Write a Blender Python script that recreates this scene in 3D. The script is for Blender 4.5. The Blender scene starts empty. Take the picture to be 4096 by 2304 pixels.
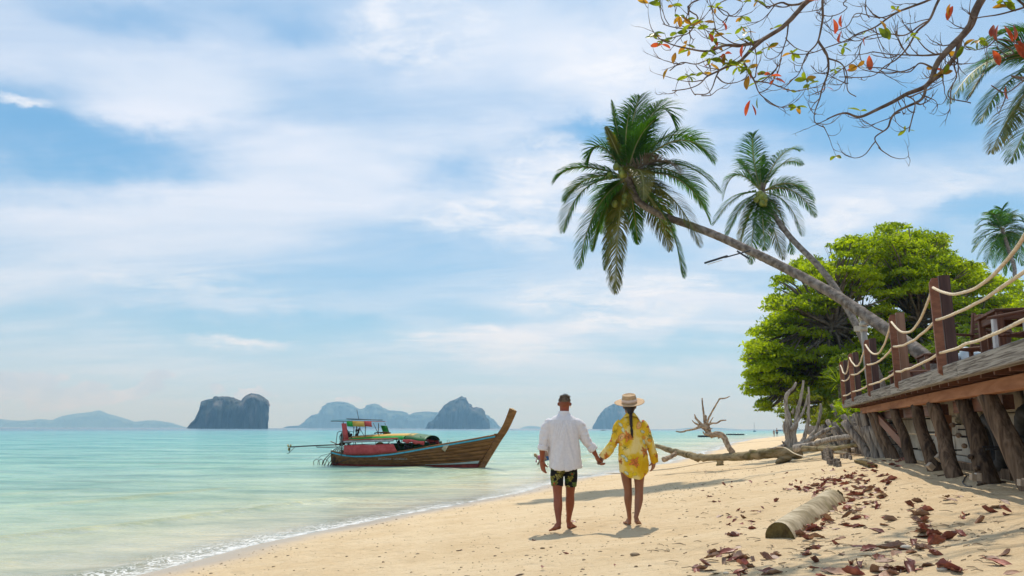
import bpy, math, random
import numpy as np
from mathutils import Vector, Matrix, noise as mn
R = math.radians
rnd = random.Random(7)
rs = np.random.RandomState(11)
sc = bpy.context.scene
C = sc.collection

# ------------------------------------------------------------------ camera
EYE = Vector((0.0, 0.0, 1.75))
FPX = 2958.0                      # focal length in photo pixels (photo 4096 x 2304)
PITCH = math.atan(562.0 / FPX)
cam = bpy.data.cameras.new('camera')
cam.sensor_width = 36.0
cam.lens = FPX / 4096.0 * 36.0
cam.clip_start = 0.05
cam.clip_end = 30000.0
camo = bpy.data.objects.new('camera', cam)
C.objects.link(camo)
ROLL = math.radians(0.15)
camo.matrix_world = Matrix.Translation(EYE) @ Matrix.Rotation(math.pi / 2 + PITCH, 4, 'X') @ Matrix.Rotation(ROLL, 4, 'Z')
sc.camera = camo
CR = camo.matrix_world.to_3x3()

def ray(u, v):
    d = CR @ Vector(((u - 2048.0), (1152.0 - v), -FPX))
    return d / d.y

def P(u, v, d):
    """world point seen at photo pixel (u, v), d metres ahead of the camera"""
    return EYE + ray(u, v) * d

# ------------------------------------------------------------------ sun and sky
SUNV = Vector((0.21, 0.88, 1.62)).normalized()
sunl = bpy.data.lights.new('sun', 'SUN')
sunl.energy = 3.5
sunl.angle = R(0.5)
sunl.color = (1.0, 0.93, 0.82)
suno = bpy.data.objects.new('sun', sunl)
suno.rotation_euler = SUNV.to_track_quat('Z', 'Y').to_euler()
C.objects.link(suno)

world = bpy.data.worlds.new('World')
sc.world = world
world.use_nodes = True
WT = world.node_tree
WT.nodes.clear()

class NG:
    """tiny node-graph helper"""
    def __init__(s, tree): s.t = tree
    def n(s, typ, ins=None, **props):
        nd = s.t.nodes.new(typ)
        for k, v in props.items(): setattr(nd, k, v)
        for k, v in (ins or {}).items(): s.put(nd.inputs[k], v)
        return nd
    def put(s, sock, v):
        if isinstance(v, bpy.types.NodeSocket): s.t.links.new(v, sock)
        elif isinstance(v, bpy.types.Node): s.t.links.new(v.outputs[0], sock)
        else: sock.default_value = v
    def m(s, op, a, b=None, c=None, clamp=False):
        nd = s.t.nodes.new('ShaderNodeMath'); nd.operation = op; nd.use_clamp = clamp
        s.put(nd.inputs[0], a)
        if b is not None: s.put(nd.inputs[1], b)
        if c is not None: s.put(nd.inputs[2], c)
        return nd.outputs[0]
    def vm(s, op, a, b=None):
        nd = s.t.nodes.new('ShaderNodeVectorMath'); nd.operation = op
        s.put(nd.inputs[0], a)
        if b is not None: s.put(nd.inputs[1], b)
        return nd.outputs['Value'] if op in ('LENGTH', 'DOT_PRODUCT', 'DISTANCE') else nd.outputs[0]
    def mr(s, v, a, b, c=0.0, d=1.0, smooth=True):
        nd = s.t.nodes.new('ShaderNodeMapRange')
        if smooth: nd.interpolation_type = 'SMOOTHSTEP'
        for i, x in enumerate((v, a, b, c, d)): s.put(nd.inputs[i], x)
        return nd.outputs[0]
    def mix(s, f, a, b, blend='MIX'):
        nd = s.t.nodes.new('ShaderNodeMix'); nd.data_type = 'RGBA'; nd.blend_type = blend
        s.put(nd.inputs[0], f); s.put(nd.inputs[6], a); s.put(nd.inputs[7], b)
        return nd.outputs[2]
    def noise(s, vec, scale, detail=5.0, rough=0.5, dist=0.0):
        return s.n('ShaderNodeTexNoise', {'Vector': vec, 'Scale': scale, 'Detail': detail, 'Roughness': rough, 'Distortion': dist}).outputs[0]
    def xyz(s, x, y, z=0.0): return s.n('ShaderNodeCombineXYZ', {0: x, 1: y, 2: z}).outputs[0]
    def ramp(s, v, stops, interp='LINEAR'):
        nd = s.t.nodes.new('ShaderNodeValToRGB'); s.put(nd.inputs[0], v)
        cr = nd.color_ramp; cr.interpolation = interp
        while len(cr.elements) > len(stops): cr.elements.remove(cr.elements[-1])
        while len(cr.elements) < len(stops): cr.elements.new(0.5)
        for e, (p, c) in zip(cr.elements, stops):
            e.position = p; e.color = (*c, 1.0) if len(c) == 3 else c
        return nd.outputs[0]

def c4(c): return (c[0], c[1], c[2], 1.0)

g = NG(WT)
sky = g.n('ShaderNodeTexSky', sky_type='NISHITA', sun_disc=False, sun_elevation=math.asin(SUNV.z),
          sun_rotation=math.atan2(SUNV.x, SUNV.y), altitude=0.0, air_density=1.2, dust_density=1.0, ozone_density=1.6)
geo = g.n('ShaderNodeNewGeometry').outputs['Incoming']
dirv = g.vm('SCALE', geo); dirv.node.inputs['Scale'].default_value = -1.0
sep = g.n('ShaderNodeSeparateXYZ', {0: dirv})
X, Y, Z = sep.outputs[0], sep.outputs[1], sep.outputs[2]
az = g.m('ARCTAN2', X, Y)
el = g.m('ARCSINE', Z)
ae = g.xyz(az, el)
zz = g.m('ADD', g.m('MAXIMUM', Z, 0.0), 0.10)
plane = g.xyz(g.m('DIVIDE', X, zz), g.m('DIVIDE', Y, zz))
rot = g.n('ShaderNodeMapping', {0: plane, 'Rotation': (0, 0, R(32)), 'Scale': (0.42, 1.0, 1.0)}).outputs[0]
warp = g.n('ShaderNodeTexNoise', {'Vector': rot, 'Scale': 0.7, 'Detail': 3.0}).outputs['Color']
wv = g.vm('ADD', rot, g.vm('SCALE', g.vm('SUBTRACT', warp, (0.5, 0.5, 0.5))))
wv.node.inputs[1].links[0].from_node.inputs['Scale'].default_value = 1.3
big = g.noise(wv, 0.55, 3.0, 0.5)
mid = g.noise(wv, 1.7, 8.0, 0.58)
fib = g.noise(g.n('ShaderNodeMapping', {0: wv, 'Scale': (0.35, 1.6, 1.0)}).outputs[0], 5.0, 7.0, 0.62)

def pix_ae(u, v):
    d = (CR @ Vector(((u - 2048.0), (1152.0 - v), -FPX))).normalized()
    return math.atan2(d.x, d.y), math.asin(d.z)

wrn = g.n('ShaderNodeTexNoise', {'Vector': g.n('ShaderNodeMapping', {0: ae, 'Scale': (1.0, 1.8, 1.0)}).outputs[0], 'Scale': 5.0, 'Detail': 7.0, 'Roughness': .6}).outputs['Color']
wrs = g.vm('SCALE', g.vm('SUBTRACT', wrn, (0.5, 0.5, 0.5))); wrs.node.inputs['Scale'].default_value = 0.22
aew = g.vm('ADD', ae, g.vm('MULTIPLY', wrs, (1.0, .55, 0.0)))
def blob(u, v, ru, rv, amp, ang=0.0):
    a, e = pix_ae(u, v)
    mp = g.n('ShaderNodeMapping', {0: aew, 'Location': (a, e, 0), 'Rotation': (0, 0, R(-ang)), 'Scale': (ru / 2900.0, rv / 2900.0, 1)}, vector_type='TEXTURE').outputs[0]
    return g.mr(g.vm('LENGTH', mp), 0.0, 1.0, amp, 0.0)

cov = None
for b in [(230, 570, 900, 280, -.34, -4), (900, 780, 1000, 300, .12, -10), (700, 420, 700, 110, .16, -14), (650, 330, 800, 170, .16, -14), (1300, 700, 1100, 330, .16, -18),
          (500, 900, 900, 260, .12, 0), (2250, 200, 900, 330, .25, 10), (1150, 90, 300, 110, -.10, 0), (2350, 560, 420, 90, -.30, -3),
          (1800, 640, 330, 100, -.20, 0), (2900, 1200, 900, 80, .12, 4), (2050, 1370, 500, 90, .16, -6), (3450, 450, 700, 260, -.34, 8),
          (3850, 720, 480, 230, -.04, 0), (2300, 1060, 600, 100, .10, 0), (1000, 1330, 1300, 90, -.22, 0), (2800, 1420, 700, 80, -.25, 0),
          (3000, 1010, 420, 70, .14, 0), (3950, 880, 400, 70, -.2, 0), (400, 30, 500, 90, -.10, 0), (100, 1200, 900, 160, .05, 0)]:
    t = blob(*b)
    cov = t if cov is None else g.m('ADD', cov, t)
tot = g.m('ADD', g.m('ADD', g.m('MULTIPLY', big, 0.46), g.m('MULTIPLY', mid, 0.38)), g.m('ADD', g.m('MULTIPLY', fib, 0.16), cov))
cirrus = g.mr(tot, 0.24, 0.72)
# rippled brighter patches
rip = g.noise(g.n('ShaderNodeMapping', {0: plane, 'Rotation': (0, 0, R(-15)), 'Scale': (0.8, 1.4, 1.0)}).outputs[0], 5.2, 9.0, 0.66, 0.5)
rip2 = g.noise(g.n('ShaderNodeMapping', {0: aew, 'Scale': (0.8, 1.7, 1.0)}).outputs[0], 9.0, 8.0, 0.62)
pc = None
for b in [(2150, 720, 520, 260, 1.0, 18), (1950, 880, 620, 200, .9, 4), (3200, 920, 420, 130, 1.0, -14), (1950, 1390, 680, 110, .95, 3), (2500, 1160, 900, 130, .75, -2),
          (2450, 1290, 620, 90, .8, -4), (960, 1366, 330, 40, .8, 0), (3600, 1100, 400, 70, .5, 0), (1650, 120, 620, 300, .9, 0), (2500, 250, 600, 330, .9, 0), (60, 440, 160, 40, .9, -10), (700, 1150, 900, 120, .5, 0), (3850, 760, 500, 180, .5, 0)]:
    t = blob(*b)
    pc = t if pc is None else g.m('MAXIMUM', pc, t)
rr_ = g.mr(g.m('ADD', g.m('MULTIPLY', rip, .5), g.m('MULTIPLY', rip2, .5)), .38, .62)
puffs = g.m('MULTIPLY', g.mr(pc, 0.05, 0.75), g.m('ADD', .15, g.m('MULTIPLY', rr_, .85)))
# low cumulus banks near the horizon
cn = g.noise(g.n('ShaderNodeMapping', {0: ae, 'Scale': (1.0, 1.25, 1.0)}).outputs[0], 17.0, 8.0, 0.55)
cc = None
for b in [(60, 1480, 190, 95, 1.0, -10), (300, 1530, 240, 70, .95, -8), (560, 1560, 240, 60, .85, -4), (660, 1520, 110, 70, .7, 0), (1060, 1570, 90, 45, .9, 0),
          (1440, 1585, 90, 34, .8, 0), (1600, 1605, 150, 26, .6, 0), (920, 1560, 70, 34, .8, 0)]:
    t = blob(*b)
    cc = t if cc is None else g.m('MAXIMUM', cc, t)
cum = g.mr(g.m('ADD', cc, g.m('MULTIPLY', cn, 0.8)), 0.66, 0.80)
cumtop = g.mr(g.noise(ae, 30.0, 5.0), 0.3, 0.75)
STR = 0.10
skyc = g.mix(1.0, sky.outputs[0], (STR * 0.80, STR * 1.02, STR * 1.16, 1), 'MULTIPLY')
lowh = g.mr(el, 0.0, 0.42, 1.0, 0.0)
clear = g.mix(1.0, g.mix(g.m('MULTIPLY', lowh, 0.75), (0.12, 0.35, 0.63, 1), (0.33, 0.55, 0.77, 1)), g.vm('SCALE', skyc), 'MIX')
clear.node.inputs[0].default_value = 0.35
clear.node.inputs[7].links[0].from_node.inputs['Scale'].default_value = 1.0
circ = g.mix(g.mr(g.m('ADD', g.m('MULTIPLY', mid, .6), g.m('MULTIPLY', big, .4)), 0.34, 0.66), (0.52, 0.64, 0.80, 1), (0.76, 0.80, 0.90, 1))
c1 = g.mix(g.m('MULTIPLY', cirrus, 0.96), clear, circ)
c2 = g.mix(g.m('MULTIPLY', puffs, 0.85), c1, (0.82, 0.84, 0.89, 1))
hz = g.mr(el, 0.0, 0.16, 0.85, 0.0)
c3 = g.mix(hz, c2, (0.45, 0.625, 0.80, 1))
cumcol = g.mix(cumtop, (0.46, 0.55, 0.69, 1), (0.64, 0.70, 0.80, 1))
c4_ = g.mix(g.m('MULTIPLY', cum, 0.85), c3, cumcol)
below = g.mr(el, -0.02, 0.0)
fin = g.mix(below, (0.30, 0.38, 0.42, 1), c4_)
bg = g.n('ShaderNodeBackground', {'Color': fin, 'Strength': 1.0})
wo = g.n('ShaderNodeOutputWorld', {'Surface': bg})

sc.view_settings.view_transform = 'Standard'
sc.view_settings.look = 'None'
sc.view_settings.exposure = 0.22
sc.view_settings.gamma = 1.0
sc.view_settings.use_curve_mapping = False
sc.render.engine = 'CYCLES'
sc.cycles.use_denoising = True
sc.cycles.max_bounces = 8
sc.cycles.diffuse_bounces = 3
sc.cycles.glossy_bounces = 3
sc.cycles.transparent_max_bounces = 10
sc.cycles.volume_bounces = 0
sc.cycles.caustics_reflective = False
sc.cycles.caustics_refractive = False
sc.cycles.use_adaptive_sampling = True

# ------------------------------------------------------------------ object helpers
WM = {}
def tag(o, label=None, cat=None, group=None, kind=None):
    if label: o['label'] = label
    if cat: o['category'] = cat
    if group: o['group'] = group
    if kind: o['kind'] = kind
    return o

def place(o, world, parent=None):
    if parent is not None:
        o.parent = parent
        o.matrix_basis = WM[parent.name].inverted() @ world
    else:
        o.matrix_basis = world
    WM[o.name] = world
    return o

def empty(name, loc, label=None, cat=None, group=None):
    o = bpy.data.objects.new(name, None)
    o.empty_display_size = 0.1
    C.objects.link(o)
    place(o, Matrix.Translation(Vector(loc)))
    return tag(o, label, cat, group)

class MB:
    def __init__(s): s.v = []; s.f = []; s.mi = []; s.cur = 0
    def add(s, vs, fs):
        b = len(s.v)
        s.v.extend([tuple(p) for p in vs])
        s.f.extend([tuple(b + i for i in f) for f in fs])
        s.mi.extend([s.cur] * len(fs))
    def box(s, c, size, rot=None, ch=0.0):
        vs, fs = cbox(size, ch)
        c = Vector(c)
        if rot is not None: vs = [rot @ Vector(p) + c for p in vs]
        else: vs = [Vector(p) + c for p in vs]
        s.add(vs, fs)
    def bar(s, a, b, w, h, up=(0, 0, 1), ch=0.0):
        a, b = Vector(a), Vector(b)
        m = frame(a, b, up)
        vs, fs = cbox(((b - a).length, w, h), ch)
        c = (a + b) / 2
        s.add([m @ Vector(p) + c for p in vs], fs)
    def tube(s, pts, rad, n=8, caps=True, wob=0.0, wf=6.0, rot=0.0):
        vs, fs = tube(pts, rad, n, caps, wob, wf, rot)
        s.add(vs, fs)
    def ell(s, c, r, nu=14, nv=9, rot=None):
        c = Vector(c); vs = []; fs = []
        for j in range(nv + 1):
            th = math.pi * j / nv
            for i in range(nu):
                ph = 2 * math.pi * i / nu
                p = Vector((r[0] * math.sin(th) * math.cos(ph), r[1] * math.sin(th) * math.sin(ph), r[2] * math.cos(th)))
                vs.append((rot @ p if rot is not None else p) + c)
        for j in range(nv):
            for i in range(nu):
                a = j * nu + i; b = j * nu + (i + 1) % nu
                fs.append((a, a + nu, b + nu, b))
        s.add(vs, fs)
    def loft(s, rings, caps=True):
        n = len(rings[0]); vs = [p for r in rings for p in r]; fs = []
        for j in range(len(rings) - 1):
            for i in range(n):
                a = j * n + i; b = j * n + (i + 1) % n
                fs.append((a, b, b + n, a + n))
        if caps:
            fs.append(tuple(reversed(range(n)))); fs.append(tuple((len(rings) - 1) * n + i for i in range(n)))
        s.add(vs, fs)
    def strip(s, rows):
        n = len(rows[0]); vs = [p for r in rows for p in r]; fs = []
        for j in range(len(rows) - 1):
            for i in range(n - 1):
                a = j * n + i
                fs.append((a, a + 1, a + n + 1, a + n))
        s.add(vs, fs)
    def mesh(s, name, mats, origin=(0, 0, 0), smooth=False):
        me = bpy.data.meshes.new(name)
        o = Vector(origin)
        me.from_pydata([(p[0] - o.x, p[1] - o.y, p[2] - o.z) for p in s.v], [], s.f)
        if not isinstance(mats, (list, tuple)): mats = [mats]
        for m in mats: me.materials.append(m)
        if len(mats) > 1: me.polygons.foreach_set('material_index', s.mi)
        if smooth: me.polygons.foreach_set('use_smooth', [True] * len(me.polygons))
        me.update()
        return me
    def build(s, name, mats, parent=None, origin=None, smooth=False):
        """verts are world coordinates; origin defaults to parent's or the base centre"""
        if origin is None:
            if parent is not None: origin = WM[parent.name].translation
            else:
                a = np.array(s.v); lo, hi = a.min(0), a.max(0)
                origin = Vector(((lo[0] + hi[0]) / 2, (lo[1] + hi[1]) / 2, lo[2]))
        me = s.mesh(name, mats, origin, smooth)
        o = bpy.data.objects.new(name, me)
        C.objects.link(o)
        return place(o, Matrix.Translation(Vector(origin)), parent)

def cbox(size, ch=0.0):
    x, y, z = size[0] / 2, size[1] / 2, size[2] / 2
    if ch <= 0:
        vs = [(-x, -y, -z), (x, -y, -z), (x, y, -z), (-x, y, -z), (-x, -y, z), (x, -y, z), (x, y, z), (-x, y, z)]
        return vs, [(0, 3, 2, 1), (4, 5, 6, 7), (0, 1, 5, 4), (1, 2, 6, 5), (2, 3, 7, 6), (3, 0, 4, 7)]
    c = min(ch, x * .9, y * .9, z * .9)
    ring = [(y, z - c), (y - c, z), (-y + c, z), (-y, z - c), (-y, -z + c), (-y + c, -z), (y - c, -z), (y, -z + c)]
    vs = [(-x, a, b) for a, b in ring] + [(x, a, b) for a, b in ring]
    fs = [(i, (i + 1) % 8, (i + 1) % 8 + 8, i + 8) for i in range(8)] + [tuple(reversed(range(8))), tuple(range(8, 16))]
    fs = [tuple(reversed(f)) for f in fs]
    return vs, fs

def frame(a, b, up=(0, 0, 1)):
    x = (Vector(b) - Vector(a)).normalized(); u = Vector(up)
    if abs(x.dot(u.normalized())) > 0.99: u = Vector((0, 1, 0)) if abs(x.y) < .9 else Vector((1, 0, 0))
    y = u.cross(x).normalized(); z = x.cross(y)
    return Matrix((x, y, z)).transposed()

def tube(pts, rad, n=8, caps=True, wob=0.0, wf=6.0, rot=0.0):
    pts = [Vector(p) for p in pts]
    if not isinstance(rad, (list, tuple)): rad = [rad] * len(pts)
    vs = []; fs = []
    t = (pts[1] - pts[0]).normalized()
    u = Vector((0, 0, 1)) if abs(t.z) < 0.9 else Vector((1, 0, 0))
    nrm = t.cross(u).normalized()
    for i, p in enumerate(pts):
        if i == 0: tt = (pts[1] - pts[0])
        elif i == len(pts) - 1: tt = (pts[-1] - pts[-2])
        else: tt = (pts[i + 1] - pts[i - 1])
        if tt.length > 1e-9: t = tt.normalized()
        nrm = nrm - t * nrm.dot(t)
        nrm = nrm.normalized() if nrm.length > 1e-6 else t.orthogonal().normalized()
        bi = t.cross(nrm)
        r = rad[i]
        ra, rb = (r if isinstance(r, tuple) else (r, r))
        for k in range(n):
            a = 2 * math.pi * k / n + rot
            q = p + nrm * (ra * math.cos(a)) + bi * (rb * math.sin(a))
            if wob: q = p + (q - p) * (1.0 + wob * (mn.noise(q * wf) + .5 * mn.noise(q * wf * 2.7)))
            vs.append(q)
    for j in range(len(pts) - 1):
        for k in range(n):
            a = j * n + k; b = j * n + (k + 1) % n
            fs.append((a, b, b + n, a + n))
    if caps:
        fs.append(tuple(reversed(range(n)))); fs.append(tuple((len(pts) - 1) * n + k for k in range(n)))
    return vs, fs

def smooth_path(pts, k=4):
    """Catmull-Rom through pts (tuples of any length)"""
    P_ = [np.array(p, float) for p in pts]
    P_ = [2 * P_[0] - P_[1]] + P_ + [2 * P_[-1] - P_[-2]]
    out = []
    for i in range(1, len(P_) - 2):
        for j in range(k):
            t = j / k
            a, b, c_, d = P_[i - 1], P_[i], P_[i + 1], P_[i + 2]
            out.append(.5 * ((2 * b) + (-a + c_) * t + (2 * a - 5 * b + 4 * c_ - d) * t * t + (-a + 3 * b - 3 * c_ + d) * t ** 3))
    out.append(P_[-2])
    return out

def kids(o): return [c for c in bpy.data.objects if c.parent == o]

def board(name, a, b, w, h, m, parent=None, up=(0, 0, 1), ch=0.004, cache={}):
    """a board from a to b (w across, h along 'up'); its own mesh frame runs along the grain"""
    a, b = Vector(a), Vector(b); L = (b - a).length
    key = (round(L, 3), round(w, 4), round(h, 4), m.name, ch)
    if key not in cache:
        vs, fs = cbox((L, w, h), ch)
        me = bpy.data.meshes.new(name); me.from_pydata(vs, [], fs); me.materials.append(m); me.update()
        cache[key] = me
    o = bpy.data.objects.new(name, cache[key]); C.objects.link(o)
    W = Matrix.Translation((a + b) / 2) @ frame(a, b, up).to_4x4()
    return place(o, W, parent)

def npmesh(name, V, F, mats, smooth=False, attrs=None, mi=None):
    """V (n,3) array, F (m,k) array of one face size"""
    V = np.asarray(V, np.float32); F = np.asarray(F, np.int32)
    me = bpy.data.meshes.new(name)
    me.vertices.add(len(V)); me.vertices.foreach_set('co', V.ravel())
    k = F.shape[1]
    me.loops.add(F.size); me.loops.foreach_set('vertex_index', F.ravel())
    me.polygons.add(len(F)); me.polygons.foreach_set('loop_start', np.arange(0, F.size, k, dtype=np.int32))
    try: me.polygons.foreach_set('loop_total', np.full(len(F), k, np.int32))
    except Exception: pass
    if not isinstance(mats, (list, tuple)): mats = [mats]
    for m in mats: me.materials.append(m)
    if mi is not None: me.polygons.foreach_set('material_index', np.asarray(mi, np.int32))
    me.polygons.foreach_set('use_smooth', np.full(len(F), smooth))
    for an, arr in (attrs or {}).items():
        arr = np.asarray(arr, np.float32)
        if arr.ndim == 1:
            a = me.attributes.new(an, 'FLOAT', 'POINT'); a.data.foreach_set('value', arr)
        else:
            a = me.color_attributes.new(an, 'FLOAT_COLOR', 'POINT'); a.data.foreach_set('color', arr.ravel())
    me.update(calc_edges=True)
    me.validate()
    return me

def linkmesh(name, me, parent=None, origin=(0, 0, 0)):
    o = bpy.data.objects.new(name, me); C.objects.link(o)
    return place(o, Matrix.Translation(Vector(origin)), parent)

# ------------------------------------------------------------------ materials
MATS = {}
def mat(name, c1, c2=None, scale=5.0, rough=0.8, bump=0.0, bscale=None, stretch=(1, 1, 1), trans=0.0, spec=0.3, detail=6.0,
        metal=0.0, c3=None, spread=(0.35, 0.65), attr=None, vary=0.0, sheen=0.0, distort=0.0, thin=None):
    m = bpy.data.materials.new(name); m.use_nodes = True
    t = m.node_tree; t.nodes.clear(); h = NG(t)
    tc = h.n('ShaderNodeTexCoord').outputs['Object']
    oi = h.n('ShaderNodeObjectInfo').outputs['Random']
    v = h.n('ShaderNodeMapping', {0: tc, 'Scale': stretch}).outputs[0]
    v = h.vm('ADD', v, h.vm('SCALE', (13.1, 7.7, 5.3))); v.node.inputs[1].links[0].from_node.inputs['Scale'].default_value = 1.0
    h.put(v.node.inputs[1].links[0].from_node.inputs['Scale'], oi)
    nz = h.noise(v, scale, detail, 0.6, distort)
    f = h.mr(nz, spread[0], spread[1])
    col = c4(c1)
    if attr:
        ac = h.n('ShaderNodeAttribute', attribute_name=attr).outputs['Color']
        col = ac
        if c2: col = h.mix(1.0, ac, h.mix(f, c4(c1), c4(c2)), 'MULTIPLY')
    elif c2: col = h.mix(f, c4(c1), c4(c2))
    if c3:
        n2 = h.noise(v, scale * 0.37, 4.0, 0.6)
        col = h.mix(h.mr(n2, 0.55, 0.72), col, c4(c3))
    if vary:
        k = h.mr(oi, 0, 1, 1 - vary, 1 + vary, False)
        col = h.mix(1.0, col, h.n('ShaderNodeCombineColor', {0: k, 1: k, 2: k}).outputs[0], 'MULTIPLY')
    b = h.n('ShaderNodeBsdfPrincipled', {'Base Color': col, 'Roughness': rough, 'Metallic': metal, 'Specular IOR Level': spec})
    if sheen: b.inputs['Sheen Weight'].default_value = sheen
    out = b.outputs[0]
    if bump:
        bn = h.noise(v, bscale or scale * 3, 8.0, 0.6, distort)
        bp = h.n('ShaderNodeBump', {'Strength': 1.0, 'Distance': bump, 'Height': bn}).outputs[0]
        h.put(b.inputs['Normal'], bp)
    if trans:
        tr = h.n('ShaderNodeBsdfTranslucent', {'Color': h.mix(1.0, col, c4(thin or (1.5, 1.5, 0.6)), 'MULTIPLY')})
        out = h.n('ShaderNodeMixShader', {0: trans, 1: out, 2: tr.outputs[0]}).outputs[0]
    h.n('ShaderNodeOutputMaterial', {'Surface': out})
    MATS[name] = m
    return m
# ------------------------------------------------------------------ terrain functions
_rt = np.random.RandomState(3).rand(256, 256)
def vn(x, y):
    """2-D value noise, vectorised, -1..1"""
    x = np.asarray(x, float); y = np.asarray(y, float)
    xi = np.floor(x).astype(int); yi = np.floor(y).astype(int)
    fx = x - xi; fy = y - yi
    fx = fx * fx * (3 - 2 * fx); fy = fy * fy * (3 - 2 * fy)
    a = _rt[xi & 255, yi & 255]; b = _rt[(xi + 1) & 255, yi & 255]
    c_ = _rt[xi & 255, (yi + 1) & 255]; d = _rt[(xi + 1) & 255, (yi + 1) & 255]
    return ((a * (1 - fx) + b * fx) * (1 - fy) + (c_ * (1 - fx) + d * fx) * fy) * 2 - 1

def fbm(x, y, o=4):
    r = 0; a = 1.0; s = 0
    for i in range(o):
        r = r + a * vn(x * 2 ** i + 17.3 * i, y * 2 ** i + 5.1 * i); s += a; a *= .5
    return r / s

SH_Y = [-30, 0, 9, 24, 30, 41, 50, 91, 132, 170, 290, 500, 900, 3000]
SH_X = [-9.2, -8.2, -7.8, -6.85, -6.2, -5.1, -4.5, -3.8, -2.0, 3.0, 15, 70, 330, 3000]
WL_Y = [-30, 15, 19, 26, 36, 50, 67, 100, 170, 290, 500, 3000]
WL_X = [2.75, 2.75, 2.85, 3.2, 3.8, 4.6, 5.3, 6.4, 14, 40, 140, 6000]
def shore_s(x, y):
    x = np.asarray(x, float); y = np.asarray(y, float)
    return (x - .333 * y - np.interp(y, SH_Y, SH_X)) * .949 + 0.22 * vn(y * .33, x * 0 + 2.2) * np.clip(y / 12, .3, 1.6)

def H(x, y, fine=True):
    x = np.asarray(x, float); y = np.asarray(y, float)
    s = shore_s(x, y)
    sp = np.clip(s, 0, None); q = np.minimum(sp, 9.6)
    h = .075 * q + .005 * q * q + np.clip(sp - 9.6, 0, 20) * .03
    sn = np.clip(-s, 0, None)
    h = h - np.where(sn < 22, .072 * sn, .072 * 22 + (sn - 22) * .004)
    h = np.maximum(h, -6.0)
    xw = x - .333 * y - np.interp(y, WL_Y, WL_X)
    k = np.clip((xw - .9) / 1.2, 0, 1); k = k * k * (3 - 2 * k)
    top = 2.05 + np.clip(xw, 0, 40) * .01
    h = h * (1 - k) + np.maximum(h, top) * k
    amp = np.clip((s - .4) / 2.5, 0, 1)
    h = h + amp * (.035 * fbm(x * .45, y * .45, 2) + .012 * vn(x * 2.1, y * 2.1))
    h = h - .11 * np.exp(-(((x - 1.75) / 1.0) ** 2 + ((y - 9.1) / 1.3) ** 2))
    if fine:
        m = vn(x * 4.3, y * 4.3); h = h + amp * (.010 * m - .014 * np.clip(vn(x * 3.1 + 9, y * 3.1) - .45, 0, 1))
    return h

def G(u, v, dz=0.0, z=None):
    """point of the ground (or of the level z) seen at photo pixel (u, v)"""
    r = ray(u, v)
    if z is not None: return EYE + r * ((z - EYE.z) / r.z)
    t = 1.5
    while t < 900:
        p = EYE + r * t
        if p.z < float(H(p.x, p.y, False)) + dz: break
        t *= 1.015
    a, b = t / 1.015, t
    for _ in range(18):
        m_ = (a + b) / 2; p = EYE + r * m_
        if p.z < float(H(p.x, p.y, False)) + dz: b = m_
        else: a = m_
    p = EYE + r * b
    return Vector((p.x, p.y, float(H(p.x, p.y)) + dz))

def gz(x, y): return float(H(x, y))

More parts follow.
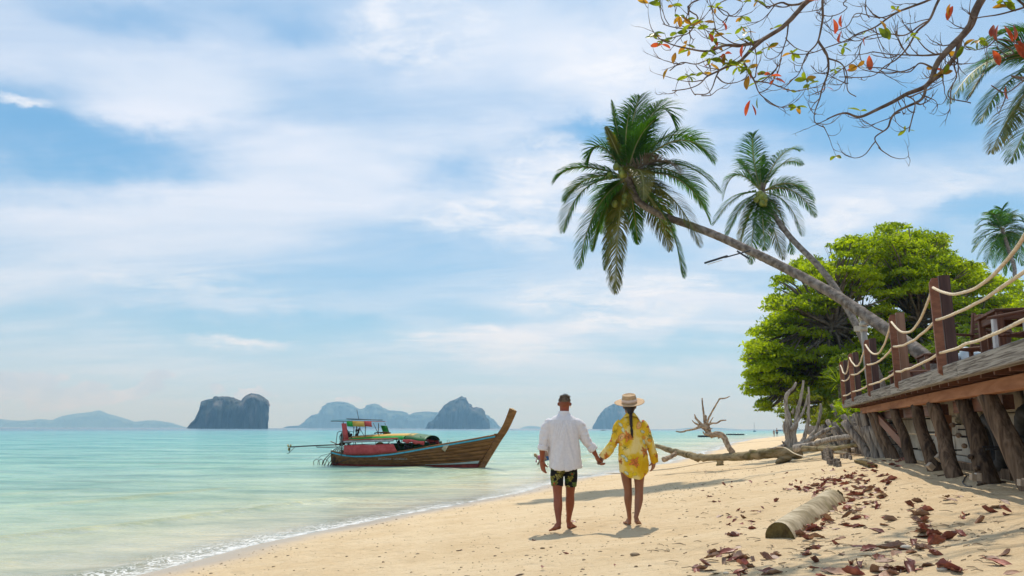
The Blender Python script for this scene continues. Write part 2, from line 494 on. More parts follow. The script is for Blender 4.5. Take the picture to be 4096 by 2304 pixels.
# ------------------------------------------------------------------ sand
def sand_material():
    m = bpy.data.materials.new('sand'); m.use_nodes = True; t = m.node_tree; t.nodes.clear(); h = NG(t)
    tc = h.n('ShaderNodeTexCoord').outputs['Object']
    s = h.n('ShaderNodeAttribute', attribute_name='shore').outputs['Fac']
    n1 = h.noise(tc, 0.9, 6, 0.6); n2 = h.noise(tc, 9.0, 6, 0.65); n3 = h.noise(tc, 170.0, 3, 0.7); n4 = h.noise(tc, 45.0, 5, 0.7)
    col = h.mix(h.mr(n1, .3, .7), (.63, .475, .285, 1), (.71, .56, .36, 1))
    col = h.mix(h.m('MULTIPLY', h.mr(n2, .45, .75), .35), col, (.48, .325, .16, 1))
    col = h.mix(h.mr(n3, .62, .76), col, (.27, .17, .09, 1))
    col = h.mix(h.m('MULTIPLY', h.mr(n3, .40, .30), .6), col, (.76, .62, .42, 1))
    # small scattered dark bits, thicker in drift lines along the beach
    vo = h.n('ShaderNodeTexVoronoi', {'Vector': tc, 'Scale': 16.0}, feature='F1')
    rnc = h.n('ShaderNodeSeparateColor', {0: vo.outputs['Color']}).outputs[0]
    bits = h.m('MULTIPLY', h.mr(vo.outputs['Distance'], .10, .20, 1, 0), h.mr(rnc, .80, .84))
    bits = h.m('MULTIPLY', bits, h.mr(h.noise(tc, 1.3, 3, .6), .42, .6))
    col = h.mix(h.m('MULTIPLY', bits, .4), col, (.13, .085, .05, 1))
    edge = h.m('ADD', s, h.m('MULTIPLY', h.m('SUBTRACT', n1, .5), 0.9))
    wet = h.mr(edge, .10, 1.15, 1.0, 0.0)
    under = h.mr(s, 0.15, -0.9)
    wcol = h.mix(.78, col, (.30, .235, .16, 1))
    wcol = h.mix(.5, wcol, (.42, .33, .23, 1))
    col = h.mix(wet, col, wcol)
    col = h.mix(under, col, (.62, .54, .38, 1))
    rough = h.mr(wet, 0, 1, .95, .30, False)
    b = h.n('ShaderNodeBsdfPrincipled', {'Base Color': col, 'Roughness': rough, 'Specular IOR Level': h.mr(wet, 0, 1, .12, .45, False)})
    hh = h.m('ADD', h.m('MULTIPLY', n2, .060), h.m('ADD', h.m('MULTIPLY', n4, .020), h.m('MULTIPLY', n3, .0035)))
    # dents left by feet and rain
    v2 = h.n('ShaderNodeTexVoronoi', {'Vector': tc, 'Scale': 3.4, 'Randomness': 1.0}, feature='SMOOTH_F1').outputs['Distance']
    hh = h.m('ADD', hh, h.m('MULTIPLY', h.mr(v2, 0, .42), .035))
    dry = h.m('SUBTRACT', 1.0, h.m('MULTIPLY', wet, .93))
    bp = h.n('ShaderNodeBump', {'Strength': 1.0, 'Distance': 1.0, 'Height': h.m('MULTIPLY', hh, dry)}).outputs[0]
    h.put(b.inputs['Normal'], bp)
    h.n('ShaderNodeOutputMaterial', {'Surface': b.outputs[0]})
    return m
M_SAND = sand_material()

def grid_faces(nr, nc):
    i = np.arange(nr - 1)[:, None] * nc + np.arange(nc - 1)[None, :]
    return np.stack([i, i + 1, i + nc + 1, i + nc], -1).reshape(-1, 4)

ys = np.concatenate([np.linspace(-14, 2.5, 34)[:-1], 2.5 * (2400 / 2.5) ** (np.linspace(0, 1, 420))])
xo = np.concatenate([-np.geomspace(4200, 14.5, 30), np.linspace(-14, -8.4, 22), np.linspace(-8.3, 5.2, 260), np.linspace(5.4, 12, 20), np.geomspace(12.5, 4000, 34)])
YY, XX = np.meshgrid(ys, xo, indexing='ij')
grow = np.clip(YY / 40, 1, None)
XW = XX + .333 * YY + (np.interp(YY, SH_Y, SH_X) + 7.8) * np.exp(-np.abs(XX) / 400)
SS = shore_s(XW, YY)
ZZ = H(XW, YY)
V = np.stack([XW, YY, ZZ], -1).reshape(-1, 3)
sand = linkmesh('beach', npmesh('beach', V, grid_faces(*YY.shape)[:, ::-1] * 1, M_SAND, True, {'shore': SS.ravel()}))
# make sure normals face up
sand.data.flip_normals() if sand.data.polygons[len(sand.data.polygons) // 2].normal.z < 0 else None
tag(sand, 'pale golden sand beach sloping down to the shallow sea', kind='structure')

# ------------------------------------------------------------------ sea
def sea_material():
    m = bpy.data.materials.new('sea_water'); m.use_nodes = True; t = m.node_tree; t.nodes.clear(); h = NG(t)
    tc = h.n('ShaderNodeTexCoord').outputs['Object']
    s = h.m('MULTIPLY', h.n('ShaderNodeAttribute', attribute_name='shore').outputs['Fac'], -1.0)
    crest = h.n('ShaderNodeAttribute', attribute_name='crest').outputs['Fac']
    rot = h.n('ShaderNodeMapping', {0: tc, 'Rotation': (0, 0, R(20)), 'Scale': (0.45, 1.0, 1.0)}).outputs[0]
    n0 = h.noise(rot, 0.02, 4, .6); n1 = h.noise(rot, 0.33, 5, .6)
    dist = h.m('ADD', s, h.m('MULTIPLY', h.m('SUBTRACT', n1, .5), h.mr(s, 0, 14, .3, 8, False)))
    lg = h.m('DIVIDE', h.m('LOGARITHM', h.m('ADD', h.m('MAXIMUM', dist, 0.0), 1.0), 10.0), 3.7)
    col = h.ramp(lg, [(0.0, (.62, .50, .33)), (.13, (.56, .52, .34)), (.24, (.39, .48, .33)), (.36, (.23, .43, .34)), (.50, (.135, .39, .355)),
                      (.60, (.10, .35, .35)), (.665, (.10, .345, .37)), (.71, (.07, .21, .28)), (.80, (.06, .155, .24)), (1.0, (.06, .14, .22))])
    # weed patches on the bottom showing dark
    weed = h.m('MULTIPLY', h.mr(h.noise(h.n('ShaderNodeMapping', {0: tc, 'Scale': (.09, .22, 1)}).outputs[0], 1.0, 6, .65), .56, .68), h.mr(s, 3, 10))
    weed = h.m('MULTIPLY', weed, h.mr(s, 60, 25))
    col = h.mix(h.m('MULTIPLY', weed, .55), col, (.09, .17, .17, 1))
    # crests lit through show olive green
    col = h.mix(h.m('MULTIPLY', h.mr(crest, .2, .9), h.mr(s, 18, 1, .1, .65)), col, (.42, .41, .17, 1))
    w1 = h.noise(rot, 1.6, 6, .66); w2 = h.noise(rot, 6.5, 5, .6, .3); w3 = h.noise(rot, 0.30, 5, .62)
    col = h.mix(1.0, col, h.ramp(h.m('ADD', h.m('MULTIPLY', w1, .34), h.m('ADD', h.m('MULTIPLY', w3, .33), h.m('MULTIPLY', h.noise(h.n('ShaderNodeMapping', {0: tc, 'Rotation': (0, 0, R(8)), 'Scale': (.28, 1.0, 1.0)}).outputs[0], .075, 7, .68), .33))), [(.36, (.58, .66, .76)), (.50, (.86, .90, .93)), (.64, (1.25, 1.15, 1.0))]), 'MULTIPLY')  # wave shading put into the body colour as light and dark streaks
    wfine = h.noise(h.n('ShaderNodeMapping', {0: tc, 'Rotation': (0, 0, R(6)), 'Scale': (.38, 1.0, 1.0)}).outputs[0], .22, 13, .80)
    col = h.mix(1.0, col, h.ramp(wfine, [(.40, (.60, .70, .78)), (.50, (.98, .99, 1.0)), (.60, (1.30, 1.22, 1.10))]), 'MULTIPLY')  # finer wave light and shade, also multiplied into the colour
    hh = h.m('ADD', h.m('MULTIPLY', w1, .16), h.m('ADD', h.m('MULTIPLY', w2, .026), h.m('MULTIPLY', w3, .75)))
    bp = h.n('ShaderNodeBump', {'Strength': 1.0, 'Distance': h.mr(s, 0, 5, .35, 1.0), 'Height': hh}).outputs[0]
    body = h.n('ShaderNodeBsdfDiffuse', {'Color': col})
    h.put(body.inputs['Normal'], h.n('ShaderNodeBump', {'Strength': .6, 'Distance': .8, 'Height': hh}).outputs[0])
    clear = h.n('ShaderNodeBsdfTransparent', {'Color': (.93, .98, .95, 1)})
    al = h.mr(dist, -.05, 1.3, .0, .97)
    al = h.m('POWER', al, .62)
    under = h.n('ShaderNodeMixShader', {0: al, 1: clear.outputs[0], 2: body.outputs[0]})
    gl = h.n('ShaderNodeBsdfGlossy', {'Color': (1, 1, 1, 1), 'Roughness': .13, 'Normal': bp})
    fr = h.n('ShaderNodeFresnel', {'IOR': 1.33, 'Normal': bp}).outputs[0]
    fr = h.m('MULTIPLY', h.m('MULTIPLY', h.m('MINIMUM', fr, .62), .9), h.mr(wfine, .40, .60, .65, 1.3))  # reflection strength follows the same painted wave pattern
    surf = h.n('ShaderNodeMixShader', {0: fr, 1: under.outputs[0], 2: gl.outputs[0]})
    # foam: lace along the water's edge and specks on the breaking crests
    lace = h.n('ShaderNodeTexVoronoi', {'Vector': h.vm('ADD', tc, h.vm('SCALE', h.n('ShaderNodeTexNoise', {'Vector': tc, 'Scale': 3.0}).outputs['Color'])), 'Scale': 7.0}, feature='DISTANCE_TO_EDGE').outputs['Distance']
    ln = h.noise(tc, 5.0, 6, .7)
    edge = h.m('MULTIPLY', h.mr(s, -.25, .10), h.mr(s, .95, .25))
    edge2 = h.mr(h.m('ABSOLUTE', h.m('SUBTRACT', s, .10)), .16, .04)
    bandn = h.mr(h.noise(tc, .55, 3, .5), .32, .58)
    foam = h.m('MULTIPLY', h.m('MULTIPLY', edge, bandn), h.mr(h.m('ADD', h.m('MULTIPLY', ln, .9), h.mr(lace, .16, .0, 0, .30)), .52, .72))
    foam = h.m('MAXIMUM', foam, h.m('MULTIPLY', edge2, h.mr(ln, .40, .62)))
    brk = h.m('MULTIPLY', h.m('MULTIPLY', h.mr(crest, .72, .98), h.mr(s, 4.5, 2.0)), h.mr(ln, .46, .64))
    foam = h.m('MAXIMUM', foam, brk, clamp=True)
    foam = h.m('MULTIPLY', foam, .66)
    fm = h.n('ShaderNodeBsdfDiffuse', {'Color': (.86, .86, .84, 1)})
    fin = h.n('ShaderNodeMixShader', {0: foam, 1: surf.outputs[0], 2: fm.outputs[0]})
    h.n('ShaderNodeOutputMaterial', {'Surface': fin.outputs[0]})
    return m
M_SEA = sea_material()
nr, nc = 470, 430
r_ = 3.0 * (9000 / 3.0) ** np.linspace(0, 1, nr)
th = np.radians(np.linspace(-78, 62, nc))
RR, TT = np.meshgrid(r_, th, indexing='ij')
SX, SY = RR * np.sin(TT), RR * np.cos(TT) - 2.0
ss = -shore_s(SX, SY)
lon = SY * .949 + SX * .31
fade = np.exp(-RR / 60)
ph = ss + .45 * vn(lon * .25, ss * .2) + .9 * vn(lon * .07, ss * .05 + 3)
crest = np.zeros_like(ss)
z = np.zeros_like(ss)
for c0, wdt, amp in ((1.15, .18, .060), (2.6, .30, .085), (4.4, .36, .075), (6.6, .42, .060), (9.2, .5, .050), (12.5, .6, .045), (16.5, .7, .04), (21, .8, .04)):
    loc = np.clip(.25 + 1.5 * vn(lon * .16 + c0 * 7, ss * 0 + c0), 0, 1)
    dd = (ph - c0)
    k = np.exp(-(dd / np.where(dd < 0, wdt * .55, wdt * 1.3)) ** 2) * loc
    z += amp * k; crest = np.maximum(crest, k)
z += fade * .026 * (fbm(SX * .55 + .4 * SY, SY * .9, 4)) * np.clip(ss / 3, .1, 1)
z += np.exp(-RR / 400) * .045 * vn(SX * .22, SY * .35) * np.clip(ss / 8, 0, 1)
z *= np.clip(ss * 1.2 + .2, 0, 1)
keep = (ss > -3.2)
Fq = grid_faces(nr, nc)
kf = keep.ravel()[Fq].any(1)
Vs = np.stack([SX, SY, z], -1).reshape(-1, 3)
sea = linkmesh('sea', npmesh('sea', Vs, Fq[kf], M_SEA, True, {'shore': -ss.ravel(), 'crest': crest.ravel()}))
if sea.data.polygons[1000].normal.z < 0: sea.data.flip_normals()
tag(sea, 'clear turquoise shallow sea with small ripples and foam at the sand', kind='structure')
seabed = MB(); seabed.v = [(-9000, -60, -6.2), (9000, -60, -6.2), (9000, 9500, -6.2), (-9000, 9500, -6.2)]; seabed.f = [(0, 1, 2, 3)]; seabed.mi = [0]
tag(seabed.build('seabed', mat('deep_sand', (.2, .2, .14), rough=1)), 'sandy sea floor under the deep water', kind='structure')

# ------------------------------------------------------------------ islands and far hills
M_KARST = mat('karst_rock', (.018, .030, .026), (.060, .072, .070), scale=.05, rough=1, bump=4.0, bscale=.05, spec=.05, c3=(.17, .15, .14), stretch=(1, 1, .35))
M_HILL = mat('far_hill', (.04, .07, .06), (.07, .10, .08), scale=.01, rough=1, bump=6.0, bscale=.02, spec=.05)
def island(name, label, outline, d, depth, m, rough=.05, nseg=64, base=1716, kind='structure'):
    """a rock massif: outline = skyline pixels (u, v); ridge line d metres away, given real depth"""
    us = np.array([p[0] for p in outline], float); vs_ = np.array([p[1] for p in outline], float)
    uu = np.linspace(us[0], us[-1], nseg)
    vv = np.interp(uu, us, vs_)
    nl = 27
    rows = []
    for j in range(nl):
        a = math.pi * j / (nl - 1)        # front foot (0) over ridge to back foot (pi)
        row = []
        for i, (u, v) in enumerate(zip(uu, vv)):
            top = P(u, v, d)
            hgt = max(top.z, 0.5)
            prof = min(1.0, max(math.sin(a), 0) ** .42)
            half = depth * (.35 + .65 * max(0, math.sin(math.pi * i / (nseg - 1))) ** .5)
            y = -math.cos(a) * half * (1 if abs(math.cos(a)) > .02 else 0)
            n_ = mn.noise(Vector((top.x * .022, y * .03 + d, prof * 3)))
            n2 = mn.noise(Vector((top.x * .09, y * .09, prof * 6 + d)))
            n3 = mn.noise(Vector((top.x * .3, y * .2, prof * 9 + d)))
            zz_ = hgt * prof * (1 + (rough * n_ * .5 + rough * n2 * .4) * (1 if prof > .3 else 0))
            y += depth * .22 * (n_ + .6 * n2 + .35 * n3) * (1 if 0 < j < nl - 1 else 0)
            k = (d + y) / d
            row.append((top.x * k + depth * .05 * n2, d + y, zz_ - (3 if j in (0, nl - 1) else 0)))
        rows.append(row)
    mb = MB(); mb.strip(rows)
    o = mb.build(name, m, smooth=True)
    return tag(o, label, 'island', kind=kind)
island('island', 'steep dark limestone island with a notch in its flat top', [(750, 1714), (762, 1695), (785, 1672), (800, 1640), (806, 1605), (830, 1598), (850, 1595), (862, 1584), (880, 1588), (905, 1586), (935, 1592), (955, 1600), (967, 1602), (975, 1590), (985, 1580), (1005, 1572), (1030, 1578), (1052, 1590), (1070, 1603), (1080, 1630), (1083, 1665), (1080, 1700), (1077, 1714)], 1500, 95, M_KARST, .10, 130)
island('island', 'rugged cone shaped limestone island behind the boat prow', [(1703, 1716), (1716, 1690), (1735, 1680), (1760, 1645), (1775, 1622), (1800, 1605), (1830, 1595), (1845, 1586), (1862, 1592), (1878, 1618), (1893, 1630), (1908, 1628), (1925, 1632), (1938, 1650), (1944, 1672), (1954, 1682), (1956, 1716)], 2500, 130, M_KARST, .12, 110)
island('island', 'smooth dome shaped blue island behind the woman in the hat', [(2372, 1716), (2382, 1690), (2398, 1660), (2420, 1634), (2450, 1618), (2478, 1611), (2510, 1622), (2535, 1650), (2552, 1690), (2558, 1716)], 3400, 190, M_KARST, .03, 80)
island('island', 'long pale blue mountain range behind the long tail boat', [(1136, 1712), (1150, 1705), (1198, 1702), (1215, 1690), (1245, 1662), (1275, 1655), (1295, 1625), (1310, 1612), (1350, 1606), (1385, 1610), (1410, 1622), (1435, 1636), (1455, 1635), (1470, 1620), (1500, 1614), (1530, 1630), (1550, 1642), (1600, 1644), (1625, 1650), (1632, 1662), (1660, 1650), (1700, 1646), (1760, 1650), (1850, 1650), (1945, 1658), (1975, 1682), (1995, 1705), (2005, 1716)], 5200, 420, M_HILL, .04, 160)
island('island', 'faint low blue hills along the horizon at far left', [(-260, 1708), (-120, 1690), (0, 1676), (50, 1682), (110, 1682), (160, 1676), (210, 1680), (245, 1665), (300, 1655), (350, 1650), (398, 1641), (430, 1655), (480, 1668), (540, 1688), (580, 1682), (620, 1681), (680, 1690), (740, 1708), (760, 1713)], 7600, 500, M_HILL, .02, 120)
island('island', 'very faint low hill on the horizon left of the man', [(2080, 1714), (2100, 1706), (2125, 1703), (2150, 1705), (2180, 1714)], 8600, 300, M_HILL, .02, 24)
island('island', 'very faint hill far beyond the driftwood', [(2700, 1716), (2760, 1711), (2830, 1709), (2900, 1713), (2960, 1717)], 8600, 300, M_HILL, .02, 24)

# ------------------------------------------------------------------ haze
HZ = MB(); HZ.box((-1000, 4400, 133.0), (21000, 9600, 282.0))
hm = bpy.data.materials.new('haze_air'); hm.use_nodes = True; hm.node_tree.nodes.clear(); hg = NG(hm.node_tree)
pv = hg.n('ShaderNodeVolumePrincipled', {'Color': (.30, .63, 1.0, 1), 'Absorption Color': (1, 1, 1, 1), 'Density': 2.7e-4, 'Anisotropy': 0.2})
hg.n('ShaderNodeOutputMaterial', {'Volume': pv.outputs[0]})
hz_o = HZ.build('haze', hm)
tag(hz_o, 'thin bluish sea haze over the whole bay', kind='stuff')
# ------------------------------------------------------------------ timber materials
M_WGREY = mat('weathered_beam', (.12, .10, .085), (.40, .365, .315), scale=5.0, rough=.9, bump=.006, bscale=9.0, stretch=(.25, 7, 9), distort=1.4, spread=(.36, .62), vary=.12, spec=.1)
M_WRED = mat('red_timber', (.30, .13, .065), (.43, .21, .115), scale=2.0, rough=.8, bump=.003, stretch=(.35, 3, 3), distort=1.0, c3=(.14, .06, .035), vary=.12, spec=.15)
M_WBROWN = mat('brown_timber', (.10, .04, .022), (.17, .075, .042), scale=3.0, rough=.6, bump=.002, stretch=(.25, 8, 8), vary=.2, spec=.3)
M_WPOSTF = mat('red_brown_post', (.17, .066, .035), (.25, .105, .055), scale=3.0, rough=.6, bump=.002, stretch=(.25, 8, 8), vary=.15, spec=.3)
M_WPOSTD = mat('dark_post', (.055, .027, .021), (.10, .052, .040), scale=3.0, rough=.6, bump=.002, stretch=(.25, 8, 8), vary=.2, spec=.3)
M_WPOSTP = mat('pale_brown_post', (.24, .135, .085), (.30, .18, .12), scale=3.0, rough=.7, bump=.002, stretch=(.25, 8, 8), spec=.2)
M_PILE = mat('pile_wood', (.070, .046, .031), (.20, .14, .095), scale=7.0, rough=.92, bump=.012, bscale=12.0, stretch=(3, 3, .22), distort=.6, spread=(.34, .66), vary=.28, spec=.08, c3=(.045, .035, .03))
M_PALI = mat('palisade_wood', (.12, .10, .085), (.33, .285, .24), scale=7.0, rough=.95, bump=.012, bscale=12, stretch=(3, 3, .22), vary=.38, spec=.05, distort=.6)
M_ROPE = mat('rope_fibre', (.62, .50, .34), (.78, .68, .52), scale=40, rough=.9, bump=.004, bscale=70, spec=.1)
M_CONC = mat('stained_concrete', (.40, .36, .30), (.56, .52, .45), scale=3.0, rough=.95, bump=.01, c3=(.07, .065, .055), spread=(.3, .7), spec=.05)
M_RUBBER = mat('old_rubber', (.018, .018, .019), (.045, .043, .042), scale=9, rough=.75, bump=.003, spec=.3)
M_WHITEP = mat('white_paint', (.72, .72, .70), (.60, .60, .58), scale=9, rough=.6)
M_METAL = mat('dark_metal', (.04, .04, .045), rough=.45, metal=.6, spec=.4)
M_BLOCK = mat('pale_wood_block', (.34, .27, .20), (.46, .39, .31), scale=6, rough=.9, vary=.2, bump=.003)

DK = .333                        # the platform runs along x = X0 + .333 y
def D(x0, y, z): return Vector((x0 + DK * y, y, z))
ZD = 2.43; XF = 2.0
AL = Vector((DK, 1, 0)).normalized(); AC = Vector((1, -DK, 0)).normalized()

deck = empty('wooden_deck', D(XF, 8, 1.1), 'raised wooden beach terrace on rough log piles with sagging rope railing', 'deck')
# outer weathered beam
segs = [18.3, 14.6, 11.4, 7.45, 4.0, .8, -2.6, -6]
for a, b in zip(segs[:-1], segs[1:]):
    board('edge_beam', D(XF + .05, a - .004, ZD - .083), D(XF + .05, b + .004, ZD - .083 + rnd.uniform(-.004, .004)), .10, .166, M_WGREY, deck, ch=.010)
# lower red beam
segs = [18.75, 14.0, 9.95, 6.1, 2.6, -1.5, -6]
segs[0] = 17.0
for a, b in zip(segs[:-1], segs[1:]):
    board('support_beam', D(2.31, a - .004, 2.164), D(2.31, b + .004, 2.164), .12, .128, M_WRED, deck, ch=.006)
# joists across
y = 17.6
while y > -5.5:
    board('joist', D(XF + .12, y, 2.292), D(XF + .12, y, 2.292) + AC * 4.6, .045, .112, M_WBROWN, deck, ch=.003)
    y -= .42
# planks along the deck, gaps between them
x0 = XF + .13
while x0 < 6.4:
    board('deck_board', D(x0 + .07, 18.25, 2.375), D(x0 + .07, -6, 2.375), .128, .028, M_WBROWN, deck, ch=.003)
    x0 += .158
# inner dark header beams under the support beam
for (ya, yb, zz_) in ((16.9, 13.4, 2.03), (13.0, 10.3, 2.02), (9.6, 7.6, 2.03), (6.0, 3.9, 2.03), (3.6, 1.6, 2.03)):
    board('header_beam', D(2.52, ya, zz_), D(2.52, yb, zz_), .10, .15, M_WBROWN, deck, ch=.004)
# diagonal brace
board('brace', P(3500, 1656, 15.6), P(3618, 1782, 13.2), .06, .17, M_WPOSTF, deck, ch=.005)
board('post_block', P(3773, 1660, 10.3), P(3773, 1748, 10.3), .20, .12, M_WRED, deck, up=(1, 0, 0), ch=.004)

# piles : rough leaning logs (top pixel, bottom pixel, bottom depth offset)
piles = [  # base u, v, top u, v, radius
    (3985, 1935, 3880, 1610, .17), (3838, 1905, 3770, 1700, .155), (3752, 1884, 3686, 1655, .15), (3664, 1854, 3618, 1665, .135),
    (3600, 1836, 3570, 1668, .12), (3575, 1832, 3545, 1670, .12), (3548, 1822, 3498, 1690, .12), (4150, 1990, 3998, 1570, .175),
    (4330, 2080, 4180, 1480, .18)]
def logpile(a, b, r, wob=.16, nn=16, steps=14, taper=.85, pf_=.62):
    pts = []
    off = rnd.uniform(0, 100)
    for i in range(steps + 1):
        t = i / steps
        p = a.lerp(b, t)
        w = .035 * math.sin(t * math.pi)
        p = p + Vector((mn.noise(Vector((t * 2.5 + off, 0, 0))) * w * 2, mn.noise(Vector((off, t * 2.5, 0))) * w * 2, 0))
        pts.append(p)
    r *= pf_
    rad = [r * (1.12 - (1.12 - taper) * i / steps) * (1 + .06 * mn.noise(Vector((i * .55 + off, 3, 1)))) for i in range(steps + 1)]
    mb = MB(); mb.tube(pts, rad, nn, True, wob, 5.0)
    return mb
for i, (bu, bv, tu, tv, r) in enumerate(piles):
    b_ = G(bu, min(bv, 2290)) if bv < 2295 else D(2.6, 5.2, 1.15)
    if bu > 4096: b_ = D(2.62, 7.15 if bu < 4200 else 5.7, 1.2)
    b_ = b_ + Vector((0, 0, -.25))
    x0b = b_.x - DK * b_.y
    # top: on the underside of the beams, leaning away
    ty = b_.y + .45
    t_ = D(2.30 if i else 2.40, ty, 2.10)
    o = logpile(b_, t_, r, .10).build('pile', M_PILE, deck, smooth=True)
    if i == 0:
        kn = MB()
        for k in range(5):
            q = b_.lerp(t_, .35 + .1 * k) + Vector((-r * .85, -r * .4 + .05 * k, 0)); kn.ell(q, (.035, .03, .03), 8, 5)
        tag(kn.build('knots', M_PILE, o, smooth=True), kind='stuff')
for (u, v, d) in ((3757, 1830, 9.9), (3722, 1865, 9.6)):
    board('wood_block', P(u - 9, v - 8, d), P(u + 9, v + 10, d), .07, .07, M_BLOCK, deck)
for (u, v, d) in ((3893, 1908, 7.6), (4087, 1930, 6.4)):
    board('wood_block', P(u, v - 12, d), P(u, v + 14, d), .055, .05, M_BLOCK, deck)
    board('wood_block', P(u + 18, v - 16, d), P(u + 20, v + 16, d), .05, .05, M_BLOCK, deck)
# bolts
for i in range(34):
    y = rnd.uniform(5.5, 16); mb = MB(); p = D(2.62, y, rnd.uniform(1.25, 2.0)); mb.tube([p, p - AC * rnd.uniform(.12, .22)], .011, 6)
    mb.build('bolt', M_METAL, deck)

# railing posts and ropes
posty = [1.9, 4.6, 8.05, 10.72, 13.5, 16.0, 17.9]
hts = [.96, .96, .97, .97, .93, .93, .93]
for i, (y, hp) in enumerate(zip(posty, hts)):
    root = None
    xx = XF + .02
    # front board (towards the sea) chamfered at both ends, back board behind it
    fa, fb = D(xx - .02, y + .02, ZD - .10), D(xx - .02, y + .02, ZD - .10 + hp + .06)
    mb = MB()
    w, dp = .088, .045
    prof = [(0, -.5 * w), (.10, -.5 * w), (hp + .02, -.5 * w), (hp + .075, -.16 * w), (hp + .075, .5 * w), (-.0, .5 * w), (-.045, .2 * w)]
    base = D(xx - .02, y, ZD - .07)
    ringa = [base + AL * (0) + AC * (-(q) * 1.0) * -1 + Vector((0, 0, z_)) - AL * .0 for z_, q in prof]
    ringb = [p + AL * dp for p in ringa]
    mb.loft([ringa, ringb])
    pf = mb.build('post_board', M_WPOSTF, deck, smooth=False)
    mm = M_WPOSTP if i == 3 else M_WPOSTD
    bx0 = D(xx + .10, y + .03, ZD - .02)
    board('rail_post', bx0, bx0 + Vector((0, 0, hp + .055)), .11, .09, mm, deck, up=(AL.x, AL.y, 0), ch=.004)
def rope(a, b, sag, wv=.012):
    n = 26; pts = []
    o_ = rnd.uniform(0, 50)
    for i in range(n + 1):
        t = i / n
        p = a.lerp(b, t); p.z -= sag * 4 * t * (1 - t)
        p += Vector((mn.noise(Vector((t * 7 + o_, 0, 0))), 0, mn.noise(Vector((0, t * 7 + o_, 0))))) * wv
        pts.append(p)
    mb = MB(); 
    # three twisted strands
    mb.tube(pts, .0145, 8)
    for s_ in range(3):
        L = (b - a).length; tw = []
        m = int(L / .028)
        for i in range(m + 1):
            t = i / m; k = t * n; j = min(int(k), n - 1)
            p = pts[j].lerp(pts[j + 1], k - j); an = t * L / .11 * 2 * math.pi + s_ * 2.094
            tw.append(p + AC * math.cos(an) * .006 + Vector((0, 0, math.sin(an) * .006)))
        mb.tube(tw, .0105, 5)
    return mb
rh = ((.86, .30), (.50, .07), (.135, .03))
for i in range(len(posty) - 1):
    a_, b_ = posty[i], posty[i + 1]
    for hh_, sag in rh:
        A_ = D(XF - .02, a_ + .05, ZD + hh_ - (.02 if i > 3 else 0)); B_ = D(XF - .02, b_ - .03, ZD + hh_ - (.02 if i > 2 else 0))
        rope(A_, B_, sag * (1.0 if i < 4 else .9)).build('rope', M_ROPE, deck, smooth=True)
for hh_, sag in rh:
    A_ = D(XF - .02, -1.5, ZD + hh_); B_ = D(XF - .02, 2.37, ZD + hh_)
    rope(A_, B_, sag).build('rope', M_ROPE, deck, smooth=True)

# ------------------------------------------------------------------ retaining wall
wall = empty('retaining_wall', D(3.1, 10, 1.0), 'stained concrete block wall behind the log piles under the terrace', 'retaining wall')
for row in range(5):
    y = -3.0 + (row % 2) * .35
    while y < 17:
        L = rnd.uniform(.85, 1.15)
        off = rnd.uniform(-.02, .02)
        board('concrete_block', D(3.0 + off, y, .95 + row * .285), D(3.0 + off, y + L - .012, .95 + row * .285), .2, .272, M_CONC, wall, ch=.008)
        y += L
for (ya, yb) in ((4.2, 8.6), (8.7, 12.5)):
    board('base_plank', D(2.83, ya, 1.2), D(2.83, yb, 1.2), .06, .20, M_PILE, wall)
mb = MB()
for k in range(26):
    p = D(2.78 + rnd.uniform(-.03, .1), rnd.uniform(9.3, 10.6), rnd.uniform(1.86, 2.03)); mb.ell(p, (rnd.uniform(.06, .12), rnd.uniform(.06, .13), rnd.uniform(.05, .08)), 8, 5)
tag(mb.build('stone_packing', mat('packing_stone', (.16, .14, .10), (.42, .38, .28), scale=5, rough=1, bump=.02), wall, smooth=True), kind='stuff')

# tyres
def tyre(c, axis, Ro, rt, name='tyre'):
    m = frame(Vector((0, 0, 0)), Vector(axis))
    mb = MB(); nu, nv = 36, 12; vs = []; fs = []
    for i in range(nu):
        a = 2 * math.pi * i / nu
        for j in range(nv):
            b = 2 * math.pi * j / nv
            rr = Ro - rt + rt * math.cos(b) * (1.0 if math.cos(b) > 0 else .9)
            w = rt * .95 * math.sin(b)
            if math.cos(b) > .5: rr += .006 * (1 if (i % 2) else -1)
            vs.append(Vector(c) + m @ Vector((w, rr * math.cos(a), rr * math.sin(a))))
    for i in range(nu):
        for j in range(nv):
            i2 = (i + 1) % nu; j2 = (j + 1) % nv
            fs.append((i * nv + j, i2 * nv + j, i2 * nv + j2, i * nv + j2))
    mb.add(vs, fs)
    return mb.build(name, M_RUBBER, smooth=True)
TL = ['old black tyre hung on the concrete wall, farther one of a pair', 'old black tyre hung on the concrete wall, nearer one of a pair',
      'large black tyre hung on the wall beside the nearest thick pile', 'small black tyre low on the wall by the white block']
for (x0_, y_, z_, Ro, rt), lb in zip(((2.80, 9.75, 1.62, .36, .085), (2.80, 9.15, 1.60, .36, .085), (2.80, 7.75, 1.62, .40, .085), (2.72, 7.05, 1.17, .30, .08)), TL):
    t_ = tyre(D(x0_, y_, z_), AC + Vector((0, 0, .12)), Ro, rt)
    tag(t_, lb, 'tyre', 'tyres on the retaining wall')

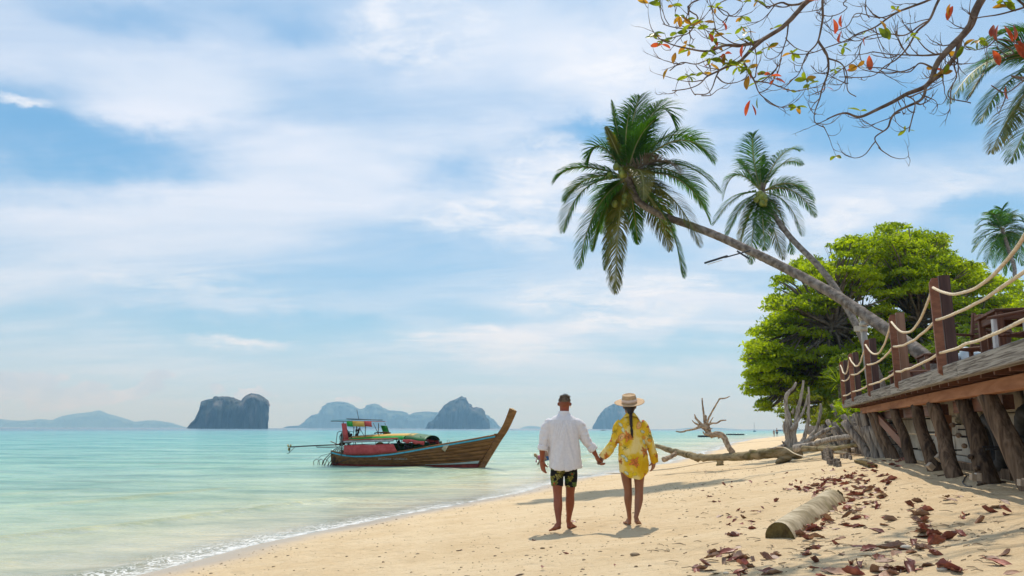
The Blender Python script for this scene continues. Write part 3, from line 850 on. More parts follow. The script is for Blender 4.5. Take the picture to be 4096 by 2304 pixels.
# ------------------------------------------------------------------ palisade of upright logs going along the beach
pal = empty('palisade', D(2.9, 20, 1.0), 'long palisade of rough weathered upright logs holding back the shore', 'palisade')
far = MB(); cnt = 0
y = 15.9
while y < 150:
    d = y
    r = rnd.uniform(.07, .115) * (1 if y < 40 else 1.25)
    xw = float(np.interp(y, WL_Y, WL_X)) + .05 + rnd.uniform(-.06, .06) - .25
    bx = xw + .333 * y
    gb = gz(bx - .1, y) - .3
    top = 2.02 + rnd.uniform(-.22, .16) + (.35 if 21.5 < y < 24.5 else 0)
    lean = Vector((-.16 + rnd.uniform(-.08, .08), .16 + rnd.uniform(-.10, .12), 0))
    if rnd.random() < .06 and y < 30: lean += Vector((-.3, .45, 0))
    a_ = Vector((bx, y, gb)); b_ = Vector((bx, y, 0)) + lean; b_.z = top
    if y < 42:
        logpile(a_, b_, r, .14, 9, 6, .95, .8).build('log', M_PALI, pal, smooth=True); cnt += 1
    else:
        far.tube([a_, (a_ + b_) / 2, b_], r, 6, True, .1, 3)
    y += r * (1.75 if y < 42 else 2.0) * .95
tag(far.build('log_row', M_PALI, pal, smooth=True), kind='stuff')
# larger leaning logs just past the deck corner
for (bu, bv, tu, tv, dd, r) in ((3520, 1822, 3440, 1655, 17.0, .15), (3478, 1812, 3400, 1668, 19, .15), (3620, 1830, 3560, 1690, 15.2, .12)):
    g_ = G(bu, bv); logpile(g_ - Vector((0, 0, .2)), P(tu, tv, g_.y + .4), r, .16, 12, 9, .85).build('log', M_PALI, pal, smooth=True)

# ------------------------------------------------------------------ furniture on the deck
def table(x0, y, w=1.5, dp=.85, h=.75, label=''):
    o = D(x0, y, ZD - .04)
    root = empty('table', o, label, 'table', 'tables on the terrace')
    c = o + AC * (w / 2) + AL * (dp / 2)
    n = 6
    for k in range(n):
        q = o + AL * (dp * (k + .5) / n) + Vector((0, 0, h - .015))
        board('top_slat', q, q + AC * w, dp / n - .008, .03, M_WBROWN, root, ch=.004)
    for ax in (.06, w - .06):
        for ay in (.06, dp - .06):
            q = o + AC * ax + AL * ay
            board('leg', q, q + Vector((0, 0, h - .03)), .07, .07, M_WBROWN, root, up=(AL.x, AL.y, 0), ch=.004)
    for ay in (.06, dp - .06):
        board('apron', o + AC * .1 + AL * ay + Vector((0, 0, h - .085)), o + AC * (w - .1) + AL * ay + Vector((0, 0, h - .085)), .025, .09, M_WBROWN, root)
    for ax in (.06, w - .06):
        board('apron', o + AC * ax + AL * .1 + Vector((0, 0, h - .085)), o + AC * ax + AL * (dp - .1) + Vector((0, 0, h - .085)), .025, .09, M_WBROWN, root)
    return root
table(2.85, 8.7, 1.9, .9, .78, 'dark brown slatted table nearest the camera on the terrace')
table(3.05, 13.6, 1.5, .85, .74, 'dark brown table standing behind the pale rail post')
table(3.15, 17.4, 1.2, .75, .74, 'small dark brown table by the far end of the terrace')
def chair(p, rz, label, white=True, hk=1.0):
    o = Vector(p); root = empty('chair', o, label, 'chair', 'slatted chairs on the terrace')
    rm = Matrix.Rotation(rz, 3, 'Z')
    L = lambda x, y, z: o + rm @ Vector((x, y, z * hk))
    mf = M_WHITEP if white else M_WBROWN
    for sx in (-.24, .24):
        board('leg', L(sx, -.24, 0), L(sx, -.22, .62), .045, .045, mf, root, up=(0, 1, 0))
        board('leg', L(sx, .26, 0), L(sx, .22, .45), .045, .045, mf, root, up=(0, 1, 0))
        board('back_rail', L(sx, .24, .42), L(sx, .40, .98), .045, .04, mf, root, up=(0, 1, 0))
        board('armrest', L(sx, -.28, .64), L(sx, .33, .66), .06, .028, M_WBROWN, root)
    for k in range(7):
        board('seat_slat', L(-.23, -.22 + k * .072, .43), L(.23, -.22 + k * .072, .43), .055, .02, M_WBROWN, root)
    for k in range(7):
        t = k / 6
        board('back_slat', L(-.22, .255 + .12 * t, .50 + .42 * t), L(.22, .255 + .12 * t, .50 + .42 * t), .018, .055, M_WBROWN, root)
    return root
chair(D(3.1, 8.35, ZD - .04), math.atan2(-1, DK) + math.pi / 2 + R(178), 'white framed slatted chair under the nearest table')
chair(D(3.0, 9.95, ZD - .04), R(-60), 'brown slatted folding chair leaning by the nearest table, back to the rail', False)
chair(D(2.95, 12.4, ZD - .04), R(35), 'low brown slatted lounge chair behind the tallest rail post', False, .48)
# wavy grey ornament
mb = MB()
for (u, v, s_) in ((3862, 1440, 1), (3885, 1420, -1), (3905, 1438, 1), (3848, 1452, -1)):
    c_ = P(u, v, 12.6); pts = []
    for k in range(12):
        a = k / 11 * 4.2; rr = .13 * (1 - k / 16)
        pts.append(c_ + Vector((s_ * rr * math.cos(a), .02 * k, rr * math.sin(a))))
    mb.tube([c_ + Vector((0, 0, -.42))] + pts, [.07] + [.06 * (1 - k / 13) + .008 for k in range(12)], 10)
tag(mb.build('ornament', mat('pale_glazed_ornament', (.42, .50, .54), (.55, .62, .64), scale=4, rough=.35), smooth=True), 'pale grey swirling wave shaped ornament standing on the terrace', 'ornament')
# ------------------------------------------------------------------ palms
M_PALMT = mat('palm_bark', (.13, .105, .085), (.30, .255, .215), scale=7.0, rough=.9, bump=.02, stretch=(1, 1, 1), vary=.05, spec=.08)
M_FROND = mat('palm_leaf', (.030, .085, .008), (.075, .17, .014), scale=1.5, rough=.55, spec=.16, trans=.42, thin=(1.5, 1.8, .3))
M_FRONDY = mat('palm_leaf_yellow', (.07, .085, .012), (.16, .15, .02), scale=1.5, rough=.42, spec=.5, trans=.42, thin=(1.5, 1.4, .5))
M_FRONDD = mat('palm_leaf_dry', (.17, .13, .09), (.30, .26, .20), scale=2.0, rough=.6, spec=.3, trans=.25, thin=(1.1, 1., .8))
M_RACH = mat('palm_rib', (.17, .17, .04), (.28, .26, .08), scale=3, rough=.5, spec=.4)
M_COCO = mat('coconut_skin', (.10, .15, .02), (.24, .25, .04), scale=5, rough=.45, spec=.4, vary=.2)

WLF = 1.0
def frond(root, tip, ctrl, nl=78, ll=.62, kind=0, parent=None, tilt=None, droop=.34):
    """coconut frond from root to tip bending through ctrl; returns object"""
    root, tip, ctrl = Vector(root), Vector(tip), Vector(ctrl)
    n = 16; ll = ll * min(1.0, ((ctrl - root).length + (tip - ctrl).length) / 2.5)
    rp = [(root * (1 - t) ** 2 + ctrl * 2 * t * (1 - t) + tip * t * t) for t in [i / n for i in range(n + 1)]]
    mb = MB(); mb.cur = 0
    mb.tube(rp, [.028 * (1 - i / (n + .6)) ** .8 + .004 for i in range(n + 1)], 5)
    mb.cur = 1
    up0 = Vector((0, 0, 1))
    tw = rnd.uniform(-.5, .5) if tilt is None else tilt
    for k in range(nl):
        t = .10 + .90 * (k + .5) / nl
        j = min(int(t * n), n - 1); f = t * n - j
        p = rp[j].lerp(rp[j + 1], f)
        tg = (rp[min(j + 2, n)] - rp[max(j - 1, 0)]).normalized()
        sd = tg.cross(up0)
        if sd.length < .15: sd = tg.cross(Vector((.3, 1, 0)))
        sd = sd.normalized(); nm = sd.cross(tg).normalized()
        L = ll * (math.sin(math.pi * min(1, (.18 + .82 * t)) ** .9) ** .55 + .12) * rnd.uniform(.88, 1.1)
        if t > .9: L *= 1 - (t - .9) * 3
        for s_ in (-1, 1):
            if rnd.random() < (.02 if kind < 2 else .14): continue
            a = R(68 - 42 * t + rnd.uniform(-6, 6))
            out = (sd * s_ * math.cos(tw * s_) + nm * (.25 + math.sin(tw * s_)))
            dr = (out.normalized() * math.sin(a) + tg * math.cos(a)).normalized()
            w = .029 * (1 - .35 * t) * WLF
            g_ = droop * rnd.uniform(.7, 1.3)
            q0 = p; q1 = p + dr * L * .38 + Vector((0, 0, -.05 * g_ * L))
            d2 = (dr + Vector((0, 0, -.9 * g_))).normalized()
            q2 = q1 + d2 * L * .34
            d3 = (d2 + Vector((0, 0, -1.0 * g_))).normalized()
            q3 = q2 + d3 * L * .30
            wd = dr.cross(nm).normalized() * w
            wd = (wd + nm * rnd.uniform(-.3, .3) * w)
            b = len(mb.v)
            mb.v += [tuple(q0 + wd * .35), tuple(q0 - wd * .35), tuple(q1 + wd * .5), tuple(q1 - wd * .5), tuple(q2 + wd * .42), tuple(q2 - wd * .42), tuple(q3)]
            mb.f += [(b, b + 1, b + 3, b + 2), (b + 2, b + 3, b + 5, b + 4), (b + 4, b + 5, b + 6)]; mb.mi += [1, 1, 1]
    lm = (M_FROND, M_FRONDY, M_FRONDD)[kind]
    return mb.build('frond', [M_RACH if kind < 2 else M_FRONDD, lm], parent)

def palm_trunk(pts, rad, parent):
    """ringed trunk through world points"""
    pth = smooth_path([tuple(p) for p in pts], 14)
    n = len(pth); L = sum((Vector(pth[i + 1]) - Vector(pth[i])).length for i in range(n - 1))
    pp = [Vector(p) for p in pth]; rr = []
    # resample finely so that leaf-scar rings are real relief
    fine = []; fr = []
    for i in range(n - 1):
        for j in range(3):
            t = (i + j / 3) / (n - 1)
            fine.append(pp[i].lerp(pp[i + 1], j / 3))
            k = t * (len(rad) - 1); a = min(int(k), len(rad) - 2)
            r = rad[a] * (1 - (k - a)) + rad[a + 1] * (k - a)
            fr.append(r * (1 + (.035 if (len(fine) % 2) else -.02) + .05 * mn.noise(Vector((len(fine) * .4, 0, 3)))))
    mb = MB(); mb.tube(fine, fr, 14, True, .06, 9)
    return mb.build('trunk', M_PALMT, parent, smooth=True)

def bunch(c, n, r, spread, parent):
    for k in range(n):
        p = Vector(c) + Vector((rnd.gauss(0, spread), rnd.gauss(0, spread) - spread, rnd.gauss(0, spread * .7)))
        mb = MB(); mb.ell(p, (r, r, r * 1.2), 9, 6); mb.build('coconut', M_COCO, parent, smooth=True)

def palm(label, base_pts, rad, cpx, d, fronds, ll, nl, rscale=1.0, extra=0, cocos=(), coco_r=.1, extra_len=2.4):
    root = empty('palm_tree', base_pts[0], label, 'palm tree', 'coconut palms')
    palm_trunk(base_pts, rad, root)
    c = base_pts[-1]
    for f in fronds:
        (tu, tv), (cu, cv), dz, kind = f[:4]
        tip = P(tu, tv, d + dz); ct = P(cu, cv, d + dz * .55)
        # bezier control so that the rib passes near the given pixel
        ct = ct * 2 - (Vector(c) + tip) * .5
        ct = ct.lerp(P(cu, cv, d + dz * .55), .45)
        frond(c, tip, ct, nl, ll * (f[4] if len(f) > 4 else 1), kind, root, f[5] if len(f) > 5 else None)
    for k in range(extra):
        a = 2 * math.pi * k / extra + rnd.uniform(-.3, .3); e = rnd.uniform(-.7, .9)
        dr = Vector((math.cos(a) * .45, abs(math.sin(a)) * 1.0 + .3, e)).normalized()
        tip = Vector(c) + dr * extra_len * rnd.uniform(.8, 1.05) + Vector((0, 0, -.7)); ct = Vector(c) + dr * extra_len * .5 + Vector((0, 0, .7))
        frond(c, tip, ct, nl, ll, 0, root)
    for (u, v, dd, n, sp) in cocos: bunch(P(u, v, dd), n, coco_r, sp, root)
    # fibrous heart
    mb = MB()
    for k in range(9):
        a = rnd.uniform(0, 6.28); q = Vector(c)
        mb.tube([q - Vector((0, 0, .25)), q + Vector((.10 * math.cos(a), .10 * math.sin(a), .1)), q + Vector((.22 * math.cos(a), .22 * math.sin(a), .38))], [.07, .05, .012], 5)
    tag(mb.build('leaf_sheath', M_FRONDD, root, smooth=True), kind='stuff')
    return root

tr1 = [P(3790, 1560, 15.6), P(3700, 1430, 16.0), P(3520, 1300, 17.0), P(3320, 1168, 18.2), P(3100, 1052, 19.4), P(2900, 957, 20.3), P(2770, 905, 20.8), P(2640, 858, 21.0), P(2550, 800, 21.1), P(2510, 712, 21.2)]
F1 = [((2446, 400), (2472, 540), .3, 0, .30, .2), ((2704, 514), (2622, 400), .4, 0, 1.0), ((2560, 385), (2520, 520), .6, 0, 1.1), ((2650, 400), (2570, 500), 1.0, 0, 1.0), ((2857, 643), (2712, 530), -.3, 0, 1.0), ((2880, 770), (2715, 632), -.5, 0, .9),
      ((2352, 655), (2400, 560), .3, 0, .8), ((2229, 714), (2320, 655), .2, 0, .9), ((2253, 925), (2330, 735), -.7, 0, .9), ((2317, 1071), (2375, 830), -.6, 0, .85),
      ((2464, 1171), (2470, 900), -.9, 1, .85), ((2734, 1107), (2670, 860), -.6, 0, .8), ((2800, 985), (2690, 770), -1.1, 1, .8), ((2840, 890), (2720, 690), .2, 0, .95),
      ((2419, 1080), (2452, 860), .6, 0, .5), ((2552, 975), (2530, 800), .8, 0, .7), ((2423, 508), (2462, 590), -.4, 1, .45),
      ((2720, 690), (2630, 625), -1.2, 2, .75), ((2575, 800), (2565, 665), -1.9, 1, .6), ((2260, 800), (2350, 700), .9, 0, .8), ((2780, 560), (2660, 530), 1.6, 0, .9), ((2600, 640), (2530, 470), 1.5, 0, 1.0),
      ((2820, 830), (2700, 660), 1.2, 0, .9), ((2370, 1000), (2420, 800), .7, 0, .8), ((2680, 1000), (2610, 790), 1.0, 1, .8), ((2480, 520), (2490, 600), 1.2, 0, .8), ((2620, 480), (2545, 560), -.5, 0, .9), ((2520, 430), (2500, 560), -.2, 0, .6)]
palm('tall coconut palm whose long curved trunk leans from the terrace out over the beach', tr1, [.17, .155, .135, .125, .12, .115, .11, .10, .105, .12], None, 21.2, F1, .86, 125, extra=3,
     cocos=((2472, 700, 20.8, 7, .10), (2490, 800, 20.9, 4, .10)), coco_r=.10)
tr2 = [P(3560, 1640, 24.5), P(3500, 1470, 25), P(3425, 1300, 25.8), P(3340, 1150, 26.8), P(3270, 1060, 27.5), P(3200, 990, 28.2), P(3150, 935, 28.8), P(3090, 850, 29.4), P(3046, 770, 29.8)]
F2 = [((3012, 535), (3012, 640), .3, 0, 1.05), ((3191, 600), (3118, 612), .2, 0, .9), ((2892, 800), (2940, 675), .2, 0, .8), ((2851, 900), (2940, 780), -.4, 0, .8), ((2904, 950), (2965, 815), -.8, 0, .8),
      ((3004, 1054), (3014, 880), -1.0, 0, .8), ((3133, 1036), (3085, 880), -1.0, 1, .8), ((3168, 1015), (3125, 850), -.4, 0, .8), ((3209, 942), (3150, 800), -.7, 0, .85), ((3262, 866), (3170, 745), .3, 0, .8),
      ((3256, 800), (3165, 720), -.5, 0, .8), ((3048, 625), (3042, 690), .9, 0, .7), ((2957, 995), (2985, 860), .5, 1, .8), ((3060, 1000), (3050, 870), -1.3, 0, .8), ((3210, 660), (3130, 640), 1.4, 0, .6), ((2960, 640), (2990, 680), 1.2, 0, .6)]
palm('smaller coconut palm with a cluster of green coconuts standing behind the leaning one', tr2, [.14, .13, .125, .12, .115, .11, .11, .11, .13], None, 29.8, F2, .88, 105, extra=0,
     cocos=((3040, 800, 29.3, 15, .17),), coco_r=.125)
c3_ = P(4240, 230, 17.5)
tr3 = [Vector((c3_.x + 2.5, c3_.y + 1.5, 1.8)), Vector((c3_.x + 1.8, c3_.y + 1, 5)), Vector((c3_.x + .6, c3_.y + .4, 9)), c3_]
F3 = [((3802, 410), (3960, 215), -.8, 0, .9), ((3877, 385), (4000, 225), -.3, 0, .9), ((3920, 490), (4040, 300), -.9, 0, .9), ((3965, 610), (4085, 380), -1.2, 1, .9), ((4040, 650), (4150, 420), -.8, 0, .9),
      ((3905, 285), (4060, 160), .3, 0, .9), ((3950, 180), (4080, 100), .6, 0, .9), ((4150, 640), (4200, 420), -.3, 0, .9), ((4090, 0), (4150, 60), .5, 0, .9), ((4300, -150), (4260, 50), 0, 0, .9),
      ((4560, 100), (4400, 60), 0, 0, .9), ((4620, 380), (4450, 200), 0, 0, .9), ((4480, 600), (4380, 350), -.4, 0, .9), ((4330, 650), (4300, 400), -.7, 0, .9), ((4020, 560), (4110, 330), -.2, 0, .9)]
palm('coconut palm whose fronds hang into view at the upper right behind the red leaved branches', tr3, [.16, .14, .12, .12], None, 17.5, F3, .86, 110)
c4p = P(4010, 925, 68)
tr4 = [Vector((c4p.x + 3.5, c4p.y - 4, 2)), P(4092, 1180, 66), P(4055, 1060, 67), c4p]
F4 = []
for k in range(20):
    a = 2 * math.pi * k / 20 + rnd.uniform(-.12, .12); L = rnd.uniform(105, 135)
    tu, tv = 4010 + L * math.cos(a), 925 - L * math.sin(a) * 1.0 + 45
    F4.append(((tu, tv), (4010 + .55 * L * math.cos(a), 925 - .6 * L * math.sin(a) - 12), rnd.uniform(-1.5, 1.5), 0, 1.0))
WLF = 2.4
palm('distant coconut palm rising behind the big green tree near the right edge', tr4, [.2, .17, .16, .16], None, 68, F4, .95, 52)

# ------------------------------------------------------------------ broadleaf trees
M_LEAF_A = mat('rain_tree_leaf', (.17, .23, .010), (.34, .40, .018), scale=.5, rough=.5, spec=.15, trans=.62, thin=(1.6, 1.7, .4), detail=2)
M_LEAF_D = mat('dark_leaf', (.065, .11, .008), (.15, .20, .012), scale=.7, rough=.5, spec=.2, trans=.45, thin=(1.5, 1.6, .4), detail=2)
M_LEAF_Y = mat('yellow_green_leaf', (.13, .18, .014), (.26, .28, .02), scale=.7, rough=.5, spec=.3, trans=.5, thin=(1.4, 1.4, .4), detail=2)
M_BARK = mat('dark_bark', (.09, .072, .055), (.20, .165, .13), scale=5, rough=.95, bump=.02, spec=.05)

def leafmass(centers, radii, counts, size, flat=.45, seed=0, tri=False, updown=.5):
    """leaf-sized faces spread over the upper shells of many clumps; returns V, F"""
    r_ = np.random.RandomState(seed)
    Vs, n0 = [], 0
    for c, rad, n in zip(centers, radii, counts):
        u = r_.normal(size=(n, 3)); u /= np.linalg.norm(u, axis=1)[:, None]
        u[:, 2] = np.abs(u[:, 2]) * .9 - .12
        rr = (.55 + .45 * r_.rand(n)) * rad * (1 + .22 * np.sin(u[:, 0] * 7 + c[0]) * np.cos(u[:, 1] * 6 + c[1]))
        p = np.array(c) + u * rr[:, None] * np.array([1, 1, flat])
        nm = u * np.array([.55, .55, 1]) + r_.normal(size=(n, 3)) * .55
        nm /= np.linalg.norm(nm, axis=1)[:, None]
        t = np.cross(nm, r_.normal(size=(n, 3))); t /= np.linalg.norm(t, axis=1)[:, None]
        b = np.cross(nm, t)
        s_ = size * (.6 + .8 * r_.rand(n))[:, None]
        q = np.stack([p - t * s_, p + b * s_ * .42 - nm * s_ * .08, p + t * s_, p - b * s_ * .42 - nm * s_ * .08], 1)
        Vs.append(q.reshape(-1, 3))
    V = np.concatenate(Vs); F = np.arange(len(V)).reshape(-1, 4)
    return V, F

def limb_path(a, b, bend=.12, n=7):
    a, b = Vector(a), Vector(b); L = (b - a).length; o_ = rnd.uniform(0, 99); pts = []
    for i in range(n + 1):
        t = i / n; p = a.lerp(b, t); w = L * bend * math.sin(math.pi * min(t * 1.05, 1))
        p += Vector((mn.noise(Vector((t * 2.2 + o_, 0, 0))), mn.noise(Vector((0, t * 2.2 + o_, 0))), mn.noise(Vector((0, 0, t * 2.2 + o_))) + .5)) * w
        pts.append(p)
    return pts

def leafy_tree(name, label, cat, base, fork, clumps, size, leafm, trunk_r, group=None, nmain=7, dens=1.0, seed=1, flat=.45, lean=None, branches=True):
    """clumps: list of (Vector centre, radius, count)"""
    root = empty(name, base, label, cat, group)
    tb = MB(); fork = Vector(fork)
    tb.tube(limb_path(Vector(base) - Vector((0, 0, .3)), fork, .08), [trunk_r * (1.3 - .6 * i / 7) for i in range(8)], 12, True, .15, 2)
    tb.build('trunk', M_BARK, root, smooth=True)
    if branches:
        cs = sorted(clumps, key=lambda c_: c_[1], reverse=True)
        bm = MB(); hubs = []
        for k in range(nmain):
            c_ = clumps[int(k * len(clumps) / nmain)][0]
            h_ = fork.lerp(Vector(c_), .6); hubs.append(h_)
            pth = limb_path(fork - Vector((0, 0, .15)), h_, .12)
            b1 = MB(); b1.tube(pth, [trunk_r * (.62 - .38 * i / 7) for i in range(8)], 8, True, .12, 2)
            b1.build('branch', M_BARK, root, smooth=True)
        for c_, r0, n0 in clumps:
            h_ = min(hubs, key=lambda q: (q - Vector(c_)).length)
            end = Vector(c_) + Vector((0, 0, -r0 * .1)); pth = limb_path(h_, end, .14, 5)
            bm.tube(pth, [trunk_r * (.2 - .17 * i / 5) + .008 for i in range(6)], 5, False)
            for q in range(2):
                e2 = end + Vector((rnd.uniform(-1, 1), rnd.uniform(-1, 1), rnd.uniform(-.1, .35))) * r0 * .9
                bm.tube(limb_path(pth[3], e2, .12, 3), [.022, .016, .011, .006], 3, False)
        tag(bm.build('twigs', M_BARK, root, smooth=True), kind='stuff')
    V, F = leafmass([c_[0] for c_ in clumps], [c_[1] for c_ in clumps], [max(4, int(c_[2] * dens)) for c_ in clumps], size, flat, seed)
    b_ = np.array(WM[root.name].translation)
    rs_ = np.random.RandomState(seed + 5)
    mi = None
    mats = leafm if isinstance(leafm, list) else [leafm]
    if len(mats) > 1:
        # whole sprays share a leaf colour
        k = (fbm(V[::4, 0] * .8, V[::4, 2] * .8 + V[::4, 1] * .5, 2) + .35 * rs_.randn(len(F))) > .72
        mi = k.astype(int)
    cr = linkmesh('crown', npmesh('crown', V - b_, F, mats, False, mi=mi), root, b_)
    tag(cr, kind='stuff')
    return root

def inpoly(x, y, poly):
    n = len(poly); r = False; j = n - 1
    for i in range(n):
        xi, yi = poly[i]; xj, yj = poly[j]
        if ((yi > y) != (yj > y)) and x < (xj - xi) * (y - yi) / (yj - yi) + xi: r = not r
        j = i
    return r

def clumps_from_outline(poly, d, depth, n, r, cnt, seed, gaps=0):
    """clump centres inside a silhouette seen at distance d, spread over a real depth"""
    r_ = random.Random(seed); us = [p[0] for p in poly]; vs_ = [p[1] for p in poly]; out = []
    mpp = d / 3010
    while len(out) < n:
        u, v = r_.uniform(min(us), max(us)), r_.uniform(min(vs_), max(vs_))
        if not inpoly(u, v, poly): continue
        if gaps and mn.noise(Vector((u / 95., v / 60., seed + 3.3))) < gaps: continue
        rad = r * r_.uniform(.6, 1.3)
        px = rad / mpp * .8
        ok = sum(inpoly(u + a * px, v + b * px * .45, poly) for a, b in ((1, 0), (-1, 0), (0, 1), (0, -1)))
        if ok < 4:
            if r_.random() < .6: continue
            rad *= .5; px *= .5
            if not (inpoly(u, v - px * .45, poly)): continue
        dy = r_.uniform(-1, 1) * depth
        c_ = P(u, v, d + dy); out.append((c_, rad, int(cnt * (rad / r) ** 2)))
    return out

big = [(2962, 1405), (2985, 1370), (2995, 1300), (3040, 1240), (3060, 1180), (3100, 1110), (3150, 1060), (3230, 1010), (3330, 960), (3430, 915), (3540, 888), (3640, 895), (3720, 925), (3790, 960),
       (3830, 1020), (3900, 1060), (3990, 1110), (4080, 1190), (4180, 1220), (4260, 1320), (4250, 1520), (4100, 1600), (3900, 1560), (3700, 1570), (3560, 1600), (3420, 1590), (3300, 1560), (3200, 1545),
       (3140, 1530), (3110, 1555), (3090, 1600), (3060, 1640), (3020, 1655), (3040, 1610), (3020, 1585), (2985, 1600), (2968, 1560), (2992, 1500)]
cl = clumps_from_outline(big, 35, 4.0, 760, .74, 180, 5, -.25) + clumps_from_outline([(2972, 1380), (3200, 1400), (3330, 1560), (3110, 1590), (3070, 1660), (3020, 1650), (2975, 1540)], 34, 2.5, 130, .5, 110, 41)
fk = P(3560, 1420, 35)
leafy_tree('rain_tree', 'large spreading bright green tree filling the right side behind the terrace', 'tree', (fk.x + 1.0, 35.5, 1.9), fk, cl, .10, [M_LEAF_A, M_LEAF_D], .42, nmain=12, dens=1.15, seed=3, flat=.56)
# hanging sprays on the seaward side
low = [(3090, 1560), (3200, 1530), (3420, 1560), (3480, 1640), (3420, 1690), (3250, 1700), (3130, 1690), (3080, 1620)]
cl = clumps_from_outline(low, 44, 3, 90, .8, 150, 8)
b_ = P(3330, 1700, 45)
leafy_tree('tree', 'low yellow green leafy tree behind the upright driftwood stumps', 'tree', (b_.x + .5, 45, 1.9), (b_.x, 45, 3.2), cl, .11, [M_LEAF_Y, M_LEAF_A], .14, nmain=5, seed=9, flat=.5)
cl = clumps_from_outline([(3300, 1400), (3560, 1380), (3700, 1480), (3660, 1700), (3350, 1700), (3260, 1560)], 30, 1.8, 80, .75, 150, 12)
b_ = P(3500, 1640, 30)
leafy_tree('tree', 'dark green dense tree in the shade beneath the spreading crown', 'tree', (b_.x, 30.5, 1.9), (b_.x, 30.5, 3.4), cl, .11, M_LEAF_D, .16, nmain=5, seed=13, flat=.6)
for i, (poly, d, n, lb, mt) in enumerate([
        ([(3330, 1640), (3400, 1600), (3480, 1600), (3520, 1660), (3480, 1712), (3340, 1712)], 23, 34, 'leafy bright green shrub on the bank just above the palisade', M_LEAF_A),
        ([(3240, 1660), (3300, 1640), (3350, 1650), (3370, 1700), (3250, 1712)], 40, 26, 'small pale green shrub beyond the palisade by the stumps', M_LEAF_Y),
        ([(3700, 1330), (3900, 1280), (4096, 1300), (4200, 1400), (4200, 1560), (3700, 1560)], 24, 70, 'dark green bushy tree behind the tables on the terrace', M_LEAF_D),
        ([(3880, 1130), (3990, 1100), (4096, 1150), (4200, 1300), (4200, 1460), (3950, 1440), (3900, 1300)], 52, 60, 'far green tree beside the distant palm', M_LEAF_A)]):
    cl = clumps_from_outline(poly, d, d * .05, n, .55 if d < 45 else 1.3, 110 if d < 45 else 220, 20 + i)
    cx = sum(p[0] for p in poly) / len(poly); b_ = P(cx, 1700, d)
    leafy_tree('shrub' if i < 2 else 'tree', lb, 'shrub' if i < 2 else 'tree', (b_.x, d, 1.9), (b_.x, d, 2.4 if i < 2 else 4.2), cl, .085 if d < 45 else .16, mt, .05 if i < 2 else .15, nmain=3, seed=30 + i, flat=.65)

# screw pines: spiky rosettes
def rosette(c, n, L, label):
    root = empty('screw_pine', (c.x, c.y, gz(c.x, c.y)), label, 'plant', 'spiky shore plants')
    st = MB(); st.tube([Vector((c.x, c.y, gz(c.x, c.y) - .1)), c], [.05, .04], 7); st.build('stem', M_BARK, root, smooth=True)
    for k in range(n):
        a = rnd.uniform(0, 6.28); e = rnd.uniform(-.3, 1.2); l_ = L * rnd.uniform(.7, 1.1)
        d0 = Vector((math.cos(a) * math.cos(e), math.sin(a) * math.cos(e), math.sin(e))); sd = d0.cross(Vector((0, 0, 1))).normalized()
        p = Vector(c); rows = []
        for i in range(5):
            w = .028 * (1 - i / 4.2); rows.append([p - sd * w, p + Vector((0, 0, -.008)), p + sd * w]); p = p + d0 * l_ / 4; d0 = (d0 + Vector((0, 0, -.22))).normalized()
        mb = MB(); mb.strip(rows); mb.build('blade', M_LEAF_D if k % 3 else M_LEAF_A, root)
rosette(P(3355, 1535, 27), 34, .9, 'spiky screw pine with long narrow leaves left of the farthest rail post')
rosette(P(3410, 1560, 24), 30, .8, 'spiky screw pine right above the palisade under the big tree')
rosette(P(3385, 1660, 20.5), 22, .6, 'small spiky plant growing at the corner of the terrace')

# far shore wood beyond, one mass
pts = []
rq = random.Random(4)
for k in range(420):
    y_ = rq.uniform(55, 300); x_ = float(np.interp(y_, WL_Y, WL_X)) + .333 * y_ + 2.5 + rq.uniform(0, 26)
    if x_ / y_ * 3010 + 2048 < 3240: continue
    rad = rq.uniform(1.3, 2.6); pts.append(((x_, y_, gz(x_, y_) + rq.uniform(.5, 5.5)), rad, 90))
V, F = leafmass([p[0] for p in pts], [p[1] for p in pts], [p[2] for p in pts], .32, .7, 77)
tag(linkmesh('far_wood', npmesh('far_wood', V, F, [M_LEAF_A, M_LEAF_D], mi=(np.arange(len(F)) % 3 == 0).astype(int))), 'green wood lining the far shore behind the palisade', kind='stuff')

# ------------------------------------------------------------------ almond tree branches overhead
M_TWIG = mat('almond_bark', (.10, .065, .045), (.22, .155, .11), scale=9, rough=.85, bump=.006, spec=.1)
M_ALG = mat('almond_leaf_green', (.12, .17, .012), (.22, .26, .02), scale=12, rough=.42, spec=.4, trans=.55, thin=(1.5, 1.5, .4), vary=.25)
M_ALR = mat('almond_leaf_red', (.32, .055, .02), (.45, .12, .04), scale=14, rough=.45, spec=.4, trans=.5, thin=(1.6, 1.0, .7), vary=.25)
M_ALO = mat('almond_leaf_orange', (.34, .17, .02), (.38, .24, .03), scale=14, rough=.45, spec=.4, trans=.5, thin=(1.4, 1.2, .6), vary=.2)
hub = Vector((7.2, 7.6, 7.2))
alm = empty('almond_tree', (9.0, 6.2, 1.9), 'sea almond tree with bare twigs and sparse green and red leaves overhead', 'tree')
t_ = MB(); t_.tube([Vector((9.0, 6.2, 1.6)), Vector((8.8, 6.4, 3.5)), Vector((8.1, 7.0, 5.6)), hub], [.24, .20, .17, .13], 12, True, .12, 2); t_.build('trunk', M_BARK, alm, smooth=True)
def cp(x, y, d): return P(2600 + x / 1.722, y / 1.722, d)
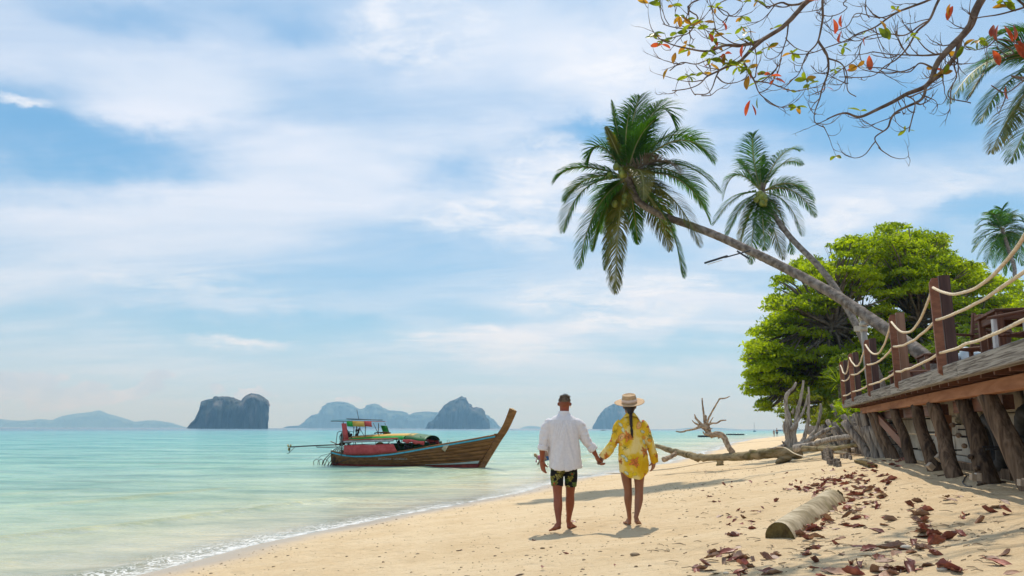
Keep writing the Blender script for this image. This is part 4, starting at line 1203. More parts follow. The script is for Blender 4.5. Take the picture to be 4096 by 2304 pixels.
limbs = [  # crop coordinates of the photo, start distance, end distance, start radius
    ([(1500, -120), (1100, 0), (950, 160), (780, 270), (640, 310), (520, 310), (400, 360), (230, 330), (80, 270)], 8.4, 7.6, .036),
    ([(780, 270), (640, 400), (560, 440), (480, 490), (390, 530), (310, 600), (160, 625)], 8.0, 7.6, .020),
    ([(1230, -120), (1185, 0), (1185, 150), (1165, 280), (1080, 380), (1020, 510), (962, 556)], 8.6, 8.6, .020),
    ([(1165, 280), (1220, 400), (1215, 520), (1180, 640), (1150, 750), (1140, 830), (1200, 870)], 8.6, 8.2, .015),
    ([(1220, 400), (1310, 440), (1360, 540), (1370, 630), (1420, 660)], 8.5, 8.3, .010),
    ([(2100, -60), (1900, 0), (1700, 90), (1520, 200), (1350, 280), (1100, 370), (955, 360)], 9.2, 8.5, .020),
    ([(2020, -80), (1990, 0), (1920, 150), (1830, 240), (1740, 370), (1620, 460), (1520, 530), (1300, 530)], 9.2, 9.0, .022),
    ([(2420, -200), (2280, 0), (2220, 150), (2130, 260), (2030, 370), (1960, 470), (1900, 590), (1750, 650), (1600, 750), (1450, 800), (1340, 780), (1210, 825)], 7.6, 7.2, .048),
    ([(2130, 260), (2110, 400), (2000, 510), (1920, 570), (1880, 680), (1700, 790), (1640, 880), (1550, 950), (1580, 1030)], 7.5, 7.0, .024),
    ([(2700, 20), (2576, 60), (2400, 100), (2230, 130), (2190, 200)], 7.0, 7.4, .016),
    ([(1920, 150), (1760, 245), (1640, 235), (1480, 260), (1430, 380), (1330, 470), (1250, 510)], 9.1, 9.1, .010),
    ([(2030, 370), (1850, 385), (1680, 375), (1520, 355)], 7.5, 7.7, .012),
    ([(1960, 470), (1850, 440), (1760, 500), (1600, 460), (1480, 450)], 7.5, 7.6, .010),
    ([(1100, 0), (900, 20), (820, 50), (760, 30), (700, -20)], 8.3, 8.2, .016),
    ([(560, 440), (430, 410), (330, 440), (230, 430), (150, 480)], 8.0, 7.8, .010),
    ([(640, 400), (720, 560), (760, 650), (850, 720)], 7.9, 7.8, .012),
    ([(720, 560), (840, 580), (960, 620), (1030, 625)], 7.9, 7.9, .008),
    ([(390, -30), (330, 130), (280, 190), (160, 180), (90, 160)], 8.2, 8.0, .011),
    ([(330, 130), (260, 220), (180, 245), (85, 285)], 8.1, 7.9, .009),
    ([(480, 490), (430, 600), (380, 655), (300, 655)], 7.8, 7.7, .008),
    ([(2110, 400), (2110, 520), (2060, 660), (2210, 700)], 7.5, 7.2, .009),
    ([(560, -20), (545, 100), (500, 160)], 8.2, 8.1, .008),
    ([(950, 160), (930, 280), (900, 420), (870, 500)], 8.3, 8.3, .010),
    ([(640, 310), (560, 290), (470, 230), (440, 190)], 8.1, 8.0, .009),
    ([(1750, 650), (1830, 720), (1780, 900)], 7.2, 7.1, .008),
    ([(2576, 300), (2500, 370), (2380, 410)], 7.2, 7.0, .010),
    ([(2700, 560), (2560, 560), (2440, 640), (2350, 600)], 7.0, 6.8, .012),
    ([(1700, 90), (1560, 130), (1420, 100), (1360, 180), (1280, 215)], 9.0, 8.9, .008),
    ([(1400, -30), (1350, 60), (1240, 110), (1150, 90)], 8.9, 8.8, .009)]
tw = MB(); tips = []
def twig(p, dr, L, r, depth=0):
    n = 9; pts = [Vector(p)]; d0 = dr.normalized(); o_ = rnd.uniform(0, 99)
    curl = Vector((rnd.uniform(-.3, .3), rnd.uniform(-.3, .3), rnd.uniform(-.05, .8)))
    for i in range(n):
        d0 = (d0 + curl * .38 + Vector((mn.noise(Vector((i * .6 + o_, 0, 0))), mn.noise(Vector((0, i * .6 + o_, 0))), mn.noise(Vector((0, 0, i * .6 + o_))))) * .5).normalized()
        pts.append(pts[-1] + d0 * L / n)
    tw.tube(pts, [r * (1 - .72 * i / n) for i in range(n + 1)], 5, False)
    if depth < 2:
        for k in range(2 if depth == 0 else 1):
            j = rnd.randint(2, n - 1)
            side = Vector((rnd.uniform(-1, 1), rnd.uniform(-1, 1), rnd.uniform(-.9, .5)))
            twig(pts[j], (pts[j] - pts[j - 1]).normalized() + side * .8, L * rnd.uniform(.4, .7), r * .6, depth + 1)
    tips.append((pts[-1], d0))
for li, (pp, da, db, r0) in enumerate(limbs):
    n = len(pp); w = [cp(x, y, da + (db - da) * i / (n - 1)) for i, (x, y) in enumerate(pp)]
    if li in (0, 2, 5, 6, 7, 9, 13, 17, 21, 25, 26, 28):
        w = [hub.lerp(w[0], .5) + Vector((0, 0, .5)), *w] if w[0].z > 4.2 and li not in (25, 26, 9) else [Vector((8.6, 6.7, 4.4)), *w]
        extra = 1
    else: extra = 0
    path = [Vector(p) for p in smooth_path([tuple(p) for p in w], 6)]
    m = len(path)
    b_ = MB()
    b_.tube([p + Vector((mn.noise(p * 3), mn.noise(p * 3.1 + Vector((5, 0, 0))), mn.noise(p * 2.9 + Vector((0, 7, 0))))) * .030 for p in path],
            [max(.006, 1.15 * r0 * (1.0 - .88 * (i / (m - 1)) ** .9)) * (1.0 if i > 6 or not extra else 1.2) for i in range(m)], 7, True, .10, 25)
    b_.build('branch', M_TWIG, alm, smooth=True)
    tips.append((path[-1], (path[-1] - path[-2]).normalized()))
    st = 8 if extra else 2
    for i in range(st, m - 1, 3):
        if rnd.random() < .60:
            dr = (path[i + 1] - path[i]).normalized()
            side = Vector((rnd.uniform(-1, 1), rnd.uniform(-.8, .8), rnd.uniform(-1.1, .6)))
            twig(path[i], dr * .8 + side, rnd.uniform(.18, .52), max(.0042, .0095 * (1 - .4 * i / m)))
tag(tw.build('twigs', M_TWIG, alm, smooth=True), kind='stuff')
# leaves: each one a part; clustered at twig tips
def almond_leaf_mesh(m, L, fold):
    rows = []
    for i in range(7):
        t = i / 6; w = L * .30 * (math.sin(math.pi * (.04 + .93 * t ** .75)) ** .8) * (.35 + .75 * t)
        w = max(w, .003); z_ = -.10 * L * t * t
        rows.append([(t * L, -w, z_ + fold * w), (t * L, 0, z_), (t * L, w, z_ + fold * w)])
    mb = MB(); mb.strip(rows); return mb.mesh('leaf', m, smooth=True)
ALM = [almond_leaf_mesh(m_, .118, f_) for m_ in (M_ALG, M_ALR, M_ALO) for f_ in (.3, .7)]
def put_leaf(p, dr, kind, s):
    o = bpy.data.objects.new('leaf', ALM[kind * 2 + rnd.randint(0, 1)]); C.objects.link(o)
    q = dr.normalized().to_track_quat('X', 'Z').to_matrix().to_4x4() @ Matrix.Rotation(rnd.uniform(-1.2, 1.2), 4, 'X')
    place(o, Matrix.Translation(p) @ q @ Matrix.Scale(s, 4), alm)
nleaf = 0
def project(p):
    q = CR.transposed() @ (p - EYE); return 2048 + FPX * q.x / -q.z, 1152 - FPX * q.y / -q.z
rnd.shuffle(tips)
for p, dr in tips:
    u, v = project(p); x_, y_ = (u - 2600) * 1.722, v * 1.722
    pr = .62 if x_ < 900 and y_ < 620 else (.12 if x_ < 1400 else (.6 if x_ > 2150 and y_ < 330 else .07))
    if y_ > 640: pr *= .25
    if rnd.random() > pr or nleaf > 285: continue
    n = rnd.randint(2, 5); redp = .10 if x_ < 1000 else .35
    kind0 = 1 if rnd.random() < redp else 0
    for k in range(n):
        if nleaf >= 298: break
        a = 2 * math.pi * k / n + rnd.uniform(-.5, .5)
        d2 = Vector((math.cos(a), math.sin(a) * .9, rnd.uniform(-.75, .45)))
        kd = kind0 if rnd.random() < .8 else 2
        put_leaf(p, d2, kd, rnd.uniform(.55, 1.2)); nleaf += 1
for (x, y, kd, s) in ((1262, 150, 1, 1.5), (1320, 120, 1, 1.2), (1318, 235, 1, 1.3), (1575, 210, 0, 1.4), (1620, 205, 0, 1.4), (1580, 160, 2, 1.1), (1510, 400, 1, 1.4), (1475, 270, 1, .9), (2085, 60, 1, 1.3), (2070, 45, 2, 1.2),
                      (2400, 190, 1, 1.5), (2440, 200, 1, 1.5), (2500, 190, 1, 1.5), (2365, 190, 1, 1.3), (2530, 300, 1, 1.7), (2555, 280, 1, 1.6), (2510, 320, 1, 1.5), (2360, 365, 1, 1.4), (2450, 610, 1, 1.2), (640, 330, 1, 1.3),
                      (690, 710, 1, 1.5), (700, 735, 1, 1.2), (670, 490, 1, 1.3), (680, 540, 2, 1.4), (500, 165, 1, 1.0), (405, 250, 1, 1.1), (175, 380, 2, 1.1), (125, 492, 2, 1.1), (740, 690, 0, 1.0)):
    put_leaf(cp(x, y - 18, 7.6 if x < 2000 else 7.0), Vector((rnd.uniform(-.6, .6), rnd.uniform(-.3, .3), -1)), kd, s)

# ------------------------------------------------------------------ lamp on the leaning trunk, banded pole
lamp = empty('street_lamp', P(2985, 1022, 19.2), 'flat solar street lamp on an arm below the leaning palm trunk', 'lamp')
board('arm', P(2900, 1030, 18.9), P(3000, 1002, 19.4), .035, .035, M_METAL, lamp)
board('bracket', P(2948, 1004, 19.3), P(2998, 1036, 19.3), .04, .04, M_METAL, lamp)
board('lamp_head', P(2826, 1050, 18.7), P(2902, 1026, 18.9), .20, .05, M_METAL, lamp, ch=.015)
for k in range(3):
    board('light_panel', P(2836 + k * 17, 1053 - k * 5, 18.66) + Vector((0, 0, -.02)), P(2849 + k * 17, 1049 - k * 5, 18.7) + Vector((0, 0, -.02)), .13, .02, M_WHITEP, lamp)
pole = empty('pole', P(3480, 1640, 19.5), 'grey wooden pole wrapped with pale bands beside the leaning palm trunk', 'pole')
M_GPOLE = mat('grey_pole', (.22, .20, .18), (.36, .34, .31), scale=5, rough=.9, stretch=(3, 3, .3), bump=.004)
M_BAND = mat('pale_band', (.42, .38, .30), (.52, .48, .40), scale=8, rough=.7)
mb = MB(); mb.tube([P(3500, 1660, 19.5), P(3470, 1480, 19.5), P(3448, 1260, 19.5)], [.085, .08, .075], 12, True, .04, 4); mb.build('shaft', M_GPOLE, pole, smooth=True)
for v in (1275, 1300, 1318):
    mb = MB(); u = 3448 + (v - 1260) * .10; mb.tube([P(u, v - 7, 19.5), P(u + 1, v + 7, 19.5)], .098, 12); mb.build('band', M_BAND, pole, smooth=True)
board('clamp_box', P(3428, 1305, 19.3), P(3428, 1325, 19.3), .12, .12, M_BAND, pole)
board('clamp_box', P(3468, 1285, 19.3), P(3468, 1300, 19.3), .10, .10, M_GPOLE, pole)
# ------------------------------------------------------------------ people
def remesh(mb, voxel, smooth=3, fac=.5):
    me = mb.mesh('tmp', [], (0, 0, 0))
    o = bpy.data.objects.new('tmp', me); C.objects.link(o)
    r = o.modifiers.new('r', 'REMESH'); r.mode = 'VOXEL'; r.voxel_size = voxel
    if smooth:
        s_ = o.modifiers.new('s', 'SMOOTH'); s_.iterations = smooth; s_.factor = fac
    dg = bpy.context.evaluated_depsgraph_get(); e = o.evaluated_get(dg); m2 = e.to_mesh()
    V = np.empty(len(m2.vertices) * 3, np.float32); m2.vertices.foreach_get('co', V); V = V.reshape(-1, 3).copy()
    N = np.empty(len(m2.vertices) * 3, np.float32); m2.vertices.foreach_get('normal', N); N = N.reshape(-1, 3).copy()
    F = np.empty(len(m2.loops), np.int32); m2.loops.foreach_get('vertex_index', F)
    F = F.reshape(-1, 4).copy() if len(m2.loops) == 4 * len(m2.polygons) else None
    e.to_mesh_clear(); bpy.data.objects.remove(o); bpy.data.meshes.remove(me)
    return V, N, F

M_SKINM = mat('skin_fair_tanned', (.40, .20, .125), (.47, .25, .165), scale=6, rough=.5, spec=.35, attr='tint')
M_SKINW = mat('skin_brown', (.9, .9, .9), (1, 1, 1), scale=6, rough=.48, spec=.35, attr='tint')
M_SHIRT = mat('white_linen', (.80, .79, .82), (.86, .85, .87), scale=30, rough=.9, bump=.0008, bscale=300, trans=.22, thin=(1, .97, .97), spec=.1, sheen=.2)
M_CLOTH = mat('printed_cotton', (.93, .93, .93), (1, 1, 1), scale=6, rough=.85, attr='tint', trans=.12, thin=(1.1, 1.05, .8), spec=.15)
M_CLOTH2 = mat('printed_shorts', (.9, .9, .9), (1, 1, 1), scale=6, rough=.85, attr='tint', spec=.15)
M_HAIRM = mat('brown_grey_hair', (.06, .04, .028), (.16, .115, .08), scale=40, rough=.8, spec=.1, stretch=(1, 1, .3))
M_HAIRW = mat('black_hair', (.012, .008, .007), (.028, .018, .014), scale=40, rough=.45, spec=.4)
M_STRAW = mat('straw_weave', (.50, .33, .18), (.62, .44, .26), scale=60, rough=.75, bump=.0015, bscale=160, trans=.15, thin=(1.1, 1, .8))
M_RIB = mat('hat_ribbon', (.66, .52, .42), (.72, .58, .48), scale=20, rough=.7)
M_GOLD = mat('gold', (.8, .55, .2), rough=.3, metal=1.0)

def hand(mb, w, dr, nm, curl=.5, k=1.0, th=1, thc=.5):
    """w wrist, dr direction, nm palm normal (fingers curl that way), th thumb side"""
    w = Vector(w); dr = Vector(dr).normalized(); nm = Vector(nm); nm = (nm - dr * nm.dot(dr)).normalized(); sd = dr.cross(nm).normalized() * th
    pal = [w, w + dr * .03 * k, w + dr * .06 * k + nm * .004, w + dr * .092 * k + nm * .008]
    for a in (-1, -.33, .33, 1):
        mb.tube([pal[0] + sd * a * .014 * k, pal[1] + sd * a * .024 * k, pal[2] + sd * a * .028 * k, pal[3] + sd * a * .029 * k], [.017 * k, .015 * k, .0145 * k, .0125 * k], 8)
    for i, (off, L) in enumerate(((.031, .070), (.0105, .080), (-.0105, .074), (-.031, .058))):
        p = pal[3] + sd * off * k; d = (dr + sd * off * 2.2).normalized(); pts = [p - dr * .012, p]; c_ = curl * (.8 + .12 * i)
        for j, f in enumerate((.45, .30, .25)):
            d = (d * math.cos(c_ * (.6 + .35 * j)) + nm * math.sin(c_ * (.6 + .35 * j))).normalized(); pts.append(pts[-1] + d * L * f * k)
        mb.tube(pts, [.0105 * k, .0100 * k, .0090 * k, .0082 * k, .0066 * k], 8)
    p = w + dr * .020 * k + sd * .024 * k; d = (dr * .72 + sd * .62 + nm * .35 * thc * 2).normalized()
    pts = [w + dr * .01 + sd * .01, p, p + d * .034 * k]; d2 = (d * .75 + dr * .5 + nm * thc - sd * .1).normalized(); pts += [pts[-1] + d2 * .028 * k, pts[-1] + d2 * .048 * k]
    mb.tube(pts, [.016 * k, .0155 * k, .0125 * k, .0105 * k, .0075 * k], 8)

def foot(mb, ank, heel, toe, r=.03, k=1.0):
    ank, heel, toe = Vector(ank), Vector(heel), Vector(toe)
    f = (toe - heel).normalized(); L = (toe - heel).length; up = Vector((0, 0, 1)); sd = f.cross(up).normalized()
    mid = heel + f * L * .5; ball = heel + f * L * .72
    mb.tube([ank, ank.lerp(heel + up * .03 + f * .03, .6), heel + up * .028 * k + f * .025], [r, r * 1.02, .031 * k], 10)
    mb.tube([heel + up * .026 + f * .005, heel + f * L * .28 + up * .036, mid + up * .034, ball + up * .022, heel + f * L * .84 + up * .016], [(.026 * k, .024 * k), (.029 * k, .034 * k), (.034 * k, .030 * k), (.043 * k, .021 * k), (.040 * k, .014 * k)], 12)
    mb.tube([ank, ank.lerp(mid + up * .045, .65), mid + up * .036], [r * .95, .032 * k, .026 * k], 10)
    s_ = 1 if sd.x > 0 else -1
    for i in range(5):
        o_ = (-.032 + .0165 * i) * k; Lt = (.060, .062, .057, .050, .042)[i] * k
        b = heel + f * L * .80 + sd * o_ + up * .014
        mb.tube([b, b + f * Lt * .6 + up * .003, b + f * Lt - up * .003], [.0115 * k if i else .0145 * k, .0095 * k if i else .013 * k, .0075 * k if i else .010 * k], 7)

def head(mb, c, s=1.0):
    c = Vector(c); E = lambda o, r: mb.ell(c + Vector(o) * s, tuple(x * s for x in r), 18, 12)
    E((0, 0, .018), (.077, .096, .092)); E((0, .018, -.035), (.064, .078, .082)); E((0, .045, -.085), (.042, .045, .035))
    E((0, .098, -.018), (.014, .020, .024)); mb.tube([c + Vector((0, .092, .02)) * s, c + Vector((0, .112, -.02)) * s], [.008 * s, .013 * s], 8)
    E((0, .088, -.058), (.026, .012, .008)); E((0, .086, -.070), (.022, .011, .008))
    for a in (-1, 1):
        E((a * .030, .086, .022), (.018, .010, .007)); E((a * .030, .082, .006), (.013, .012, .009))
        mb.tube([c + Vector((a * .079, .006, .012)) * s, c + Vector((a * .087, -.006, .005)) * s, c + Vector((a * .083, .002, -.024)) * s], [(.006 * s, .016 * s), (.0055 * s, .019 * s), (.006 * s, .010 * s)], 10)

def limb(mb, pts, rad, n=14):
    pth = smooth_path([tuple(p) + (r if isinstance(r, tuple) else (r, r)) for p, r in zip(pts, rad)], 4)
    mb.tube([p[:3] for p in pth], [(max(p[3], .004), max(p[4], .004)) for p in pth], n)

def ringz(z, cx, rx, ry, cy=0, n=40, p=2.3, zf=None):
    out = []
    for i in range(n):
        a = 2 * math.pi * i / n; ca, sa = math.cos(a), math.sin(a)
        x = abs(ca) ** (2 / p) * math.copysign(1, ca) * rx; y = abs(sa) ** (2 / p) * math.copysign(1, sa) * ry
        out.append((cx + x, cy + y, z + (zf(x / rx) if zf else 0)))
    return out

def skinobj(name, V, F, m, root, tint, origin):
    me = npmesh(name, V, F, m, True, {'tint': np.concatenate([tint, np.ones((len(V), 1))], 1)} if tint is not None else None)
    o = bpy.data.objects.new(name, me); C.objects.link(o)
    return place(o, Matrix.Translation(origin), root)

# positions: the man and the woman stand side by side on the sand
foot_m = G(2258, 2124); S = foot_m.y / 3010 / 2.07      # metres per crop pixel at their distance
MO = Vector((foot_m.x, foot_m.y, foot_m.z - .004))
WY = MO.y - .03
wx = P(2533, 2110, WY).x
WO = Vector((wx, WY, gz(wx, WY) - .004)); DY = .15
print('gap', wx - MO.x, 'vs', 570 * S)
print('people', MO, WO, 'S', S)

# ---- man
man = empty('person', MO, 'barefoot person in loose white shirt and black palm print shorts, left of the couple', 'person', 'couple holding hands')
mb = MB()
HM = (.018, .02, 1.628)
head(mb, HM)
limb(mb, [(.012, -.005, 1.44), (.014, -.004, 1.50), (.016, .004, 1.56), (.018, .012, 1.60)], [(.075, .065), (.062, .060), (.059, .062), (.060, .066)])
mb.loft([ringz(.86, 0, .15, .10), ringz(1.0, 0, .15, .10), ringz(1.2, 0, .165, .105), ringz(1.36, .0, .17, .10), ringz(1.44, .005, .13, .07), ringz(1.48, .008, .07, .05)])
fl, fr = gz(MO.x - .14, MO.y - .18) - MO.z, gz(MO.x + .12, MO.y + .2) - MO.z
limb(mb, [(-.085, 0, .90), (-.092, -.02, .72), (-.090, -.05, .58), (-.088, -.075, .46), (-.088, -.125, .34), (-.088, -.18, .20), (-.083, -.215, .115 + fl)], [.090, .082, .066, (.054, .056), (.050, .057), (.034, .037), (.028, .031)])
limb(mb, [(.085, 0, .90), (.092, .02, .72), (.088, .05, .58), (.084, .08, .46), (.082, .10, .34), (.072, .14, .20), (.063, .165, .09 + fr)], [.090, .082, .066, (.054, .056), (.051, .058), (.034, .037), (.028, .031)])
foot(mb, (-.083, -.215, .125 + fl), (-.078, -.25, .055 + fl), (-.165, -.045, .004 + fl), .028)
foot(mb, (.063, .165, .09 + fr), (.060, .125, 0 + fr), (.155, .335, 0 + fr), .028)
limb(mb, [(-.19, 0, 1.40), (-.235, -.005, 1.28), (-.272, -.02, 1.13), (-.280, .0, 1.02), (-.285, .035, .875)], [.055, .050, .043, (.044, .040), (.030, .024)])
hand(mb, (-.285, .035, .885), (.10, .10, -1), (.75, .6, .1), .42, 1.02, 1)
limb(mb, [(.19, 0, 1.40), (.245, -.005, 1.28), (.305, -.02, 1.155), (.368, 0, 1.06), (.428, .0, .955)], [.055, .050, .043, (.044, .040), (.030, .025)])
JW = Vector((.428, .0, .955))
hand(mb, JW, (.42, .06, -.90), (.85, .45, .35), .95, 1.06, -1, .6)
V, N, F = remesh(mb, .0058, 2)
t_ = np.tile(np.array([.56, .30, .20]), (len(V), 1)) * (1 + .06 * fbm(V[:, 0] * 14, V[:, 2] * 14)[:, None])
nk = np.clip(1 - np.hypot((V[:, 2] - 1.555) / .05, (V[:, 0] - .016) / .08), 0, 1)[:, None]
t_ = t_ * (1 - nk * .6) + np.array([.58, .18, .12]) * nk * .6
hd = (V[:, 2] > 1.595) & (V[:, 1] < .06); t_[hd] = t_[hd] * .7 + np.array([.22, .14, .10]) * .3
ft = np.clip((.16 - V[:, 2]) / .1, 0, 1)[:, None]; t_ = t_ * (1 - .4 * ft) + np.array([.50, .28, .20]) * .4 * ft
skinobj('body', V, F, M_SKINM, man, t_ , MO)
# shirt
mb = MB()
hem = lambda q: .055 * max(0, abs(q) - .35) ** 1.2
rings = [ringz(.775, .012, .214, .155, -.01, zf=hem), ringz(.86, .012, .213, .155, -.01), ringz(1.0, .006, .207, .15, -.005), ringz(1.15, .0, .201, .145), ringz(1.28, .0, .202, .14), ringz(1.37, .0, .205, .125), ringz(1.425, .003, .185, .105), ringz(1.465, .006, .135, .085), ringz(1.490, .009, .085, .074), ringz(1.525, .011, .071, .070, .0)]
mb.loft(rings)
limb(mb, [(-.15, 0, 1.385), (-.205, 0, 1.345), (-.245, -.005, 1.25), (-.268, -.012, 1.15), (-.273, -.012, 1.075)], [(.075, .075), (.078, .078), (.073, .073), (.070, .068), (.062, .060)])
limb(mb, [(.15, 0, 1.385), (.21, 0, 1.345), (.265, -.005, 1.24), (.320, -.01, 1.135), (.373, -.002, 1.062)], [(.075, .075), (.078, .078), (.070, .070), (.064, .062), (.058, .054)])
V, N, F = remesh(mb, .0085, 3)
body_ = np.abs(V[:, 0] - .005) < .205
yoke = V[:, 2] < 1.415
k = (V[:, 0] * 1.0 + .25 * (V[:, 2] - 1.0) * np.sign(V[:, 0]))
fold = fbm(k * 15, V[:, 2] * 1.6 + 4 + (V[:, 1] > 0) * 9, 3)
pleat = np.exp(-((V[:, 0] - .0) / .13) ** 2) * np.clip((1.42 - V[:, 2]) / .05, 0, 1) * np.clip((V[:, 2] - 1.05) / .3, 0, 1) * np.sin(k * 150 + 3 * vn(k * 9, V[:, 2] * 4)) * .0065
amp = np.where(yoke, .006 + .020 * np.clip((1.42 - V[:, 2]) / .45, 0, 1), .002)
wr = (vn(V[:, 0] * 16 + V[:, 2] * 20, V[:, 2] * 26 - V[:, 0] * 10) * .006) * (~body_)
V = V + N * (fold * amp + pleat * yoke + wr + .003 * vn(V[:, 0] * 40, V[:, 2] * 14 + V[:, 0] * 20) + np.where((V[:, 2] > 1.408) & (V[:, 2] < 1.420), .003, 0))[:, None]
shirt = skinobj('shirt', V, F, M_SHIRT, man, None, MO)
for a, b, r in (((-.270, -.012, 1.100), (-.278, -.008, 1.030), .062), ((.350, -.006, 1.092), (.398, .0, 1.030), .060)):
    a, b = Vector(a), Vector(b); mb = MB(); d_ = (b - a)
    ps = [a + d_ * t for t in (0, .12, .35, .55, .62, .80, 1.0, .97)]; mb.tube([p + MO for p in ps], [r * .98, r * 1.06, r * 1.10, r * 1.06, r * 1.09, r * 1.10, r * 1.03, r * .8], 22, True, .05, 30)
    mb.build('cuff', M_SHIRT, shirt, smooth=True)
mb = MB(); mb.tube([MO + Vector((.011, 0, 1.505)), MO + Vector((.011, 0, 1.535))], [(.075, .073), (.071, .069)], 24, False); mb.tube([MO + Vector((.011, 0, 1.505)), MO + Vector((.011, 0, 1.535))], [(.071, .069), (.068, .066)], 24, False)
mb.build('collar', M_SHIRT, shirt, smooth=True)
# shorts
mb = MB()
mb.loft([ringz(.90, 0, .155, .115), ringz(.80, 0, .17, .125), ringz(.74, 0, .172, .125)])
limb(mb, [(-.075, 0, .84), (-.090, -.02, .72), (-.093, -.045, .575)], [.092, .090, .078]); limb(mb, [(.075, 0, .84), (.092, .02, .72), (.090, .045, .570)], [.092, .090, .078])
V, N, F = remesh(mb, .0075, 2)
V = V + N * (.005 * fbm(V[:, 0] * 22, V[:, 2] * 9, 2))[:, None]
col = np.tile(np.array([.012, .012, .014]), (len(V), 1)); X_, Z_ = V[:, 0], V[:, 2] + .0
rq = np.random.RandomState(5)
for k in range(24):
    cx, cz = rq.uniform(-.19, .19), rq.uniform(.55, .92); dx, dz = X_ - cx, Z_ - cz; r = np.hypot(dx, dz); a = np.arctan2(dz, dx)
    nb = 9; R0 = rq.uniform(.035, .06); droop = .9 * r / R0
    aa = a + .5 * np.sin(a * 1) * droop
    bl = np.abs(np.sin(aa * nb / 2 + rq.uniform(0, 3))); m_ = (r < R0 * (.8 + .2 * np.sin(a * 3))) & (bl > .66) & (r > .004)
    c_ = np.array([[.10, .17, .03], [.30, .27, .05], [.16, .24, .06], [.42, .36, .10]][k % 4]); col[m_] = c_ * rq.uniform(.7, 1.1)
    if k % 5 == 0: col[r < .010] = np.array([.45, .06, .03])
skinobj('shorts', V, F, M_CLOTH2, man, col, MO)
# hair: cap plus strands
mb = MB(); c_ = Vector(HM)
mb.ell(c_ + Vector((0, -.004, .040)), (.082, .099, .070), 24, 14); mb.box(c_ + Vector((.004, 0, .088)), (.125, .15, .05), ch=.02)
V, N, F = remesh(mb, .006, 1)
V[:, 2] = np.maximum(V[:, 2], c_.z + .022 + .012 * np.abs(V[:, 0] - c_.x) / .08)
V = V + N * (.0035 * fbm(V[:, 0] * 90, V[:, 2] * 50))[:, None]
hair = skinobj('hair', V, F, M_HAIRM, man, None, MO)
mb = MB()
for k in range(900):
    a = rnd.uniform(0, 6.283); e = rnd.uniform(.10, 1.5); n_ = Vector((math.cos(a) * math.cos(e), math.sin(a) * math.cos(e), math.sin(e)))
    p = MO + c_ + Vector((n_.x * .080, n_.y * .098 - .004, .045 + n_.z * .071)); d_ = (n_ * .5 + Vector((.35, -.1 + .3 * n_.y, .35 if n_.z > .5 else -.5))).normalized()
    L = rnd.uniform(.014, .030) * (1.2 if n_.z > .5 else .8); s_ = n_.cross(d_).normalized() * .0016
    mb.v += [tuple(p - s_), tuple(p + s_), tuple(p + d_ * L)]; b = len(mb.v); mb.f.append((b - 3, b - 2, b - 1)); mb.mi.append(0)
tag(mb.build('hair_strands', M_HAIRM, hair), kind='stuff')
mb = MB(); mb.ell(MO + c_ + Vector((.084, .004, -.036)), (.006, .006, .009), 8, 6); mb.build('earring', M_GOLD, man, smooth=True)

# ---- woman
wom = empty('person', WO, 'barefoot person with black braid in straw hat and yellow flower print shirt dress', 'person', 'couple holding hands')
mb = MB()
HW = (-.005, .01, 1.520)
head(mb, HW, .95)
limb(mb, [(.0, -.005, 1.34), (.0, -.004, 1.40), (-.002, .002, 1.45), (-.004, .008, 1.50)], [(.062, .055), (.049, .048), (.046, .050), (.048, .054)])
mb.loft([ringz(.72, .015, .16, .11), ringz(.86, .01, .16, .11), ringz(1.0, 0, .13, .09), ringz(1.15, 0, .13, .09), ringz(1.30, 0, .14, .085), ringz(1.36, 0, .10, .06), ringz(1.40, 0, .05, .045)])
fl, fr = gz(WO.x - .02, WO.y + .2) - WO.z, gz(WO.x + .05, WO.y - .1) - WO.z
limb(mb, [(-.06, .02, .80), (-.066, .035, .68), (-.060, .045, .57), (-.046, .05, .44), (-.048, .06, .33), (-.034, .11, .19), (-.022, .145, .085 + fl)], [.086, .076, .063, (.049, .052), (.046, .052), (.030, .033), (.024, .028)])
limb(mb, [(.075, -.0, .80), (.092, -.01, .68), (.088, -.02, .57), (.083, -.03, .44), (.070, -.055, .33), (.036, -.105, .19), (.014, -.135, .115 + fr)], [.086, .076, .063, (.051, .053), (.048, .054), (.031, .034), (.024, .028)])
foot(mb, (-.022, .145, .085 + fl), (-.025, .115, 0 + fl), (-.045, .33, 0 + fl), .025, .9)
foot(mb, (.014, -.135, .120 + fr), (.012, -.165, .045 + fr), (.080, .03, .004 + fr), .025, .9)
limb(mb, [(-.14, 0, 1.325), (-.19, 0, 1.20), (-.225, -.005, 1.08), (-.300, .02, .97), (-.372, .035, .890)], [.045, .040, .034, (.034, .031), (.024, .020)])
# her hand closes round his: aim it at the middle of his hand
JC = MO + JW + Vector((.030, .004, -.078)) - WO
w_ = Vector((-.372, .035, .895)); hand(mb, w_, (-.20, -.03, -1), (-.8, -.5, .1), .95, .92, -1, .5)
limb(mb, [(.155, 0, 1.325), (.205, 0, 1.20), (.245, -.015, 1.09), (.275, .0, .96), (.300, .02, .83)], [.045, .040, .034, (.034, .031), (.024, .020)])
hand(mb, (.300, .02, .835), (-.06, .12, -1), (-.7, .6, .1), .45, .95, -1)
V, N, F = remesh(mb, .0055, 2)
t_ = np.tile(np.array([.27, .115, .062]), (len(V), 1)) * (1 + .07 * fbm(V[:, 0] * 12, V[:, 2] * 12)[:, None])
ft = np.clip((.13 - V[:, 2]) / .1, 0, 1)[:, None]; t_ = t_ * (1 - .4 * ft) + np.array([.36, .17, .10]) * .4 * ft
skinobj('body', V, F, M_SKINW, wom, t_, WO)
mb = MB()
zf = lambda q: .085 * abs(q) ** 2.2 + (.02 * (-q) if q < 0 else 0)
